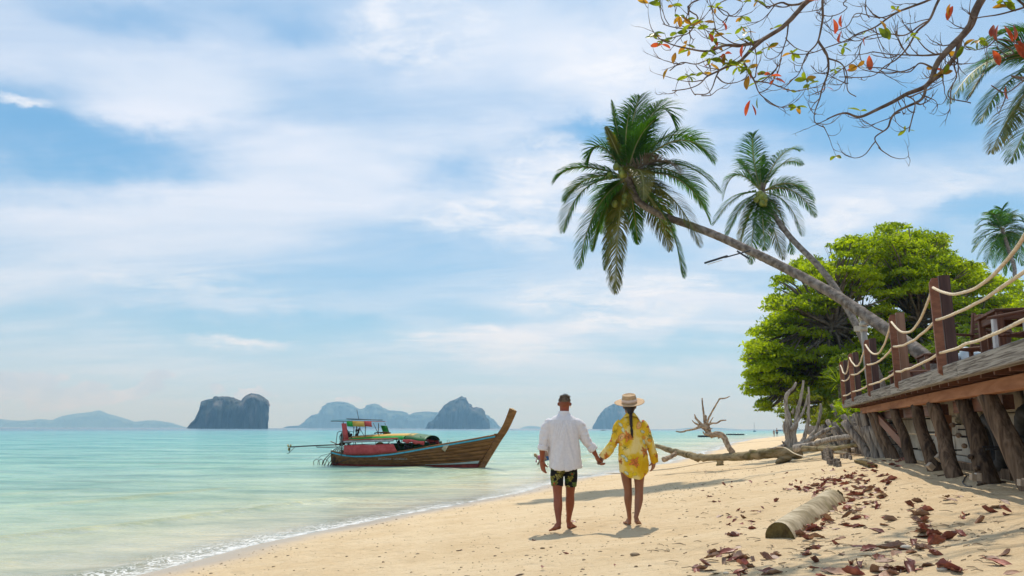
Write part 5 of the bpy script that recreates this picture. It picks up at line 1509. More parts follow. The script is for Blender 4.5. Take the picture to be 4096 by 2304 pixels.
mb.loft([ringz(.585, .018, .150, .135, zf=zf), ringz(.68, .026, .185, .15), ringz(.80, .028, .196, .155), ringz(.92, .022, .190, .15), ringz(1.04, .010, .172, .135), ringz(1.18, .002, .166, .125), ringz(1.28, .002, .168, .118), ringz(1.335, .002, .155, .100), ringz(1.375, .0, .105, .080), ringz(1.400, 0, .066, .062), ringz(1.43, 0, .055, .056)])
limb(mb, [(-.12, 0, 1.31), (-.168, 0, 1.265), (-.200, 0, 1.15), (-.230, -.003, 1.06), (-.288, .015, .965), (-.335, .025, .915), (-.380, .035, .862)], [.062, .062, .058, .056, .060, .062, .050])
limb(mb, [(.13, 0, 1.31), (.180, 0, 1.265), (.215, -.005, 1.15), (.245, -.012, 1.06), (.278, -.002, .94), (.298, .01, .85), (.316, .015, .80)], [.062, .062, .058, .056, .056, .054, .046])
V, N, F = remesh(mb, .0068, 3)
fold = fbm(V[:, 0] * 13 - V[:, 2] * 2, V[:, 2] * 1.8 + (V[:, 1] > 0) * 7, 3)
tors = np.abs(V[:, 0] - .01) < .17
V = V + N * (fold * np.where(tors, .006 + .020 * np.clip((1.3 - V[:, 2]) / .6, 0, 1), .003) + (~tors) * .006 * vn(V[:, 0] * 22 + V[:, 2] * 16, V[:, 2] * 22 - V[:, 0] * 14))[:, None]
# printed pattern in the plane of the cloth
PX = 1000 + V[:, 0] / S; PY = 1275 - V[:, 2] / S
PXm = np.where(V[:, 1] < .0, PX, PX + 37); 
b0 = fbm(PXm / 60., PY / 75., 3)
col = np.tile(np.array([.82, .56, .045]), (len(V), 1))
def mixc(m_, c_, a=1.0):
    m_ = np.clip(m_, 0, 1)[:, None] * a; col[:] = col * (1 - m_) + np.array(c_) * m_
mixc((b0 - .05) * 3.2, (.88, .70, .27)); mixc((-b0 - .05) * 3.2, (.74, .44, .012))
INK = (.10, .05, .03)
def petals(cx, cy, Rr, c_, n=8, ph=0.0, sp=6.283, wd=.165, ink=True):
    for i in range(n):
        a = ph + sp * i / n; L = Rr * (.8 + .25 * math.sin(i * 2.3 + cx)); dx, dy = PXm - cx, PY - cy
        u = dx * math.cos(a) + dy * math.sin(a); w = -dx * math.sin(a) + dy * math.cos(a) + .0025 * u * u * (1 if i % 2 else -1)
        hw = Rr * wd * np.sin(np.pi * np.clip(u / L, 0, 1)) ** .8; ins = (u > 0) & (u < L)
        if ink: mixc(ins & (np.abs(w) < hw + 1.8), INK, .65)
        sh = 1 - .25 * (i % 3) / 2
        mixc(ins & (np.abs(w) < hw - .2), tuple(q * sh for q in c_)); mixc(ins & (np.abs(w) < 1.0) & (u < L * .7), INK, .45)
def oval(cx, cy, a_, b_, ang, c_, c2=None, seeds=False):
    dx, dy = PXm - cx, PY - cy; ca, sa = math.cos(ang), math.sin(ang); u = (dx * ca + dy * sa) / a_; w = (-dx * sa + dy * ca) / b_; r = np.hypot(u, w)
    mixc(r < 1 + 1.7 / b_, INK, .7); mixc(r < 1, c_)
    if c2: mixc(r < .62, c2)
    if seeds: mixc((r < .45) & (vn(PXm * .5, PY * .5) > .1), INK, .8)
OR, RD, PK = (.78, .27, .055), (.66, .10, .075), (.70, .16, .12)
petals(968, 562, 52, OR, 9); petals(1103, 682, 50, OR, 8, .3); petals(1012, 765, 52, (.80, .25, .06), 8, .5); petals(1098, 408, 46, RD, 10, .2); petals(905, 372, 44, OR, 6, .4, 4.0)
petals(862, 405, 36, PK, 7); petals(812, 580, 36, PK, 7, .6); petals(795, 722, 36, OR, 7, .2); petals(1160, 470, 40, RD, 7, .8); petals(1105, 885, 40, OR, 6, 3.3); petals(903, 760, 26, OR, 5); petals(1200, 715, 26, OR, 5); petals(880, 610, 28, OR, 5, 1)
oval(1060, 470, 33, 20, -1.1, (.80, .36, .12), (.86, .55, .22), True); oval(916, 565, 34, 19, -1.0, (.82, .40, .14), (.86, .58, .25), True); oval(1157, 500, 30, 14, -1.4, (.82, .40, .14), (.86, .58, .25), True)
for (x, y, r, c_) in ((1040, 394, 17, (.82, .60, .03)), (937, 470, 17, (.82, .52, .03)), (972, 728, 17, (.80, .60, .06)), (1012, 346, 18, (.82, .36, .03)), (973, 860, 18, (.82, .62, .03)), (1011, 858, 15, (.82, .62, .03)), (1098, 570, 16, (.82, .38, .06)), (1148, 590, 17, (.82, .36, .03)), (890, 470, 13, (.78, .5, .03)), (860, 690, 14, (.82, .6, .1)), (968, 462, 13, (.78, .5, .03)), (905, 625, 13, (.8, .4, .05)), (830, 640, 12, (.86, .66, .2))):
    oval(x, y, r, r * .92, .4, c_)
for (x, y, a_) in ((1053, 347, -.6), (928, 508, 1.4), (910, 465, .8), (1092, 522, .3), (1100, 603, 1.1), (925, 718, .5), (945, 742, 1.2), (1210, 655, -.6), (1078, 430, 1), (945, 850, .7), (1080, 350, .2), (840, 520, 1.2)):
    oval(x, y, 19, 10, a_, (.60, .68, .48), (.68, .74, .55))
for (x, y, a_) in ((940, 650, .9), (870, 522, -.3), (1145, 560, .2), (1165, 560, .3)):
    petals(x, y, 34, (.30, .30, .05), 9, a_, 6.283, .07, False)
dress = skinobj('shirt_dress', V, F, M_CLOTH, wom, col, WO)
mb = MB()
for s_ in (-1, 1):
    r1 = [WO + Vector((s_ * x, y, z)) for x, y, z in ((.0, -.064, 1.448), (.035, -.056, 1.446), (.058, -.02, 1.440), (.058, .02, 1.43), (.03, .075, 1.40))]
    r2 = [WO + Vector((s_ * x, y, z)) for x, y, z in ((.0, -.098, 1.405), (.060, -.090, 1.392), (.108, -.03, 1.375), (.10, .03, 1.375), (.05, .11, 1.34))]
    mb.strip([r1, r2] if s_ > 0 else [r2, r1])
mb.build('collar', mat('yellow_cotton', (.80, .55, .04), (.84, .64, .15), scale=14, rough=.85), dress, smooth=True)
# hair and braid
mb = MB(); c_ = Vector(HW)
mb.ell(c_ + Vector((0, -.016, .012)), (.079, .088, .088), 20, 12)
mb.tube([c_ + Vector((0, -.05, -.04)), c_ + Vector((-.002, -.068, -.085)), c_ + Vector((-.004, -.080, -.12))], [.055, .035, .022], 12)
V, N, F = remesh(mb, .006, 2); V = V + N * (.002 * vn(V[:, 0] * 200, V[:, 2] * 20))[:, None]
hair = skinobj('hair', V, F, M_HAIRW, wom, None, WO)
mb = MB()
bp_ = [(-.006, -.088, 1.430), (-.010, -.112, 1.395), (-.012, -.128, 1.350), (-.012, -.134, 1.30), (-.010, -.137, 1.262)]
pth = smooth_path(bp_, 8)
for s_ in range(3):
    pts = []
    for i, p in enumerate(pth):
        a = i / len(pth) * 14 + s_ * 2.094; pts.append(WO + Vector((p[0] + .010 * math.sin(a), p[1] + .007 * math.sin(2 * a), p[2])))
    mb.tube(pts, [.0135 * (1 - .25 * i / len(pts)) for i in range(len(pts))], 8)
for k in range(26):
    a = rnd.uniform(0, 6.28); q = Vector((math.cos(a), math.sin(a) * .7, 0)); b0_ = WO + Vector((-.010, -.137, 1.268))
    mb.tube([b0_ + q * .003, b0_ + q * .016 + Vector((.003, .0, -.05)), b0_ + q * .012 + Vector((.006, 0, -.10)), b0_ + Vector((.008, 0, -.15)) + q * .003], [.004, .0045, .0035, .001], 4)
mb.tube([WO + Vector((-.010, -.137, 1.275)), WO + Vector((-.010, -.137, 1.26))], [.012, .012], 8)
tag(mb.build('braid', M_HAIRW, hair, smooth=True), kind='stuff')
# hat: tilted back towards us
hc = WO + Vector((-.006, -.004, 1.572))
hr = Matrix.Rotation(R(-6), 3, 'Y') @ Matrix.Rotation(R(17), 3, 'X')
hat = empty('straw_hat', hc, 'wide brimmed straw hat with a pale ribbon worn over the black braid', 'hat')
def latheh(prof, n=48, wav=0.0):
    rings = []
    for r, z in prof:
        rings.append([hc + hr @ Vector((r * math.cos(2 * math.pi * i / n), r * 1.06 * math.sin(2 * math.pi * i / n), z + wav * (r > .12) * math.sin(4 * math.pi * i / n + .6) * (r - .1) * 4)) for i in range(n)])
    return rings
mb = MB(); mb.loft(latheh([(.094, -.006), (.13, .000), (.170, .004), (.198, .009), (.199, .013), (.170, .009), (.13, .006), (.100, .004)], wav=.008), False); mb.build('brim', M_STRAW, hat, smooth=True)
mb = MB(); mb.loft(latheh([(.101, -.002), (.099, .03), (.094, .065), (.088, .102), (.085, .110), (.079, .112), (.071, .105), (.056, .092), (.040, .098), (.018, .106), (.001, .107)]), False); mb.build('crown', M_STRAW, hat, smooth=True)
mb = MB(); mb.loft(latheh([(.1015, .022), (.1035, .024), (.1005, .058), (.0985, .060)]), False); mb.build('ribbon', M_RIB, hat, smooth=True)

# ---- small figures
def small_person(o, h, label, skin, parts, group=None, wade=0, arm=0.0, step=.1, face=0):
    """standing figure of height h seen far away; parts: list of (name, z0, z1, rx, material)"""
    root = empty('person', o, label, 'person', group)
    mb = MB(); k = h / 1.75
    mb.ell(Vector((0, 0, 1.63)) * k, (.08 * k, .095 * k, .12 * k), 10, 8); mb.tube([Vector((0, 0, 1.42)) * k, Vector((0, 0, 1.58)) * k], .055 * k, 8)
    mb.loft([ringz(.85 * k, 0, .15 * k, .1 * k, n=14), ringz(1.1 * k, 0, .13 * k, .09 * k, n=14), ringz(1.38 * k, 0, .18 * k, .1 * k, n=14), ringz(1.46 * k, 0, .08 * k, .06 * k, n=14)])
    for s_ in (-1, 1):
        limb(mb, [Vector((s_ * .08, 0, .9)) * k, Vector((s_ * .09, s_ * step * .5, .48)) * k, Vector((s_ * .09, s_ * step, .06)) * k], [.085 * k, .058 * k, .035 * k], 8)
        mb.tube([Vector((s_ * .09, s_ * step - .04, .035)) * k, Vector((s_ * .10, s_ * step + .16, .025)) * k], [.035 * k, .03 * k], 7)
        limb(mb, [Vector((s_ * .18, 0, 1.40)) * k, Vector((s_ * .25, -.02, 1.12)) * k, Vector((s_ * (.24 - arm * .1), arm * .3, .86 + arm * .1)) * k], [.05 * k, .042 * k, .03 * k], 8)
        mb.ell(Vector((s_ * (.24 - arm * .1), arm * .3, .80 + arm * .1)) * k, (.025 * k, .035 * k, .07 * k), 7, 6)
    V, N, F = remesh(mb, .022 * k, 1)
    rz = Matrix.Rotation(face, 4, 'Z')
    me = npmesh('body', V, F, skin, True); b_ = bpy.data.objects.new('body', me); C.objects.link(b_); place(b_, Matrix.Translation(o) @ rz, root)
    for nm, z0, z1, rx, m_ in parts:
        mb = MB(); mb.loft([ringz(z0 * k, 0, rx * k, .7 * rx * k, n=16), ringz(z1 * k, 0, rx * .95 * k, .68 * rx * k, n=16)])
        me = mb.mesh(nm, m_, smooth=True); q = bpy.data.objects.new(nm, me); C.objects.link(q); place(q, Matrix.Translation(o) @ rz, root)
    return root
M_SK1 = mat('skin_light', (.42, .24, .16), rough=.6); M_SK2 = mat('skin_tan', (.30, .15, .09), rough=.6)
M_NAVY = mat('navy_cloth', (.03, .035, .08), rough=.8); M_PINK = mat('pink_cloth', (.55, .16, .22), (.35, .08, .16), scale=18, rough=.8); M_BLOND = mat('blond_hair', (.45, .30, .14), rough=.6)
pA, pB = G(3097, 1748), G(3109, 1746)
small_person(pA, pA.y / 3010 * 29, 'far off slim person in a bikini at the waterline, left of a pair', M_SK2, [('bikini', .84, .95, .165, M_PINK), ('hair', 1.58, 1.76, .10, M_BLOND)], 'distant pair on the beach')
small_person(pB, pB.y / 3010 * 32, 'far off bare chested person in dark swim shorts, right of a pair', M_SK2, [('swim_shorts', .55, .98, .19, M_NAVY), ('hair', 1.66, 1.77, .095, M_HAIRW)], 'distant pair on the beach', step=-.12)
# child bending over in the shallow water and an adult crouched behind
cO = G(2152, 1859, z=-.02)
ch = empty('person', cO, 'blond child in a pink swimsuit bending over in the shallow water with a toy', 'person', 'paddling family')
k = cO.y / 3010 / 4.025
q_ = lambda x, y, dy=0: Vector(((x - 405) * k, dy, (1285 - y) * k))
mb = MB(); mb.ell(q_(362, 1138), (23 * k, 25 * k, 27 * k), 12, 9)
limb(mb, [q_(375, 1150), q_(405, 1165), q_(440, 1185)], [24 * k, 30 * k, 29 * k], 10)
for a in (-1, 1):
    limb(mb, [q_(440, 1195, a * .05), q_(428, 1235, a * .06), q_(408 + 10 * a, 1275, a * .07), q_(404 + 14 * a, 1330, a * .07)], [17 * k, 13 * k, 9 * k, 7 * k], 8)
    limb(mb, [q_(390, 1158, a * .06), q_(405, 1180, a * .08), q_(384, 1205, a * .05)], [11 * k, 9 * k, 7 * k], 8)
V, N, F = remesh(mb, .009, 2); skinobj('body', V, F, M_SK1, ch, None, cO)
mb = MB(); limb(mb, [q_(398, 1163) + cO, q_(420, 1176) + cO, q_(444, 1192) + cO], [31 * k, 34 * k, 32 * k], 12); mb.build('swimsuit', M_PINK, ch, smooth=True)
mb = MB(); mb.ell(q_(362, 1133) + cO + Vector((0, -.01, .01)), (26 * k, 27 * k, 24 * k), 12, 9); mb.build('hair', M_BLOND, ch, smooth=True)
mb = MB(); mb.tube([q_(378, 1212, -.02) + cO, q_(376, 1246, -.02) + cO], [8 * k, 13 * k], 10); mb.tube([q_(370, 1212) + cO, q_(380, 1195) + cO, q_(390, 1212) + cO], [2 * k] * 3, 5)
tag(mb.build('toy_bucket', M_PINK, smooth=True), 'small pink toy bucket held by the blond child', 'bucket')
aO = cO + Vector((.34, .35, 0)); ad = empty('person', aO, 'person in blue crouching in the water behind the blond child, mostly hidden', 'person', 'paddling family')
mb = MB(); mb.ell(Vector((.02, .0, .72)), (.09, .10, .12), 10, 8); limb(mb, [(0.05, 0, .66), (.10, 0, .5), (.14, 0, .28)], [.09, .14, .15], 10)
for a in (-1, 1):
    limb(mb, [(.12, a * .08, .26), (-.08, a * .1, .34), (.0, a * .1, .0), (0, a * .1, -.25)], [.09, .075, .05, .04], 8); limb(mb, [(.06, a * .15, .6), (-.05, a * .16, .42), (-.12, a * .08, .36)], [.05, .04, .03], 8)
V, N, F = remesh(mb, .016, 2); skinobj('body', V, F, M_SK1, ad, None, aO)
mb = MB(); limb(mb, [aO + Vector((.10, 0, .40)), aO + Vector((.14, 0, .20))], [.16, .17], 12); mb.build('swim_shorts', mat('blue_cloth', (.03, .10, .22), rough=.8), ad, smooth=True)
mb = MB(); mb.ell(aO + Vector((.03, 0, .76)), (.095, .105, .10), 10, 8); mb.build('hair', M_HAIRM, ad, smooth=True)
# ------------------------------------------------------------------ long tail boat
M_HULL = mat('varnished_plank', (.165, .070, .022), (.27, .125, .042), scale=3.0, rough=.62, bump=.004, stretch=(.35, 3, 3), distort=1.0, c3=(.12, .06, .025), vary=.08, spec=.12)
M_HULLR = mat('red_antifouling', (.17, .022, .015), (.26, .045, .03), scale=4, rough=.7, spec=.2)
M_CYAN = mat('cyan_paint', (.05, .33, .45), (.10, .42, .52), scale=8, rough=.6)
M_PALE = mat('pale_paint', (.45, .55, .52), (.55, .60, .55), scale=8, rough=.6)
M_TG = mat('green_tarp', (.012, .26, .03), (.02, .34, .04), scale=5, rough=.5, bump=.006, bscale=6, trans=.15, thin=(.8, 1.4, .8), spec=.35)
M_TY = mat('yellow_tarp', (.62, .36, .06), (.68, .45, .10), scale=5, rough=.5, bump=.006, bscale=6, trans=.15, spec=.35)
M_TR = mat('red_tarp', (.50, .06, .055), (.60, .10, .09), scale=5, rough=.55, bump=.008, bscale=5, trans=.15, thin=(1.3, .8, .8), spec=.35)
M_TDG = mat('dark_green_tarp', (.012, .09, .022), (.02, .13, .03), scale=5, rough=.5, bump=.008, bscale=6, spec=.35)
M_GREYT = mat('grey_sheet', (.35, .33, .35), (.48, .44, .46), scale=8, rough=.6, bump=.01)
M_RUST = mat('rusty_engine', (.035, .022, .018), (.13, .07, .045), scale=14, rough=.75, metal=.3, bump=.004)
M_STEEL = mat('steel_tube', (.16, .17, .17), (.24, .24, .23), scale=9, rough=.5, metal=.4)
M_BRASS = mat('brass', (.42, .33, .14), rough=.4, metal=.8)

st_ = G(1352, 1861, z=0); bw_ = G(1925, 1873, z=0)
BX = (bw_ - st_).normalized(); BY = Vector((-BX.y, BX.x, 0)); BL = (bw_ - st_).length
print('boat', st_, bw_, BL)
boat = empty('long_tail_boat', st_.lerp(bw_, .5), 'varnished wooden long tail boat with blue gunwale, green and red tarpaulins floating at the shore', 'boat')
def B(x, y, z): return st_ + BX * (x * BL / 7.4) + BY * y + Vector((0, 0, z))
NS = 60
def sheer(x): return float(np.interp(x, [-.15, .6, 1.3, 2.2, 3.3, 4.2, 5.0, 6.27, 7.2, 8.15], [.62, .50, .46, .48, .58, .72, .86, 1.07, 1.23, 1.42]))
def halfb(x): return float(np.interp(x, [-.15, .4, 1.5, 3, 4.5, 6, 7, 7.7, 8.15], [.42, .55, .74, .82, .80, .62, .40, .19, .06]))
def keelx(x, t): # stem rake: stations near the bow lean forward with height
    return x
def hull_pt(x, t, side):
    """x = station measured at the sheer, t = 0 keel .. 1 sheer"""
    zs = sheer(x); zb = -.28 + (.06 if x < .5 else 0)
    z = zb + (zs - zb) * t
    # at the bow the keel point is pulled back along the raked stem
    fx = x
    over = max(0, x - 6.1)
    fx = x - (1 - t) * over * .54
    w = halfb(x) * (1 - (1 - t) ** 2.2) ** .62
    w = max(w, .012)
    return B(fx, side * w, z)
def frange(a, b, n): return [a + (b - a) * i / n for i in range(n + 1)]
nst = 8; names = []
lv = [0, 0, .17, .34, .51, .68, .84, .965]
for side in (1, -1):
    for k in range(len(lv) - 1):
        rows = []
        for x in frange(-.15, 8.15, NS):
            zl = .10 + .10 * max(0, x - 4) / 4; zz0 = zl + (sheer(x) - zl) * (lv[k] if k else 0); zz1 = zl + (sheer(x) - zl) * lv[k + 1]
            t0, t1 = ((zz0 + .28) / (sheer(x) + .28) if k else 0), (zz1 + .28) / (sheer(x) + .28)
            a = hull_pt(x, t0 - .004 if k else t0, side); b = hull_pt(x, t1 + .0, side); m_ = hull_pt(x, (t0 + t1) / 2, side)
            o_ = BY * side * .010 * (1 if k else .0)
            rows.append([a + o_ * 1.0, m_ + o_ * .6, b])
        mb = MB(); mb.strip(rows); o = mb.build('plank' if k else 'bottom_plank', M_HULL if k else M_HULLR, boat, smooth=True)
        so = o.modifiers.new('t', 'SOLIDIFY'); so.thickness = .022; so.offset = 0
# gunwale stripe and rail
for side in (1, -1):
    mb = MB(); rows = []
    for x in frange(-.15, 8.10, NS):
        p = hull_pt(x, .995, side) + BY * side * .022; z = Vector((0, 0, 1))
        rows.append([p - z * .036, p - z * .036 + BY * side * .016, p + z * .030 + BY * side * .016, p + z * .030])
    mb.strip(rows); mb.build('gunwale_stripe', M_CYAN, boat)
    mb = MB(); mb.tube([hull_pt(x, 1.0, side) + Vector((0, 0, .050)) for x in frange(-.15, 8.12, 40)], [(.03, .045)] * 41, 8); mb.build('gunwale', M_HULL, boat, smooth=True)
    mb = MB(); rows = []
    for x in frange(4.9, 8.0, 24):
        t = (.10 + .10 * (x - 4) / 4 + .29) / (sheer(x) + .28)
        rows.append([hull_pt(x, t, side) + BY * side * .026, hull_pt(x, t + .012 + .060 * (x - 4.9) / 3.1, side) + BY * side * .028])
    mb.strip(rows); mb.build('waterline_stripe', M_PALE, boat)
# stern boards, decks
mb = MB(); mb.loft([[hull_pt(-.15, t, 1) for t in (0, .3, .6, 1)] + [hull_pt(-.15, t, -1) for t in (1, .6, .3, 0)], [hull_pt(-.10, t, 1) for t in (0, .3, .6, 1)] + [hull_pt(-.10, t, -1) for t in (1, .6, .3, 0)]]); mb.build('transom', M_HULL, boat)
for x in np.arange(0, 1.4, .22): board('deck_plank', B(x, -halfb(x) * .9, sheer(x) - .08), B(x, halfb(x) * .9, sheer(x) - .08), .2, .03, M_HULL, boat)
for x in np.arange(5.9, 7.7, .2): board('deck_plank', B(x, -halfb(x) * .88, sheer(x) - .06), B(x, halfb(x) * .88, sheer(x) - .06), .18, .03, M_HULL, boat)
mb = MB(); rows = [[hull_pt(x, .35, 1), hull_pt(x, .35, -1)] for x in frange(-.1, 7.4, 20)]; mb.strip(rows); mb.build('floor', M_HULL, boat)
# stem post: thick raked timber sweeping up
sp = [(7.22, -.30, .13), (7.58, .30, .14), (7.93, .85, .15), (8.24, 1.34, .16), (8.46, 1.64, .16), (8.64, 1.95, .16), (8.80, 2.30, .17), (8.92, 2.58, .175)]
pth = smooth_path(sp, 3); mb = MB(); rings = []
for i, p in enumerate(pth):
    a = pth[max(i - 1, 0)]; b = pth[min(i + 1, len(pth) - 1)]; tx, tz = b[0] - a[0], b[1] - a[1]; l_ = math.hypot(tx, tz); nx, nz = tz / l_, -tx / l_
    w = p[2]; hb = .045 + .055 * min(1, max(0, (p[1] - 1.0) / 1.5))
    q = lambda s_, y: B(p[0] + nx * s_, y, p[1] + nz * s_)
    rings.append([q(w, -hb * .35), q(w * .5, -hb), q(-w * .8, -hb), q(-w, -hb * .6), q(-w, hb * .6), q(-w * .8, hb), q(w * .5, hb), q(w, hb * .35)])
mb.loft(rings); stem = mb.build('prow', M_HULL, boat)
mb = MB(); e = rings[-1]; c_ = sum(e, Vector((0, 0, 0))) / 8; mb.v = [tuple(p) for p in e] + [tuple(c_ + Vector((0, 0, .05)))]; mb.f = [(i, (i + 1) % 8, 8) for i in range(8)]; mb.mi = [0] * 8
mb.build('prow_cap', mat('fresh_cut_wood', (.42, .27, .11), (.50, .33, .15), scale=8, rough=.7), stem)
board('cross_peg', B(8.12, -.26, 1.50), B(8.12, .26, 1.50), .05, .05, M_HULL, boat)
# name in script on the planks : short strokes
mb = MB(); rq = random.Random(9); x = 2.62
while x < 4.05:
    if 3.28 < x < 3.40: x += .1; continue
    w = rq.uniform(.035, .055); z0 = .33 + (x - 2.6) * .012; y0 = -1
    def pt(dx, dz):
        xx = x + dx; t = (z0 + dz + .28) / (sheer(xx) + .28); return hull_pt(xx, t, -1) - BY * .024
    shp = rq.choice([[(0, 0), (0, .05), (.02, .06), (.04, .05), (.04, 0)], [(0, .05), (0, 0), (.04, 0), (.04, .055)], [(.0, .045), (.02, .055), (.035, .04), (.02, .02), (.0, .02), (.0, .0), (.04, .0)], [(.0, .0), (.03, .03), (.0, .055)], [(.0, .0), (.0, .05), (.03, .05), (.03, .02)]])
    mb.tube([pt(a, b) for a, b in shp], [.0045] * len(shp), 4)
    if rq.random() < .35: mb.tube([pt(.0, .08), pt(.03, .085)], [.004, .004], 4)
    x += w + .018
tag(mb.build('lettering', M_PALE, boat), kind='stuff')
# the superstructure is laid out in three stretches, each with its own spacing along the hull
B0 = B
def B(x, y, z): return B0(BA * x + BB, y, z)
sheer0 = sheer
BA, BB = .497, -.136
# canopy frames
def bar_(n, pts, r, m_, par=boat):
    mb = MB(); mb.tube([B(*p) for p in pts], [r] * len(pts), 7); return mb.build(n, m_, par, smooth=True)
for y in (-.62, .62):
    BA, BB = .497, -.136
    bar_('post', [(1.35, y, .45), (1.42, y, 2.04)], .024, M_STEEL)
    bar_('post', [(3.85, y, 1.25), (3.85, y, 1.98)], .022, M_STEEL)
    bar_('frame_rail', [(1.45, y, 1.98), (2.4, y, 1.30)], .014, M_METAL)
    bar_('frame_rail', [(4.60, y * .9, 1.98), (5.35, y * .9, 1.34)], .014, M_METAL)
    BA, BB = 1.0, -1.12
    for x in (2.0, 3.5, 4.15, 5.0, 5.9): bar_('post', [(x, y * 1.12 * (.9 if x > 5 else 1), sheer(x - 1.12)), (x, y * 1.05, 1.28)], .014, M_METAL)
    bar_('frame_rail', [(2.0, y * 1.12, .98), (5.95, y * 1.02, 1.10)], .013, M_METAL)
    bar_('frame_rail', [(2.0, y * 1.12, 1.18), (5.95, y * 1.02, 1.26)], .013, M_METAL)
    bar_('brace', [(5.75, y, 1.38), (6.1, y * .95, 1.22), (6.3, y * .85, .88)], .016, M_METAL)
    bar_('brace', [(4.5, y * 1.1, 1.36), (4.82, y * 1.1, .66)], .018, M_METAL)
BA, BB = .497, -.136
def sheet(n, rows, m_, par=boat, th=.008):
    mb = MB(); mb.strip([[B(*p) for p in r] for r in rows]); o = mb.build(n, m_, par, smooth=True)
    s_ = o.modifiers.new('t', 'SOLIDIFY'); s_.thickness = th; return o
# rear roof: panel with striped valance and slanted red and green side sheets
sheet('roof_sheet', [[(.25 + .0 * k, y, 2.10 + .03 * k) for k, y in enumerate((-.75, .75))], [(1.2, -.75, 2.13), (1.2, .75, 2.15)], [(2.2, -.75, 2.12), (2.2, .75, 2.15)]], M_CYAN)
bar_('roof_pole', [(.2, -.74, 2.07), (4.4, -.74, 2.05)], .016, M_METAL); bar_('roof_pole', [(.2, .74, 2.09), (4.4, .74, 2.07)], .016, M_METAL)
board('solar_panel', B(1.6, 0, 2.18), B(4.4, 0, 2.13), 1.0, .035, M_METAL, boat)
bar_('antenna', [(2.25, .1, 2.15), (1.98, .1, 2.62)], .012, M_METAL)
for (xa, xb, m_) in ((1.95, 2.6, M_TG), (2.6, 3.85, M_TY), (3.85, 4.62, M_TR)):
    sheet('valance', [[(xa, -.76, 2.07), (xb, -.76, 2.05)], [(xa + .06, -.78, 1.94), (xb + .06, -.78, 1.90)], [(xa + .12, -.775, 1.83), (xb + .12, -.775, 1.81)]], m_)
sheet('top_sheet', [[(1.9, -.75, 2.08), (4.6, -.75, 2.06)], [(1.9, .75, 2.09), (4.6, .75, 2.07)]], M_TR)
sheet('side_sheet', [[(1.40, -.76, 1.96), (1.95, -.76, 1.97)], [(1.62, -.78, 1.5), (2.15, -.78, 1.48)], [(1.80, -.77, 1.12), (2.35, -.77, 1.10)]], M_TR)
sheet('side_sheet', [[(4.0, .70, 1.88), (4.72, .70, 1.86)], [(4.25, .72, 1.55), (4.95, .72, 1.53)], [(4.42, .71, 1.26), (5.16, .71, 1.26)]], M_TDG if False else M_TG)
for k in range(7):
    x = 2.1 + rnd.uniform(0, .9); bar_('hanging_cord', [(x, -.3, 1.86), (x + .06, -.3, 1.68), (x + rnd.uniform(-.1, .15), -.3, 1.3 + rnd.uniform(0, .3))], .008, M_METAL)
mb = MB(); 
for k in range(8): mb.ell(B(2.35 + rnd.uniform(0, .35), -.2, 1.55 + rnd.uniform(-.12, .2)), (.05, .05, .07), 7, 5)
tag(mb.build('hanging_gear', M_RUST, boat, smooth=True), kind='stuff')
BA, BB = 1.0, -1.12
# long low canopy: arched tarpaulin, yellow top to green edge
def arch(x, s_):
    w = .80; h = float(np.interp(x, [2.0, 3.0, 4.2, 5.2, 6.1], [1.38, 1.45, 1.50, 1.52, 1.42])); d_ = .26
    a = s_ * math.pi / 2 * .96
    return (x, w * math.sin(a), h - d_ * (1 - math.cos(a)) * 1.05 - .010 * math.sin(x * 9) * (abs(s_) ** 3))
for (a, b, m_, xe) in ((-1, -.62, M_TG, 6.0), (-.62, .2, M_TY, 5.4), (.2, .62, M_TY, 5.4), (.62, 1, M_TG, 6.0)):
    if m_ is M_TG: sheet('canopy_panel', [[arch(x, s_) for s_ in frange(a, b, 5)] for x in frange(2.0, 5.0, 24)], m_)
    else: sheet('canopy_panel', [[arch(x, s_) for s_ in frange(a, b, 6)] for x in frange(2.0, xe, 26)], m_)
sheet('canopy_panel', [[arch(x, s_) for s_ in frange(-1, 1, 12)] for x in frange(5.05, 6.1, 10)], M_TDG)
sheet('canopy_valance', [[arch(x, -1) for x in frange(4.95, 6.05, 16)], [(x, -.80, arch(x, -1)[2] - .15 - .03 * math.sin(x * 16)) for x in frange(4.95, 6.05, 16)]], M_TR)
sheet('canopy_valance', [[arch(x, 1) for x in frange(4.95, 6.05, 16)], [(x, .80, arch(x, 1)[2] - .15 - .03 * math.sin(x * 16)) for x in frange(4.95, 6.05, 16)]], M_TR)
# rolled grey curtain and red edge
mb = MB(); mb.tube([B(x, -.84, 1.12 + .030 * (x - 1.9)) for x in frange(1.9, 4.5, 14)], [(.05 + .03 * math.sin(k * .9) ** 2, .045) for k in range(15)], 9, True, .3, 8); mb.build('rolled_curtain', M_GREYT, boat, smooth=True)
mb = MB(); mb.tube([B(x, -.87, 1.20 + .035 * (x - 1.9)) for x in frange(1.85, 4.75, 14)], [(.030, .022)] * 15, 8, True, .3, 8); mb.build('rolled_curtain', M_TR, boat, smooth=True)
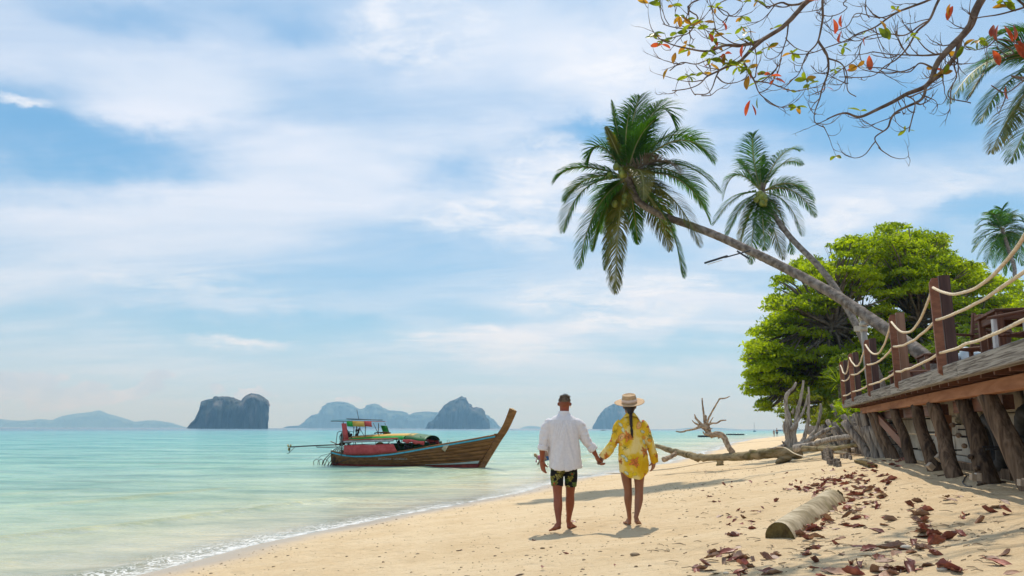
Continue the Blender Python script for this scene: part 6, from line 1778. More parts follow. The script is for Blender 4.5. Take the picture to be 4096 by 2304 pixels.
# side cloths above the gunwale
sheet('side_cloth', [[(x, -.86, (sheer(x - 1.12) + .07) * (1 - q) + (.96 + .03 * (x - 1.9)) * q + .008 * math.sin(x * 5)) for x in frange(1.93, 4.74 - .22 * q, 22)] for q in (0, .33, .66, 1)], M_TR)
sheet('side_cloth', [[(x, .80, z0 + (x - 5.2) * .06) for x in frange(3.0, 6.2, 14)] for z0 in (.72, .90, 1.10)], M_TDG)
t_ = tyre(B(4.98, -.2, .80), BY * .5 + BX * .2 + Vector((0, 0, .6)), .26, .07); tag(t_, 'black rubber ring lying inside the long tail boat', 'tyre')
mb = MB(); mb.ell(B(4.4, -.1, 1.08), (.10, .10, .07), 10, 7); mb.ell(B(4.4, -.1, 1.16), (.07, .07, .05), 10, 6); tag(mb.build('hat', M_METAL, smooth=True), 'dark hat resting on a bag under the boat canopy', 'hat')
mb = MB(); mb.ell(B(3.3, .1, .95), (.22, .2, .16), 10, 7); tag(mb.build('bag', M_TY, smooth=True), 'yellow bag stowed under the boat canopy', 'bag')
mb = MB()
for k in range(5): mb.tube([B(3.2 + .12 * k, -.3 + .1 * k, 1.50), B(3.3 + .12 * k, -.2, 1.56), B(3.5 + .1 * k, 0, 1.53)], .028, 6, True, .2, 9)
tag(mb.build('rope_heap', M_RUST, boat, smooth=True), kind='stuff')
for x in (6.64, 7.01): bar_('handle', [(x, -.4, sheer(x-1.12)), (x, -.4, sheer(x-1.12) + .20), (x + .05, -.4, sheer(x-1.12) + .24), (x + .1, -.4, sheer(x-1.12) + .20), (x + .1, -.4, sheer(x-1.12))], .010, M_STEEL)
mb = MB()
for k in range(6): mb.tube([B(6.95 + .05 * k, -.60, sheer(5.8) + .08), B(6.96 + .04 * k, -.70, sheer(5.8) - .04), B(6.88 + .03 * k, -.70, sheer(5.8) - .16 - .02 * k)], .014, 5)
tag(mb.build('mooring_knot', M_ROPE, boat, smooth=True), kind='stuff')
BA, BB = .70, -.26
# engine
def B(x, y, z): return B0(x - .57 if x > .5 else -.07 + (x - .5) * .684, y, z)
eng = MB(); ec = Vector((.95, 0, 1.22))
def EB(x, y, z): return B(ec.x + x, ec.y + y, ec.z + z)
eng.box(EB(0, 0, 0), (.42, .36, .40), ch=.04); eng.box(EB(0, 0, .26), (.30, .26, .16), ch=.03); eng.box(EB(.22, 0, .05), (.16, .22, .26), ch=.03)
for k in range(7): eng.tube([EB(-.2 + .07 * k, -.20, -.12), EB(-.2 + .07 * k, -.24, .15), EB(-.15 + .06 * k, -.12, .34)], .022, 6)
for k in range(10): eng.ell(EB(rnd.uniform(-.25, .3), rnd.uniform(-.24, .2), rnd.uniform(-.25, .34)), (rnd.uniform(.04, .09),) * 3, 8, 6)
eng.tube([EB(-.02, -.23, .02), EB(-.02, -.28, .02)], .11, 16)
eo = eng.build('engine', M_RUST, boat)
bar_('exhaust', [(.85, 0, 1.4), (.88, 0, 1.78)], .026, M_RUST, eo)
for y in (-.24, .24):
    bar_('engine_frame', [(.55, y, .9), (.60, y, 1.52), (.72, y, 1.60), (1.2, y, 1.58), (1.25, y, .95)], .016, M_RUST, eo)
bar_('engine_mount', [(1.3, 0, .55), (1.1, 0, 1.0)], .05, M_RUST, eo)
bar_('tiller', [(.1, -.2, 1.12), (.55, -.1, .98), (2.0, -.1, 1.18)], .022, M_HULL, eo)
sh = bar_('tail_shaft', [(.9, 0, .98), (-1.0, -.05, .92), (-3.35, -.10, .83)], .030, M_METAL, eo)
bar_('tail_shaft', [(.5, 0, .86), (-.2, -.02, .84), (-1.15, -.06, .84), (-1.2, -.06, .93)], .022, M_METAL, eo)
bar_('skeg', [(-2.95, -.09, .83), (-3.45, -.1, .52), (-3.6, -.1, .50)], .012, M_METAL, eo); bar_('skeg', [(-3.35, -.09, .83), (-3.40, -.1, .56)], .012, M_METAL, eo)
for k in range(3):
    a = k * 2.094 + .5; c_ = B(-3.42, -.10, .83); ax = BX; u_ = (BY * math.cos(a) + Vector((0, 0, 1)) * math.sin(a)); v_ = ax.cross(u_)
    mb = MB(); mb.loft([[c_ + u_ * r + v_ * w + ax * (.02 * w / .08) for w in (-h_, 0, h_)] + [c_ + u_ * r + v_ * w + ax * (.02 * w / .08 + .01) for w in (h_, 0, -h_)] for r, h_ in ((.02, .02), (.08, .075), (.15, .07), (.19, .02))])
    mb.build('blade', M_BRASS, sh, smooth=True)
B = B0
# hoses and ropes at the stern
for k in range(7):
    x = -.1 + .12 * k
    bar_('hose', [(x + .5, -.35, .98), (x + .1, -.45, .72), (x - .25 + rnd.uniform(-.1, .1), -.5, .30), (x - .45 + rnd.uniform(-.1, .1), -.5, -.02)], .018, M_RUST)
for k in range(3):
    bar_('hoop', [(-.2 - .25 * k, -.45, -.05), (-.28 - .25 * k, -.45, .22), (-.42 - .25 * k, -.45, .30), (-.58 - .25 * k, -.45, .18), (-.6 - .22 * k, -.45, -.05)], .014, M_RUST)
bar_('stern_rope', [(-.1, -.3, .6), (-.7, -.4, .45), (-.85, -.4, .32)], .010, M_METAL)
bar_('stern_rope', [(1.5, -.7, .5), (.5, -.6, .2), (-.3, -.5, -.05)], .012, M_METAL)
# driftweed line at the hull
mb = MB(); mb.tube([B(5.9, -.9, .0), B(6.2, -1.05, .03), B(6.6, -1.2, .02), B(7.2, -1.5, .01)], .022, 6, True, .3, 8)
tag(mb.build('floating_rope', M_ROPE, smooth=True), 'frayed rope floating beside the hull of the boat', 'rope')
# ------------------------------------------------------------------ fallen dead tree on the beach
M_DRIFT = mat('driftwood', (.22, .15, .095), (.48, .37, .26), scale=6, rough=.9, bump=.012, bscale=11, stretch=(1, 1.5, 1.2), distort=1.2, spread=(.36, .62), c3=(.12, .085, .05), spec=.08)
M_DRIFTG = mat('grey_driftwood', (.19, .155, .125), (.46, .40, .33), scale=6, rough=.92, bump=.016, bscale=12, stretch=(2.6, 2.6, .4), distort=1.4, spread=(.34, .62), c3=(.13, .10, .08), spec=.08)
M_DRIFTD = mat('mossy_driftwood', (.11, .085, .04), (.34, .27, .16), scale=3, rough=.92, bump=.02, bscale=6, stretch=(.7, 2.2, 1.6), distort=1.0, spread=(.3, .6), c3=(.17, .15, .035), spec=.08)
dr = G(3110, 1856)
fall = empty('fallen_tree', dr, 'long bleached fallen tree with bare broken limbs lying across the beach', 'driftwood')
def Q(x, y, d): return P(2550 + x / 2.7116, 1500 + y / 2.7116, d)
def wood(name, pts, m, par=fall, n=12, wob=.09, k=5, wf=13):
    pth = smooth_path([tuple(Q(x, y, d)) + (r * d / 3010 / 2.7116,) for x, y, d, r in pts], k)
    o_ = rnd.uniform(0, 50)
    mb = MB(); mb.tube([Vector(p[:3]) + Vector((mn.noise(Vector((i * .5 + o_, 0, 0))), 0, mn.noise(Vector((0, i * .5 + o_, 0))))) * p[3] * .35 for i, p in enumerate(pth)], [max(p[3], .004) * .88 * (1 + .04 * mn.noise(Vector((i * .8 + o_, 5, 1)))) for i, p in enumerate(pth)], n, True, wob, wf)
    return mb.build(name, m, par, smooth=True)
main = wood('trunk', [(190, 765, 24.5, 24), (260, 785, 24.4, 28), (340, 815, 24.2, 33), (450, 840, 24, 35), (560, 870, 23.7, 42), (680, 895, 23.3, 44), (820, 895, 23, 40), (960, 890, 22.8, 45), (1100, 885, 22.6, 50), (1250, 870, 22.4, 57), (1400, 850, 22.3, 62), (1550, 840, 22.2, 66), (1680, 850, 22.2, 70), (1760, 860, 22.3, 55)], M_DRIFTD, n=18, k=6)
wood('limb', [(420, 850, 24, 28), (370, 880, 23.9, 26), (320, 905, 23.8, 30), (285, 918, 23.7, 33)], M_DRIFT)
wood('limb', [(1640, 880, 22.2, 60), (1560, 920, 22.1, 45), (1500, 955, 22.0, 14)], M_DRIFTD)
wood('knob', [(600, 880, 23.6, 28), (650, 925, 23.5, 20), (660, 940, 23.4, 8)], M_DRIFT); wood('knob', [(700, 900, 23.3, 26), (715, 940, 23.2, 9)], M_DRIFT)
arm_ = wood('limb', [(1050, 880, 22.8, 48), (1000, 800, 22.8, 34), (960, 720, 22.9, 34), (925, 660, 23, 36), (860, 640, 23, 36), (800, 650, 23.1, 34), (765, 610, 23.2, 38), (745, 570, 23.2, 44), (690, 555, 23.2, 24), (660, 545, 23.2, 14)], M_DRIFT, n=14)
for pts in ([(735, 560, 23.2, 24), (728, 500, 23.2, 16), (716, 400, 23.2, 12), (704, 310, 23.2, 10), (702, 250, 23.2, 8)], [(755, 540, 23.2, 18), (775, 460, 23.1, 11), (830, 360, 23, 10), (880, 275, 22.9, 9), (892, 258, 22.9, 10), (950, 252, 22.8, 7), (1002, 230, 22.7, 5)],
            [(765, 560, 23.2, 18), (790, 528, 23.1, 12), (860, 520, 23, 11), (905, 495, 22.9, 9), (962, 490, 22.8, 7)], [(775, 540, 23.2, 12), (800, 490, 23.1, 7), (822, 458, 23, 4)],
            [(690, 560, 23.2, 20), (620, 585, 23.2, 13), (540, 602, 23.1, 11), (470, 618, 23, 9), (415, 610, 23, 6)], [(715, 555, 23.2, 20), (670, 510, 23.2, 15), (635, 470, 23.2, 14), (618, 425, 23.2, 5)],
            [(670, 545, 23.2, 14), (620, 520, 23.1, 9), (593, 492, 23.1, 5)], [(790, 650, 23.1, 22), (730, 640, 23.1, 14), (708, 610, 23.1, 5)], [(740, 500, 23.2, 16), (742, 450, 23.2, 12), (738, 430, 23.2, 4)],
            [(800, 640, 23.1, 20), (805, 685, 23.1, 10)], [(880, 650, 23, 18), (880, 690, 23, 9)], [(770, 590, 23.1, 14), (810, 580, 23, 5)]):
    wood('twig', pts, M_DRIFT, arm_, n=9, k=4, wob=.22, wf=12)
# upright broken trunks at the root end
up = wood('stump', [(1650, 830, 22.6, 70), (1650, 740, 22.6, 56), (1645, 640, 22.6, 50), (1640, 540, 22.6, 46), (1632, 450, 22.6, 36), (1620, 380, 22.6, 28), (1605, 300, 22.6, 22), (1622, 210, 22.6, 22), (1680, 150, 22.6, 18), (1722, 82, 22.6, 14)], M_DRIFTG, n=16, wob=.2)
wood('stump', [(1700, 800, 22.5, 50), (1690, 640, 22.5, 36), (1720, 520, 22.5, 30), (1735, 400, 22.5, 24), (1760, 300, 22.5, 20), (1785, 180, 22.5, 17), (1803, 60, 22.5, 12)], M_DRIFTG, n=14, wob=.24)
wood('limb', [(1670, 600, 22.4, 26), (1720, 520, 22.4, 20), (1780, 430, 22.4, 16), (1820, 330, 22.4, 13), (1845, 210, 22.4, 7)], M_DRIFTG)
wood('limb', [(1680, 420, 22.6, 22), (1690, 380, 22.6, 14), (1688, 360, 22.6, 6)], M_DRIFTG); wood('limb', [(1610, 640, 22.4, 26), (1592, 560, 22.4, 22), (1600, 500, 22.4, 10)], M_DRIFTG)
wood('stump', [(1740, 820, 22.3, 40), (1800, 700, 22.4, 26), (1830, 600, 22.4, 22), (1850, 500, 22.4, 20), (1855, 360, 22.4, 16), (1858, 220, 22.4, 15), (1855, 130, 22.4, 10)], M_DRIFTG, n=12, wob=.22)
wood('limb', [(1830, 740, 22.6, 26), (1880, 660, 22.7, 22), (1940, 590, 22.8, 20), (1965, 500, 22.8, 18), (1985, 400, 22.8, 18), (1990, 310, 22.8, 14)], M_DRIFTG, wob=.24)
wood('limb', [(1700, 800, 22.2, 55), (1800, 760, 22.1, 45), (1880, 700, 22, 34), (1960, 650, 21.9, 28), (2040, 600, 21.8, 24), (2100, 580, 21.8, 16), (2145, 560, 21.7, 8)], M_DRIFTG, n=14, wob=.3)
wood('limb', [(1900, 690, 22, 22), (1990, 640, 21.9, 14), (2020, 620, 21.9, 5)], M_DRIFTG); wood('limb', [(2040, 640, 21.8, 14), (2090, 635, 21.8, 10), (2105, 628, 21.7, 4)], M_DRIFTG)
wood('root', [(1600, 760, 22.3, 24), (1500, 790, 22, 15), (1430, 800, 21.9, 8)], M_DRIFTG); wood('root', [(1590, 740, 22.3, 16), (1570, 720, 22.2, 8)], M_DRIFTG)
lg = empty('driftwood_log', Q(2200, 700, 20.5), 'smooth pale bleached log slanting from the dead tree to the log piles', 'log')
wood('log', [(1700, 800, 21.6, 50), (1860, 765, 21.3, 36), (1960, 735, 21, 33), (2080, 700, 20.6, 32), (2200, 680, 20.2, 33), (2350, 665, 19.7, 34), (2480, 645, 19.3, 36), (2560, 640, 19.1, 34)], M_DRIFTG, lg, n=16, k=6, wob=.06)
wood('stub', [(2500, 640, 19.2, 20), (2535, 600, 19.2, 12), (2538, 570, 19.2, 10)], M_DRIFTG, lg)
for nm, pts, mt, lb in (('driftwood_log', [(1790, 800, 21.2, 30), (1950, 800, 20.8, 26), (2120, 800, 20.3, 24), (2290, 770, 19.8, 22), (2440, 755, 19.4, 18)], M_DRIFTD, 'dark knotty branch lying under the pale bleached log'),
                        ('driftwood_log', [(1900, 815, 21.5, 18), (2100, 795, 21.4, 22), (2300, 810, 21, 24), (2500, 840, 20.5, 20)], M_DRIFTG, 'low grey log half hidden behind the short stakes'),
                        ('driftwood_stick', [(2120, 848, 19, 9), (2300, 855, 18.8, 9), (2480, 880, 18.6, 8)], M_DRIFT, 'thin straight stick lying above the row of short stakes'),
                        ('driftwood_stick', [(2310, 760, 20, 12), (2350, 715, 20, 12), (2400, 705, 20, 8)], M_DRIFTG, 'short forked stick propped by the log piles')):
    pth = smooth_path([tuple(Q(x, y, d)) + (r * d / 3010 / 2.7116,) for x, y, d, r in pts], 6)
    mb = MB(); mb.tube([Vector(p[:3]) for p in pth], [max(p[3], .008) for p in pth], 12, True, .2, 6); tag(mb.build(nm, mt, smooth=True), lb, 'driftwood')
# cut log lying half buried in the foreground
a_, b_ = G(3125, 2155), G(3330, 2010)
log = empty('cut_log', (a_ + b_) / 2, 'short cut tree log half sunk in the sand among red leaves', 'log')
M_CUT = mat('cut_log_bark', (.24, .20, .13), (.50, .43, .31), scale=4.5, rough=.95, bump=.006, bscale=16, c3=(.22, .19, .10), spec=.05)
M_CUTE = mat('mossy_cut_end', (.075, .05, .022), (.15, .115, .045), scale=9, rough=.95, bump=.02, spec=.05)
rl = (G(3190, 2160) - G(3058, 2160)).length / 2
pts = []
for i in range(30):
    t = i / 29; p = a_.lerp(b_, t); p.z = a_.z * (1 - t) + b_.z * t - .015 + .02 * t; pts.append(p)
ax = (pts[-1] - pts[0]).normalized(); sd = ax.cross(Vector((0, 0, 1))).normalized(); upv = sd.cross(ax)
rings = []
for i, p in enumerate(pts):
    t = i / 29; ring = []
    for k in range(26):
        an = 2 * math.pi * k / 26; r = rl * .94 * (1 + .05 * t) * (1 + .05 * mn.noise(Vector((k * .5, 7.3, 2))) - .12 * max(0, math.cos(an - .35)) ** 6 * (1 - .6 * t) + .035 * mn.noise(Vector((math.cos(an) * 1.8, math.sin(an) * 1.8, t * 5))))
        ring.append(p + sd * r * math.cos(an) + upv * r * .96 * math.sin(an) - ax * (.10 * math.cos(an) if i == 0 else 0))
    rings.append(ring)
mb = MB(); mb.loft(rings, False); mb.build('bark', M_CUT, log, smooth=True)
mb = MB(); c_ = sum(rings[0], Vector((0, 0, 0))) / 26; inner = [c_ + (p - c_) * .5 + ax * .02 for p in rings[0]]; mb.v = [tuple(p) for p in rings[0]] + [tuple(p) for p in inner] + [tuple(c_ + ax * .03)]
mb.f = [(k, 26 + k, 26 + (k + 1) % 26, (k + 1) % 26) for k in range(26)] + [(26 + k, 52, 26 + (k + 1) % 26) for k in range(26)]; mb.mi = [0] * 52; mb.build('cut_end', M_CUTE, log)
mb = MB(); c_ = pts[-1]
for k in range(70):
    d_ = Vector((rnd.gauss(0, .5), rnd.gauss(0, .5) + .3, rnd.uniform(-.2, 1))).normalized(); mb.tube([c_ + d_ * rl * .5, c_ + d_ * rl * rnd.uniform(.85, 1.12)], [.035, .008], 5)
for k in range(26): mb.ell(c_ + Vector((rnd.gauss(0, .3), rnd.gauss(0, .3), rnd.uniform(-.3, .6))) * rl, (.04, .04, .035), 7, 5)
tag(mb.build('fibrous_end', M_CUTE, log, smooth=True), kind='stuff')

# short stakes, plank, ropes
stk = empty('stake_row', G(3300, 1860), 'cluster of short weathered wooden stakes driven into the sand', 'stakes')
for (x0, x1, yb, yt, n) in ((2010, 2120, 915, 790, 9), (2030, 2110, 890, 770, 6), (2060, 2200, 965, 900, 11), (2110, 2140, 850, 845, 2), (2200, 2330, 890, 845, 6), (2390, 2420, 850, 780, 2), (2500, 2590, 880, 805, 6)):
    for k in range(n):
        x = x0 + (x1 - x0) * (k + .5) / n + rnd.uniform(-3, 3); yb_ = yb + (x - x0) * .20 + rnd.uniform(-5, 8)
        g_ = G(2550 + x / 2.7116, 1500 + yb_ / 2.7116); h_ = max(.08, (yb - yt + rnd.uniform(-18, 18)) / 2.7116 / 3010 * g_.y)
        board('stake', g_ - Vector((0, 0, .08)), g_ + Vector((rnd.uniform(-.03, .03), rnd.uniform(-.02, .02), h_)), .055 * rnd.uniform(.8, 1.4), .05, M_PALI, stk, up=(1, rnd.uniform(-.4, .4), 0), ch=.008)
pk = board('plank', G(3432, 1848) + Vector((0, 0, .02)), G(3492, 1872) + Vector((0, 0, .035)), .15, .04, M_CUTE, None, ch=.006); tag(pk, 'short dark mossy plank lying on the sand edge of the deck shadow', 'plank')
def lay_rope(pxs, r, label, name='beach_rope', m=M_ROPE, k=8, wob=.25):
    pth = [Vector(p) for p in smooth_path([tuple(G(u, v)) for u, v in pxs], k)]
    mb = MB(); mb.tube([Vector((p.x, p.y, gz(p.x, p.y) + r * .8)) + Vector((0, .04 * mn.noise(p * 2.0), 0)) for p in pth], [r * (1 + .5 * mn.noise(p * 3.3)) for p in pth], 6, True, wob, 20)
    return tag(mb.build(name, m, smooth=True), label, 'rope')
M_OLDR = mat('old_rope', (.10, .08, .05), (.22, .18, .12), scale=20, rough=.95, bump=.01)
lay_rope([(2318, 1904), (2360, 1903), (2400, 1896), (2480, 1894), (2560, 1888), (2640, 1881), (2700, 1874), (2740, 1867), (2800, 1856), (2850, 1849), (2880, 1846)], .024, 'old dark frayed rope stretched over the sand behind the couple')
lay_rope([(2860, 1781), (2940, 1776), (3000, 1770), (3070, 1765), (3140, 1760)], .02, 'thin dark rope lying on the sand beyond the dead tree')
lay_rope([(2180, 1893), (2120, 1897), (2060, 1896), (2030, 1893)], .02, 'strand of dark weed rope in the shallows left of the couple')
mb = MB(); pth = smooth_path([tuple(Q(1500, 780, 21.6)), tuple(Q(1600, 790, 21.5)), tuple(Q(1700, 850, 21)), tuple(Q(1790, 880, 20.6)), tuple(Q(1900, 905, 20.2))], 6); mb.tube([Vector(p) for p in pth], .016, 6); 
tag(mb.build('rope', M_ROPE, smooth=True), 'pale slack rope tied round the root end of the dead tree', 'rope')
kn = empty('driftwood_knot', G(2882, 1864), 'small gnarled lump of driftwood at the end of the old rope', 'driftwood')
mb = MB()
for k in range(9): p = G(2882, 1862); mb.tube([p + Vector((rnd.uniform(-.12, .12), 0, -.03)), p + Vector((rnd.uniform(-.08, .08), 0, .12)), p + Vector((rnd.uniform(-.18, .1), 0, .24))], [.07, .06, .02], 7, True, .3, 9)
tag(mb.build('roots', M_DRIFTD, kn, smooth=True), kind='stuff')

# ------------------------------------------------------------------ fallen leaves
M_DL = [mat('dry_leaf_red', (.17, .045, .03), (.34, .11, .07), scale=14, rough=.45, spec=.45, vary=.35, bump=.004, bscale=30), mat('dry_leaf_brown', (.20, .10, .06), (.36, .21, .13), scale=14, rough=.55, spec=.35, vary=.3, bump=.004, bscale=30),
        mat('dry_leaf_pale', (.30, .20, .15), (.42, .31, .24), scale=14, rough=.6, spec=.3, vary=.25, bump=.004, bscale=30)]
def dry_leaf(L, seed, m):
    r_ = random.Random(seed); rows = []; cy_ = r_.random() < .35; cl = r_.uniform(-.3, 1.2 if cy_ else .4); tws = r_.uniform(-1.2, 1.2) * (1 if cy_ else .5); fold = r_.uniform(.6, 1.5) if cy_ else r_.uniform(.12, .6); n = 9
    ang = 0; x = 0; z = 0; o_ = r_.uniform(0, 90)
    for i in range(n):
        t = i / (n - 1); ang = cl * (t - .25) * 1.5; dx = L / n
        if i: x += dx * math.cos(ang); z += dx * math.sin(ang) * .8
        w = L * .29 * max(.03, math.sin(math.pi * min(1, .03 + .95 * t ** .8))) ** .8 * (.5 + .6 * t); tw_ = tws * (t - .5); row = []
        for j in range(-2, 3):
            q = j / 2; yy = w * q * (1 - .25 * fold * abs(q)); zz_ = abs(q) ** 1.3 * w * fold * (1 + .6 * mn.noise(Vector((i * .7 + o_, j * .9, 0)))) + L * .035 * mn.noise(Vector((i * .9, j * 1.3, o_)))
            ya = yy * math.cos(tw_) - zz_ * math.sin(tw_); za = yy * math.sin(tw_) + zz_ * math.cos(tw_)
            row.append((x - L * .5, ya, z + za))
        rows.append(row)
    lo = min(p[2] for r in rows for p in r); rows = [[(p[0], p[1], p[2] - lo) for p in r] for r in rows]
    mb = MB(); mb.strip(rows); s0 = Vector(rows[0][2]); mb.tube([s0 + Vector((-L * .16, 0, .004)), s0 + Vector((-L * .05, 0, .004)), s0], [.0016, .002, .002], 4)
    return mb.mesh('fallen_leaf', m, smooth=True)
LV = [[dry_leaf(.18, 100 + k * 7 + i, m) for i in range(9)] for k, m in enumerate(M_DL)]
rl_ = random.Random(21); spots = []
def band(n, poly, s=1.0, zlim=None):
    us = [p[0] for p in poly]; vs_ = [p[1] for p in poly]; c_ = 0
    while c_ < n:
        u, v = rl_.uniform(min(us), max(us)), rl_.uniform(min(vs_), max(vs_))
        if inpoly(u, v, poly): spots.append((u, v, s * rl_.uniform(.52, 1.02))); c_ += 1
band(75, [(3180, 1915), (3340, 1870), (3500, 1850), (3560, 1900), (3560, 1985), (3400, 2000), (3280, 1990), (3120, 1960)], .95)
band(110, [(3150, 1960), (3340, 1900), (3470, 1900), (3560, 1990), (3520, 2040), (3340, 2070), (3330, 2020), (3240, 1985)], .95)
band(45, [(3200, 2090), (3300, 2020), (3340, 2050), (3260, 2180), (3190, 2170)], .9)
band(24, [(2870, 2050), (3080, 1970), (3160, 1975), (3060, 2060), (2980, 2150), (2880, 2160)], .85)
band(34, [(3240, 2070), (3700, 2010), (3760, 2130), (3400, 2160)], .9)
band(28, [(2820, 2190), (3100, 2190), (3110, 2304), (2780, 2300)], .95)
band(46, [(3200, 2190), (3880, 2120), (3850, 2304), (3250, 2304)], 1.0)
band(22, [(2800, 1880), (3150, 1860), (3150, 1960), (2750, 2040)], .8)
band(14, [(3560, 1930), (4096, 1990), (4096, 2110), (3700, 2060)], .95)
band(24, [(3480, 1815), (3640, 1840), (3600, 1870), (3440, 1840)], .9)
for s_ in ((3570, 1920, 1.5), (3560, 1935, .9), (2180, 2230, .0), (1838, 2203, .9), (2296, 2088, 1.0), (2135, 2160, .8), (2265, 2218, .8), (2170, 2285, .6), (2460, 2262, .5), (2080, 2300, .8), (4010, 2258, 1.25), (3965, 2228, .95), (4030, 2215, .8), (4040, 2290, .75), (3720, 2222, 1.0),
           (3700, 2150, 1.5), (3680, 2140, 1.3), (3560, 2205, 1.4), (3590, 2190, 1.2), (3515, 2135, 1.2), (3540, 2250, 1.1), (3345, 2290, 1.5), (3520, 2290, 1.6), (3640, 2290, 1.4), (2960, 2238, 1.6), (2920, 2225, 1.4), (2970, 2262, 1.1), (3260, 2190, 1.1), (3100, 2225, 1.0), (2850, 2210, 1.3), (2400, 2180, .0)):
    if s_[2] > 0: spots.append((s_[0], s_[1], min(s_[2] * .75, 1.25)))
def leaf_label(u, v):
    if u < 2600: return 'single dry leaf lying on the open sand near the walking couple'
    if v < 1875: return 'dry reddish leaf at the foot of the log piles'
    if u > 3560 and v < 2110: return 'dry brown leaf near the shadow of the deck'
    if u > 3880: return 'large dry red leaf on the sand at the lower right corner'
    if u < 3160 and v < 2060: return 'scattered dry leaf between the dead tree and the cut log'
    if u < 3160: return 'dry leaf on the sand to the left of the cut log'
    if v > 2160: return 'dry red brown leaf on the sand in the nearest drift'
    if v < 2000: return 'dry red leaf in the thick drift beyond the cut log'
    return 'dry red leaf drifted against the cut log'
info = []
for u, v, s_ in spots:
    p = G(u, v); info.append((p, u, v, s_))
info.sort(key=lambda q: -q[3] / q[0].y)
extra_mb = MB(); 
for i, (p, u, v, s_) in enumerate(info):
    kk = rl_.choices([0, 1, 2], [.52, .34, .14])[0]; me = rl_.choice(LV[kk])
    W_ = Matrix.Translation(p + Vector((0, 0, -.004 + (.03 if rl_.random() < .2 else 0)))) @ Matrix.Rotation(rl_.uniform(0, 6.28), 4, 'Z') @ Matrix.Rotation(rl_.uniform(-.35, .35), 4, 'X') @ Matrix.Rotation(rl_.uniform(-.3, .3), 4, 'Y') @ Matrix.Scale(s_, 4)
    if i < 296:
        o = bpy.data.objects.new('fallen_leaf', me); C.objects.link(o); place(o, W_)
        lb = leaf_label(u, v); w_ = ('small ' if s_ < .6 else ('large ' if s_ > .8 else 'middling ')) + (('deep red ', 'brown ', 'pale tan ')[kk]); lb = lb.replace('dry reddish', 'dry').replace('dry red brown', 'dry').replace('dry red', 'dry').replace('dry brown', 'dry').replace('large dry', 'dry').replace('dry leaf', w_ + 'dry leaf', 1).replace('pale tan dry', 'pale dry'); tag(o, lb, 'leaf', 'dry leaves: ' + lb)
    else:
        extra_mb.add([W_ @ vv.co for vv in me.vertices], [tuple(f.vertices) for f in me.polygons])
tag(extra_mb.build('leaf_litter', M_DL[0], smooth=True), 'the smaller dry leaves scattered farther off on the sand', kind='stuff')

# pebbles, shell grit and twigs, too many to count
M_PEB = mat('pebble', (.16, .115, .07), (.36, .28, .19), scale=9, rough=.9, spec=.1)
mb = MB()
def peb(p, r, fl=.6):
    n = 6; top = Vector((rnd.uniform(-.3, .3) * r, rnd.uniform(-.3, .3) * r, r * fl)); b = len(mb.v)
    for k in range(n):
        a = 2 * math.pi * k / n; q = r * rnd.uniform(.6, 1.2); mb.v.append((p.x + q * math.cos(a) * 1.3, p.y + q * math.sin(a), p.z - .004))
    for k in range(n):
        a = 2 * math.pi * k / n + .3; q = r * rnd.uniform(.5, .9); mb.v.append((p.x + q * math.cos(a) * 1.2, p.y + q * math.sin(a), p.z + r * fl * rnd.uniform(.4, .8)))
    mb.v.append(tuple(p + top))
    for k in range(n):
        k2 = (k + 1) % n; mb.f += [(b + k, b + k2, b + n + k2, b + n + k), (b + n + k, b + n + k2, b + 2 * n)]; mb.mi += [0, 0]
cnt = 0
while cnt < 3400:
    y = 5.0 + 30 * rl_.random() ** 1.8; s_ = .3 + 9 * rl_.random(); x = .333 * y + float(np.interp(y, SH_Y, SH_X)) + s_ / .949
    dens = .25 + 1.0 * math.exp(-((s_ - .7) / .5) ** 2) + .9 * math.exp(-((s_ - 5.3 - .8 * mn.noise(Vector((y * .4, 0, 0)))) / .55) ** 2) * max(0, .5 + mn.noise(Vector((y * .6, 3, 0)))) * 1.6 + .3 * max(0, mn.noise(Vector((x * .9, y * .9, 1))))
    if rl_.random() > dens: continue
    peb(Vector((x, y, gz(x, y))), rl_.choice([.005, .006, .007, .008, .010, .016]) * rl_.uniform(.7, 1.3)); cnt += 1
for k in range(260):
    u, v = rl_.uniform(2600, 4000), rl_.uniform(1900, 2290); p = G(u, v); a = rl_.uniform(0, 3.14); L = rl_.uniform(.03, .12)
    mb.tube([p + Vector((0, 0, .004)), p + Vector((L * math.cos(a) * .5, L * math.sin(a) * .5, .010)), p + Vector((L * math.cos(a + .3), L * math.sin(a + .3), .005))], [.003, .003, .002], 4)
tag(mb.build('beach_debris', M_PEB), 'small pebbles, coral bits and twigs scattered over the sand', kind='stuff')
M_LST = mat('pale_stone', (.50, .44, .34), (.64, .60, .52), scale=12, rough=.9)
for (u, v, r, lb) in ((1840, 1999, .0, ''), (2905, 2292, .022, 'small white stone on the sand at the bottom of the picture'), (3625, 2195, .035, 'pale rounded stone among red leaves'), (3770, 2286, .03, 'pale stone at the lower right among dry leaves'), (2540, 2225, .10, 'low crumbly clump on the sand in front of the woman'), (2170, 2195, .06, 'small clump on the sand in front of the man')):
    if r:
        p = G(u, v); mb = MB(); MS_ = M_LST if r < .05 else M_PEB; r = r if r < .05 else r * .4
        for k in range(1 if r < .05 else 5): mb.ell(p + Vector((rnd.uniform(-r, r) * (k > 0), rnd.uniform(-r, r) * .6 * (k > 0), r * .2)), (r * 1.1 * (.6 if k else 1), r * .8 * (.6 if k else 1), r * .45), 9, 6)
        tag(mb.build('stone' if MS_ is M_LST else 'sand_clump', MS_, smooth=True), lb, 'stone' if MS_ is M_LST else 'sand clump')
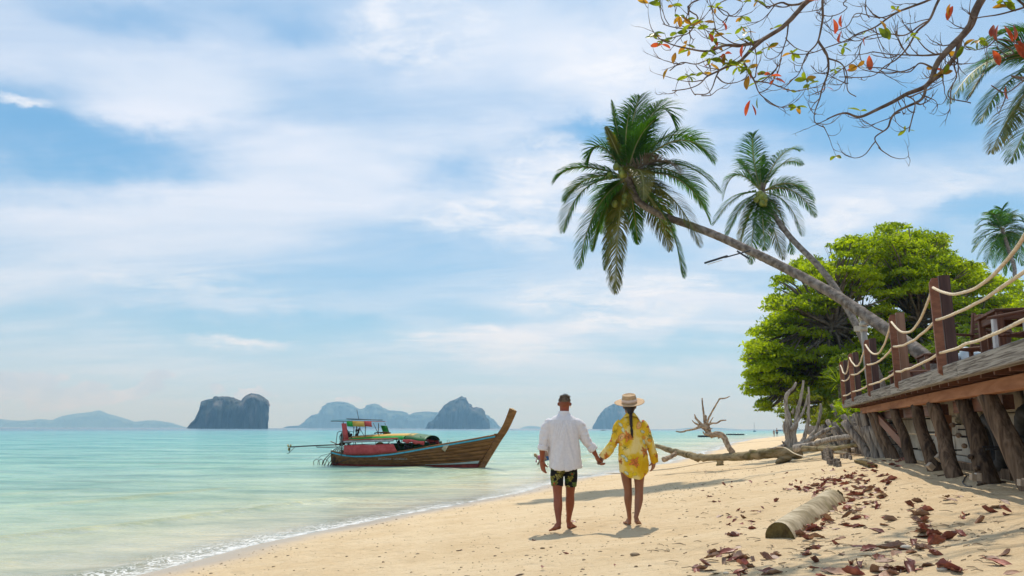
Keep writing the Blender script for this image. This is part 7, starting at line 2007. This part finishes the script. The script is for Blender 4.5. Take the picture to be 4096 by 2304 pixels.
# wires and sticks by the piles
lay_rope([(3870, 1905), (3850, 1925), (3862, 1945), (3890, 1950)], .007, 'loop of thin wire lying by the thick pile', 'wire', M_METAL)
lay_rope([(3910, 1943), (3950, 1935), (3990, 1930), (4020, 1932)], .012, 'crooked dark stick lying at the foot of the thick pile', 'stick', M_PILE)
lay_rope([(3748, 1905), (3775, 1900), (3795, 1893)], .009, 'thin dark twig on the shaded sand between two piles', 'stick', M_PILE)

# ------------------------------------------------------------------ far things on the water
def floatraft(u0, u1, v, lb):
    d = 1.75 * 3010 / (v - 1716); root = empty('floating_platform', G((u0 + u1) / 2, v, z=0), lb, 'raft', 'floating platforms')
    a, b = P(u0, v, d), P(u1, v, d); a.z = b.z = .32
    for k in range(5): board('deck_board', a + Vector((0, k * .5, .05)), b + Vector((0, k * .5, .05)), .45, .08, M_PILE, root)
    n = 6
    for k in range(n + 1): q = a.lerp(b, k / n); board('float', q + Vector((0, 0, -.22)), q + Vector((0, 2.0, -.22)), .28, .40, M_RUBBER, root)
    return root
floatraft(2914, 2976, 1740, 'dark floating platform on the water right of the dead tree limb'); floatraft(2802, 2862, 1748, 'dark floating platform on the water partly behind the dead tree limb')
yd = 520; yo = P(3018, 1718, yd); yo.z = 0
ya = empty('sailing_yacht', yo, 'distant anchored sailing yacht with a single bare mast', 'yacht')
M_YH = mat('yacht_hull', (.22, .27, .33), rough=.5)
mb = MB(); k = yd / 3010
mb.loft([[yo + Vector((x * k, y * k * w_, z * k)) for x, y, z in ((-6, 0, 0), (6 * e, 0, 0), (6 * e, 1.5, 1), (-6, 1.5, 1))] if False else [yo + Vector((sx * k * hx, sy * k * 2, z * k)) for sx, sy in ((-1, -.3), (.7, -.6), (1.15, 0), (.7, .6), (-1, .3))] for z, hx, w_, e in ((0, 5.2, 1, 1), (3.2, 6.4, 1, 1))]); mb.build('hull', M_YH, ya)
board('cabin', yo + Vector((-3 * k, 0, 4.2 * k)), yo + Vector((2 * k, 0, 4.2 * k)), 2 * k, 2.0 * k, M_YH, ya)
mb = MB(); mb.tube([yo + Vector((0, 0, 3 * k)), yo + Vector((0, 0, 37 * k))], .45 * k, 6); mb.build('mast', M_YH, ya)
for sx in (-5.5, 6): mb = MB(); mb.tube([yo + Vector((sx * k, 0, 3 * k)), yo + Vector((0, 0, 34 * k))], .12 * k, 4); mb.build('stay', M_YH, ya)
def skiff(u, v, L, lb, d=None, mast=0):
    d = d or 1.75 * 3010 / (v - 1716.5); c_ = P(u, v, d); c_.z = 0; L *= d / 3010; root = empty('small_boat', c_, lb, 'boat')
    mb = MB(); mb.loft([[c_ + Vector((x * L, y * L * .14, z * L + .0)) for x, y in ((-.5, -.6), (.3, -.8), (.55, 0), (.3, .8), (-.5, .6))] for z in (-.02, .11)]); mb.build('hull', M_PILE, root)
    board('canopy', c_ + Vector((-.3 * L, 0, .26 * L)), c_ + Vector((.15 * L, 0, .26 * L)), .2 * L, .03 * L, M_YH, root)
    for q in (-.25, .1): board('post', c_ + Vector((q * L, 0, .1 * L)), c_ + Vector((q * L, 0, .26 * L)), .02 * L, .02 * L, M_YH, root)
    mb = MB(); mb.tube([c_ + Vector((.5 * L, 0, .08 * L)), c_ + Vector((.62 * L, 0, .26 * L))], .025 * L, 5); mb.build('prow', M_PILE, root)
    return root
skiff(3196, 1728.5, 12, 'small boat moored off the far end of the beach'); skiff(2047, 1719, 9, 'tiny boat on the horizon right of the long tail boat prow', 900); skiff(2412, 1724, 17, 'tiny dark boat on the sea between the couple')
skiff(3105, 1719.5, 10, 'tiny boat on the horizon by the distant pair', 700)
jd = 640; jt = empty('jetty', P(3230, 1716, jd), 'long distant jetty on posts with a small roofed pavilion', 'jetty'); k = jd / 3010
def J(u, zpx, dy=0): p = P(u, 1716, jd + dy); p.z = zpx * k; return p
board('walkway', J(3176, 4.5), J(3262, 4.5), 8 * k, 1.0 * k, M_YH, jt)
for u in range(3178, 3262, 6): board('post', J(u, -2), J(u, 4.2), .8 * k, .8 * k, M_YH, jt, up=(0, 1, 0))
board('rail', J(3176, 7.0, -3), J(3262, 7.0, -3), .5 * k, .5 * k, M_YH, jt)
for u in (3183, 3195): board('post', J(u, 4), J(u, 10), .7 * k, .7 * k, M_YH, jt, up=(0, 1, 0))
mb = MB(); c_ = J(3189, 10); mb.loft([[c_ + Vector((sx * 8 * k, sy * 6 * k, 0)) for sx, sy in ((-1, -1), (1, -1), (1, 1), (-1, 1))], [c_ + Vector((sx * 2 * k, sy * 1 * k, 5 * k)) for sx, sy in ((-1, -1), (1, -1), (1, 1), (-1, 1))]]); mb.build('roof', M_YH, jt)
sb = empty('ferry', J(3122, 0, 60), 'distant low dark ferry by the jetty seen behind the dead tree', 'ship')
board('hull', J(3108, 1.5, 60), J(3140, 1.5, 60), 6 * k, 3 * k, M_YH, sb); board('cabin', J(3112, 4.3, 60), J(3124, 4.3, 60), 4 * k, 2.6 * k, M_YH, sb); board('mast', J(3130, 3, 60), J(3130, 8, 60), .5 * k, .5 * k, M_YH, sb, up=(0, 1, 0))
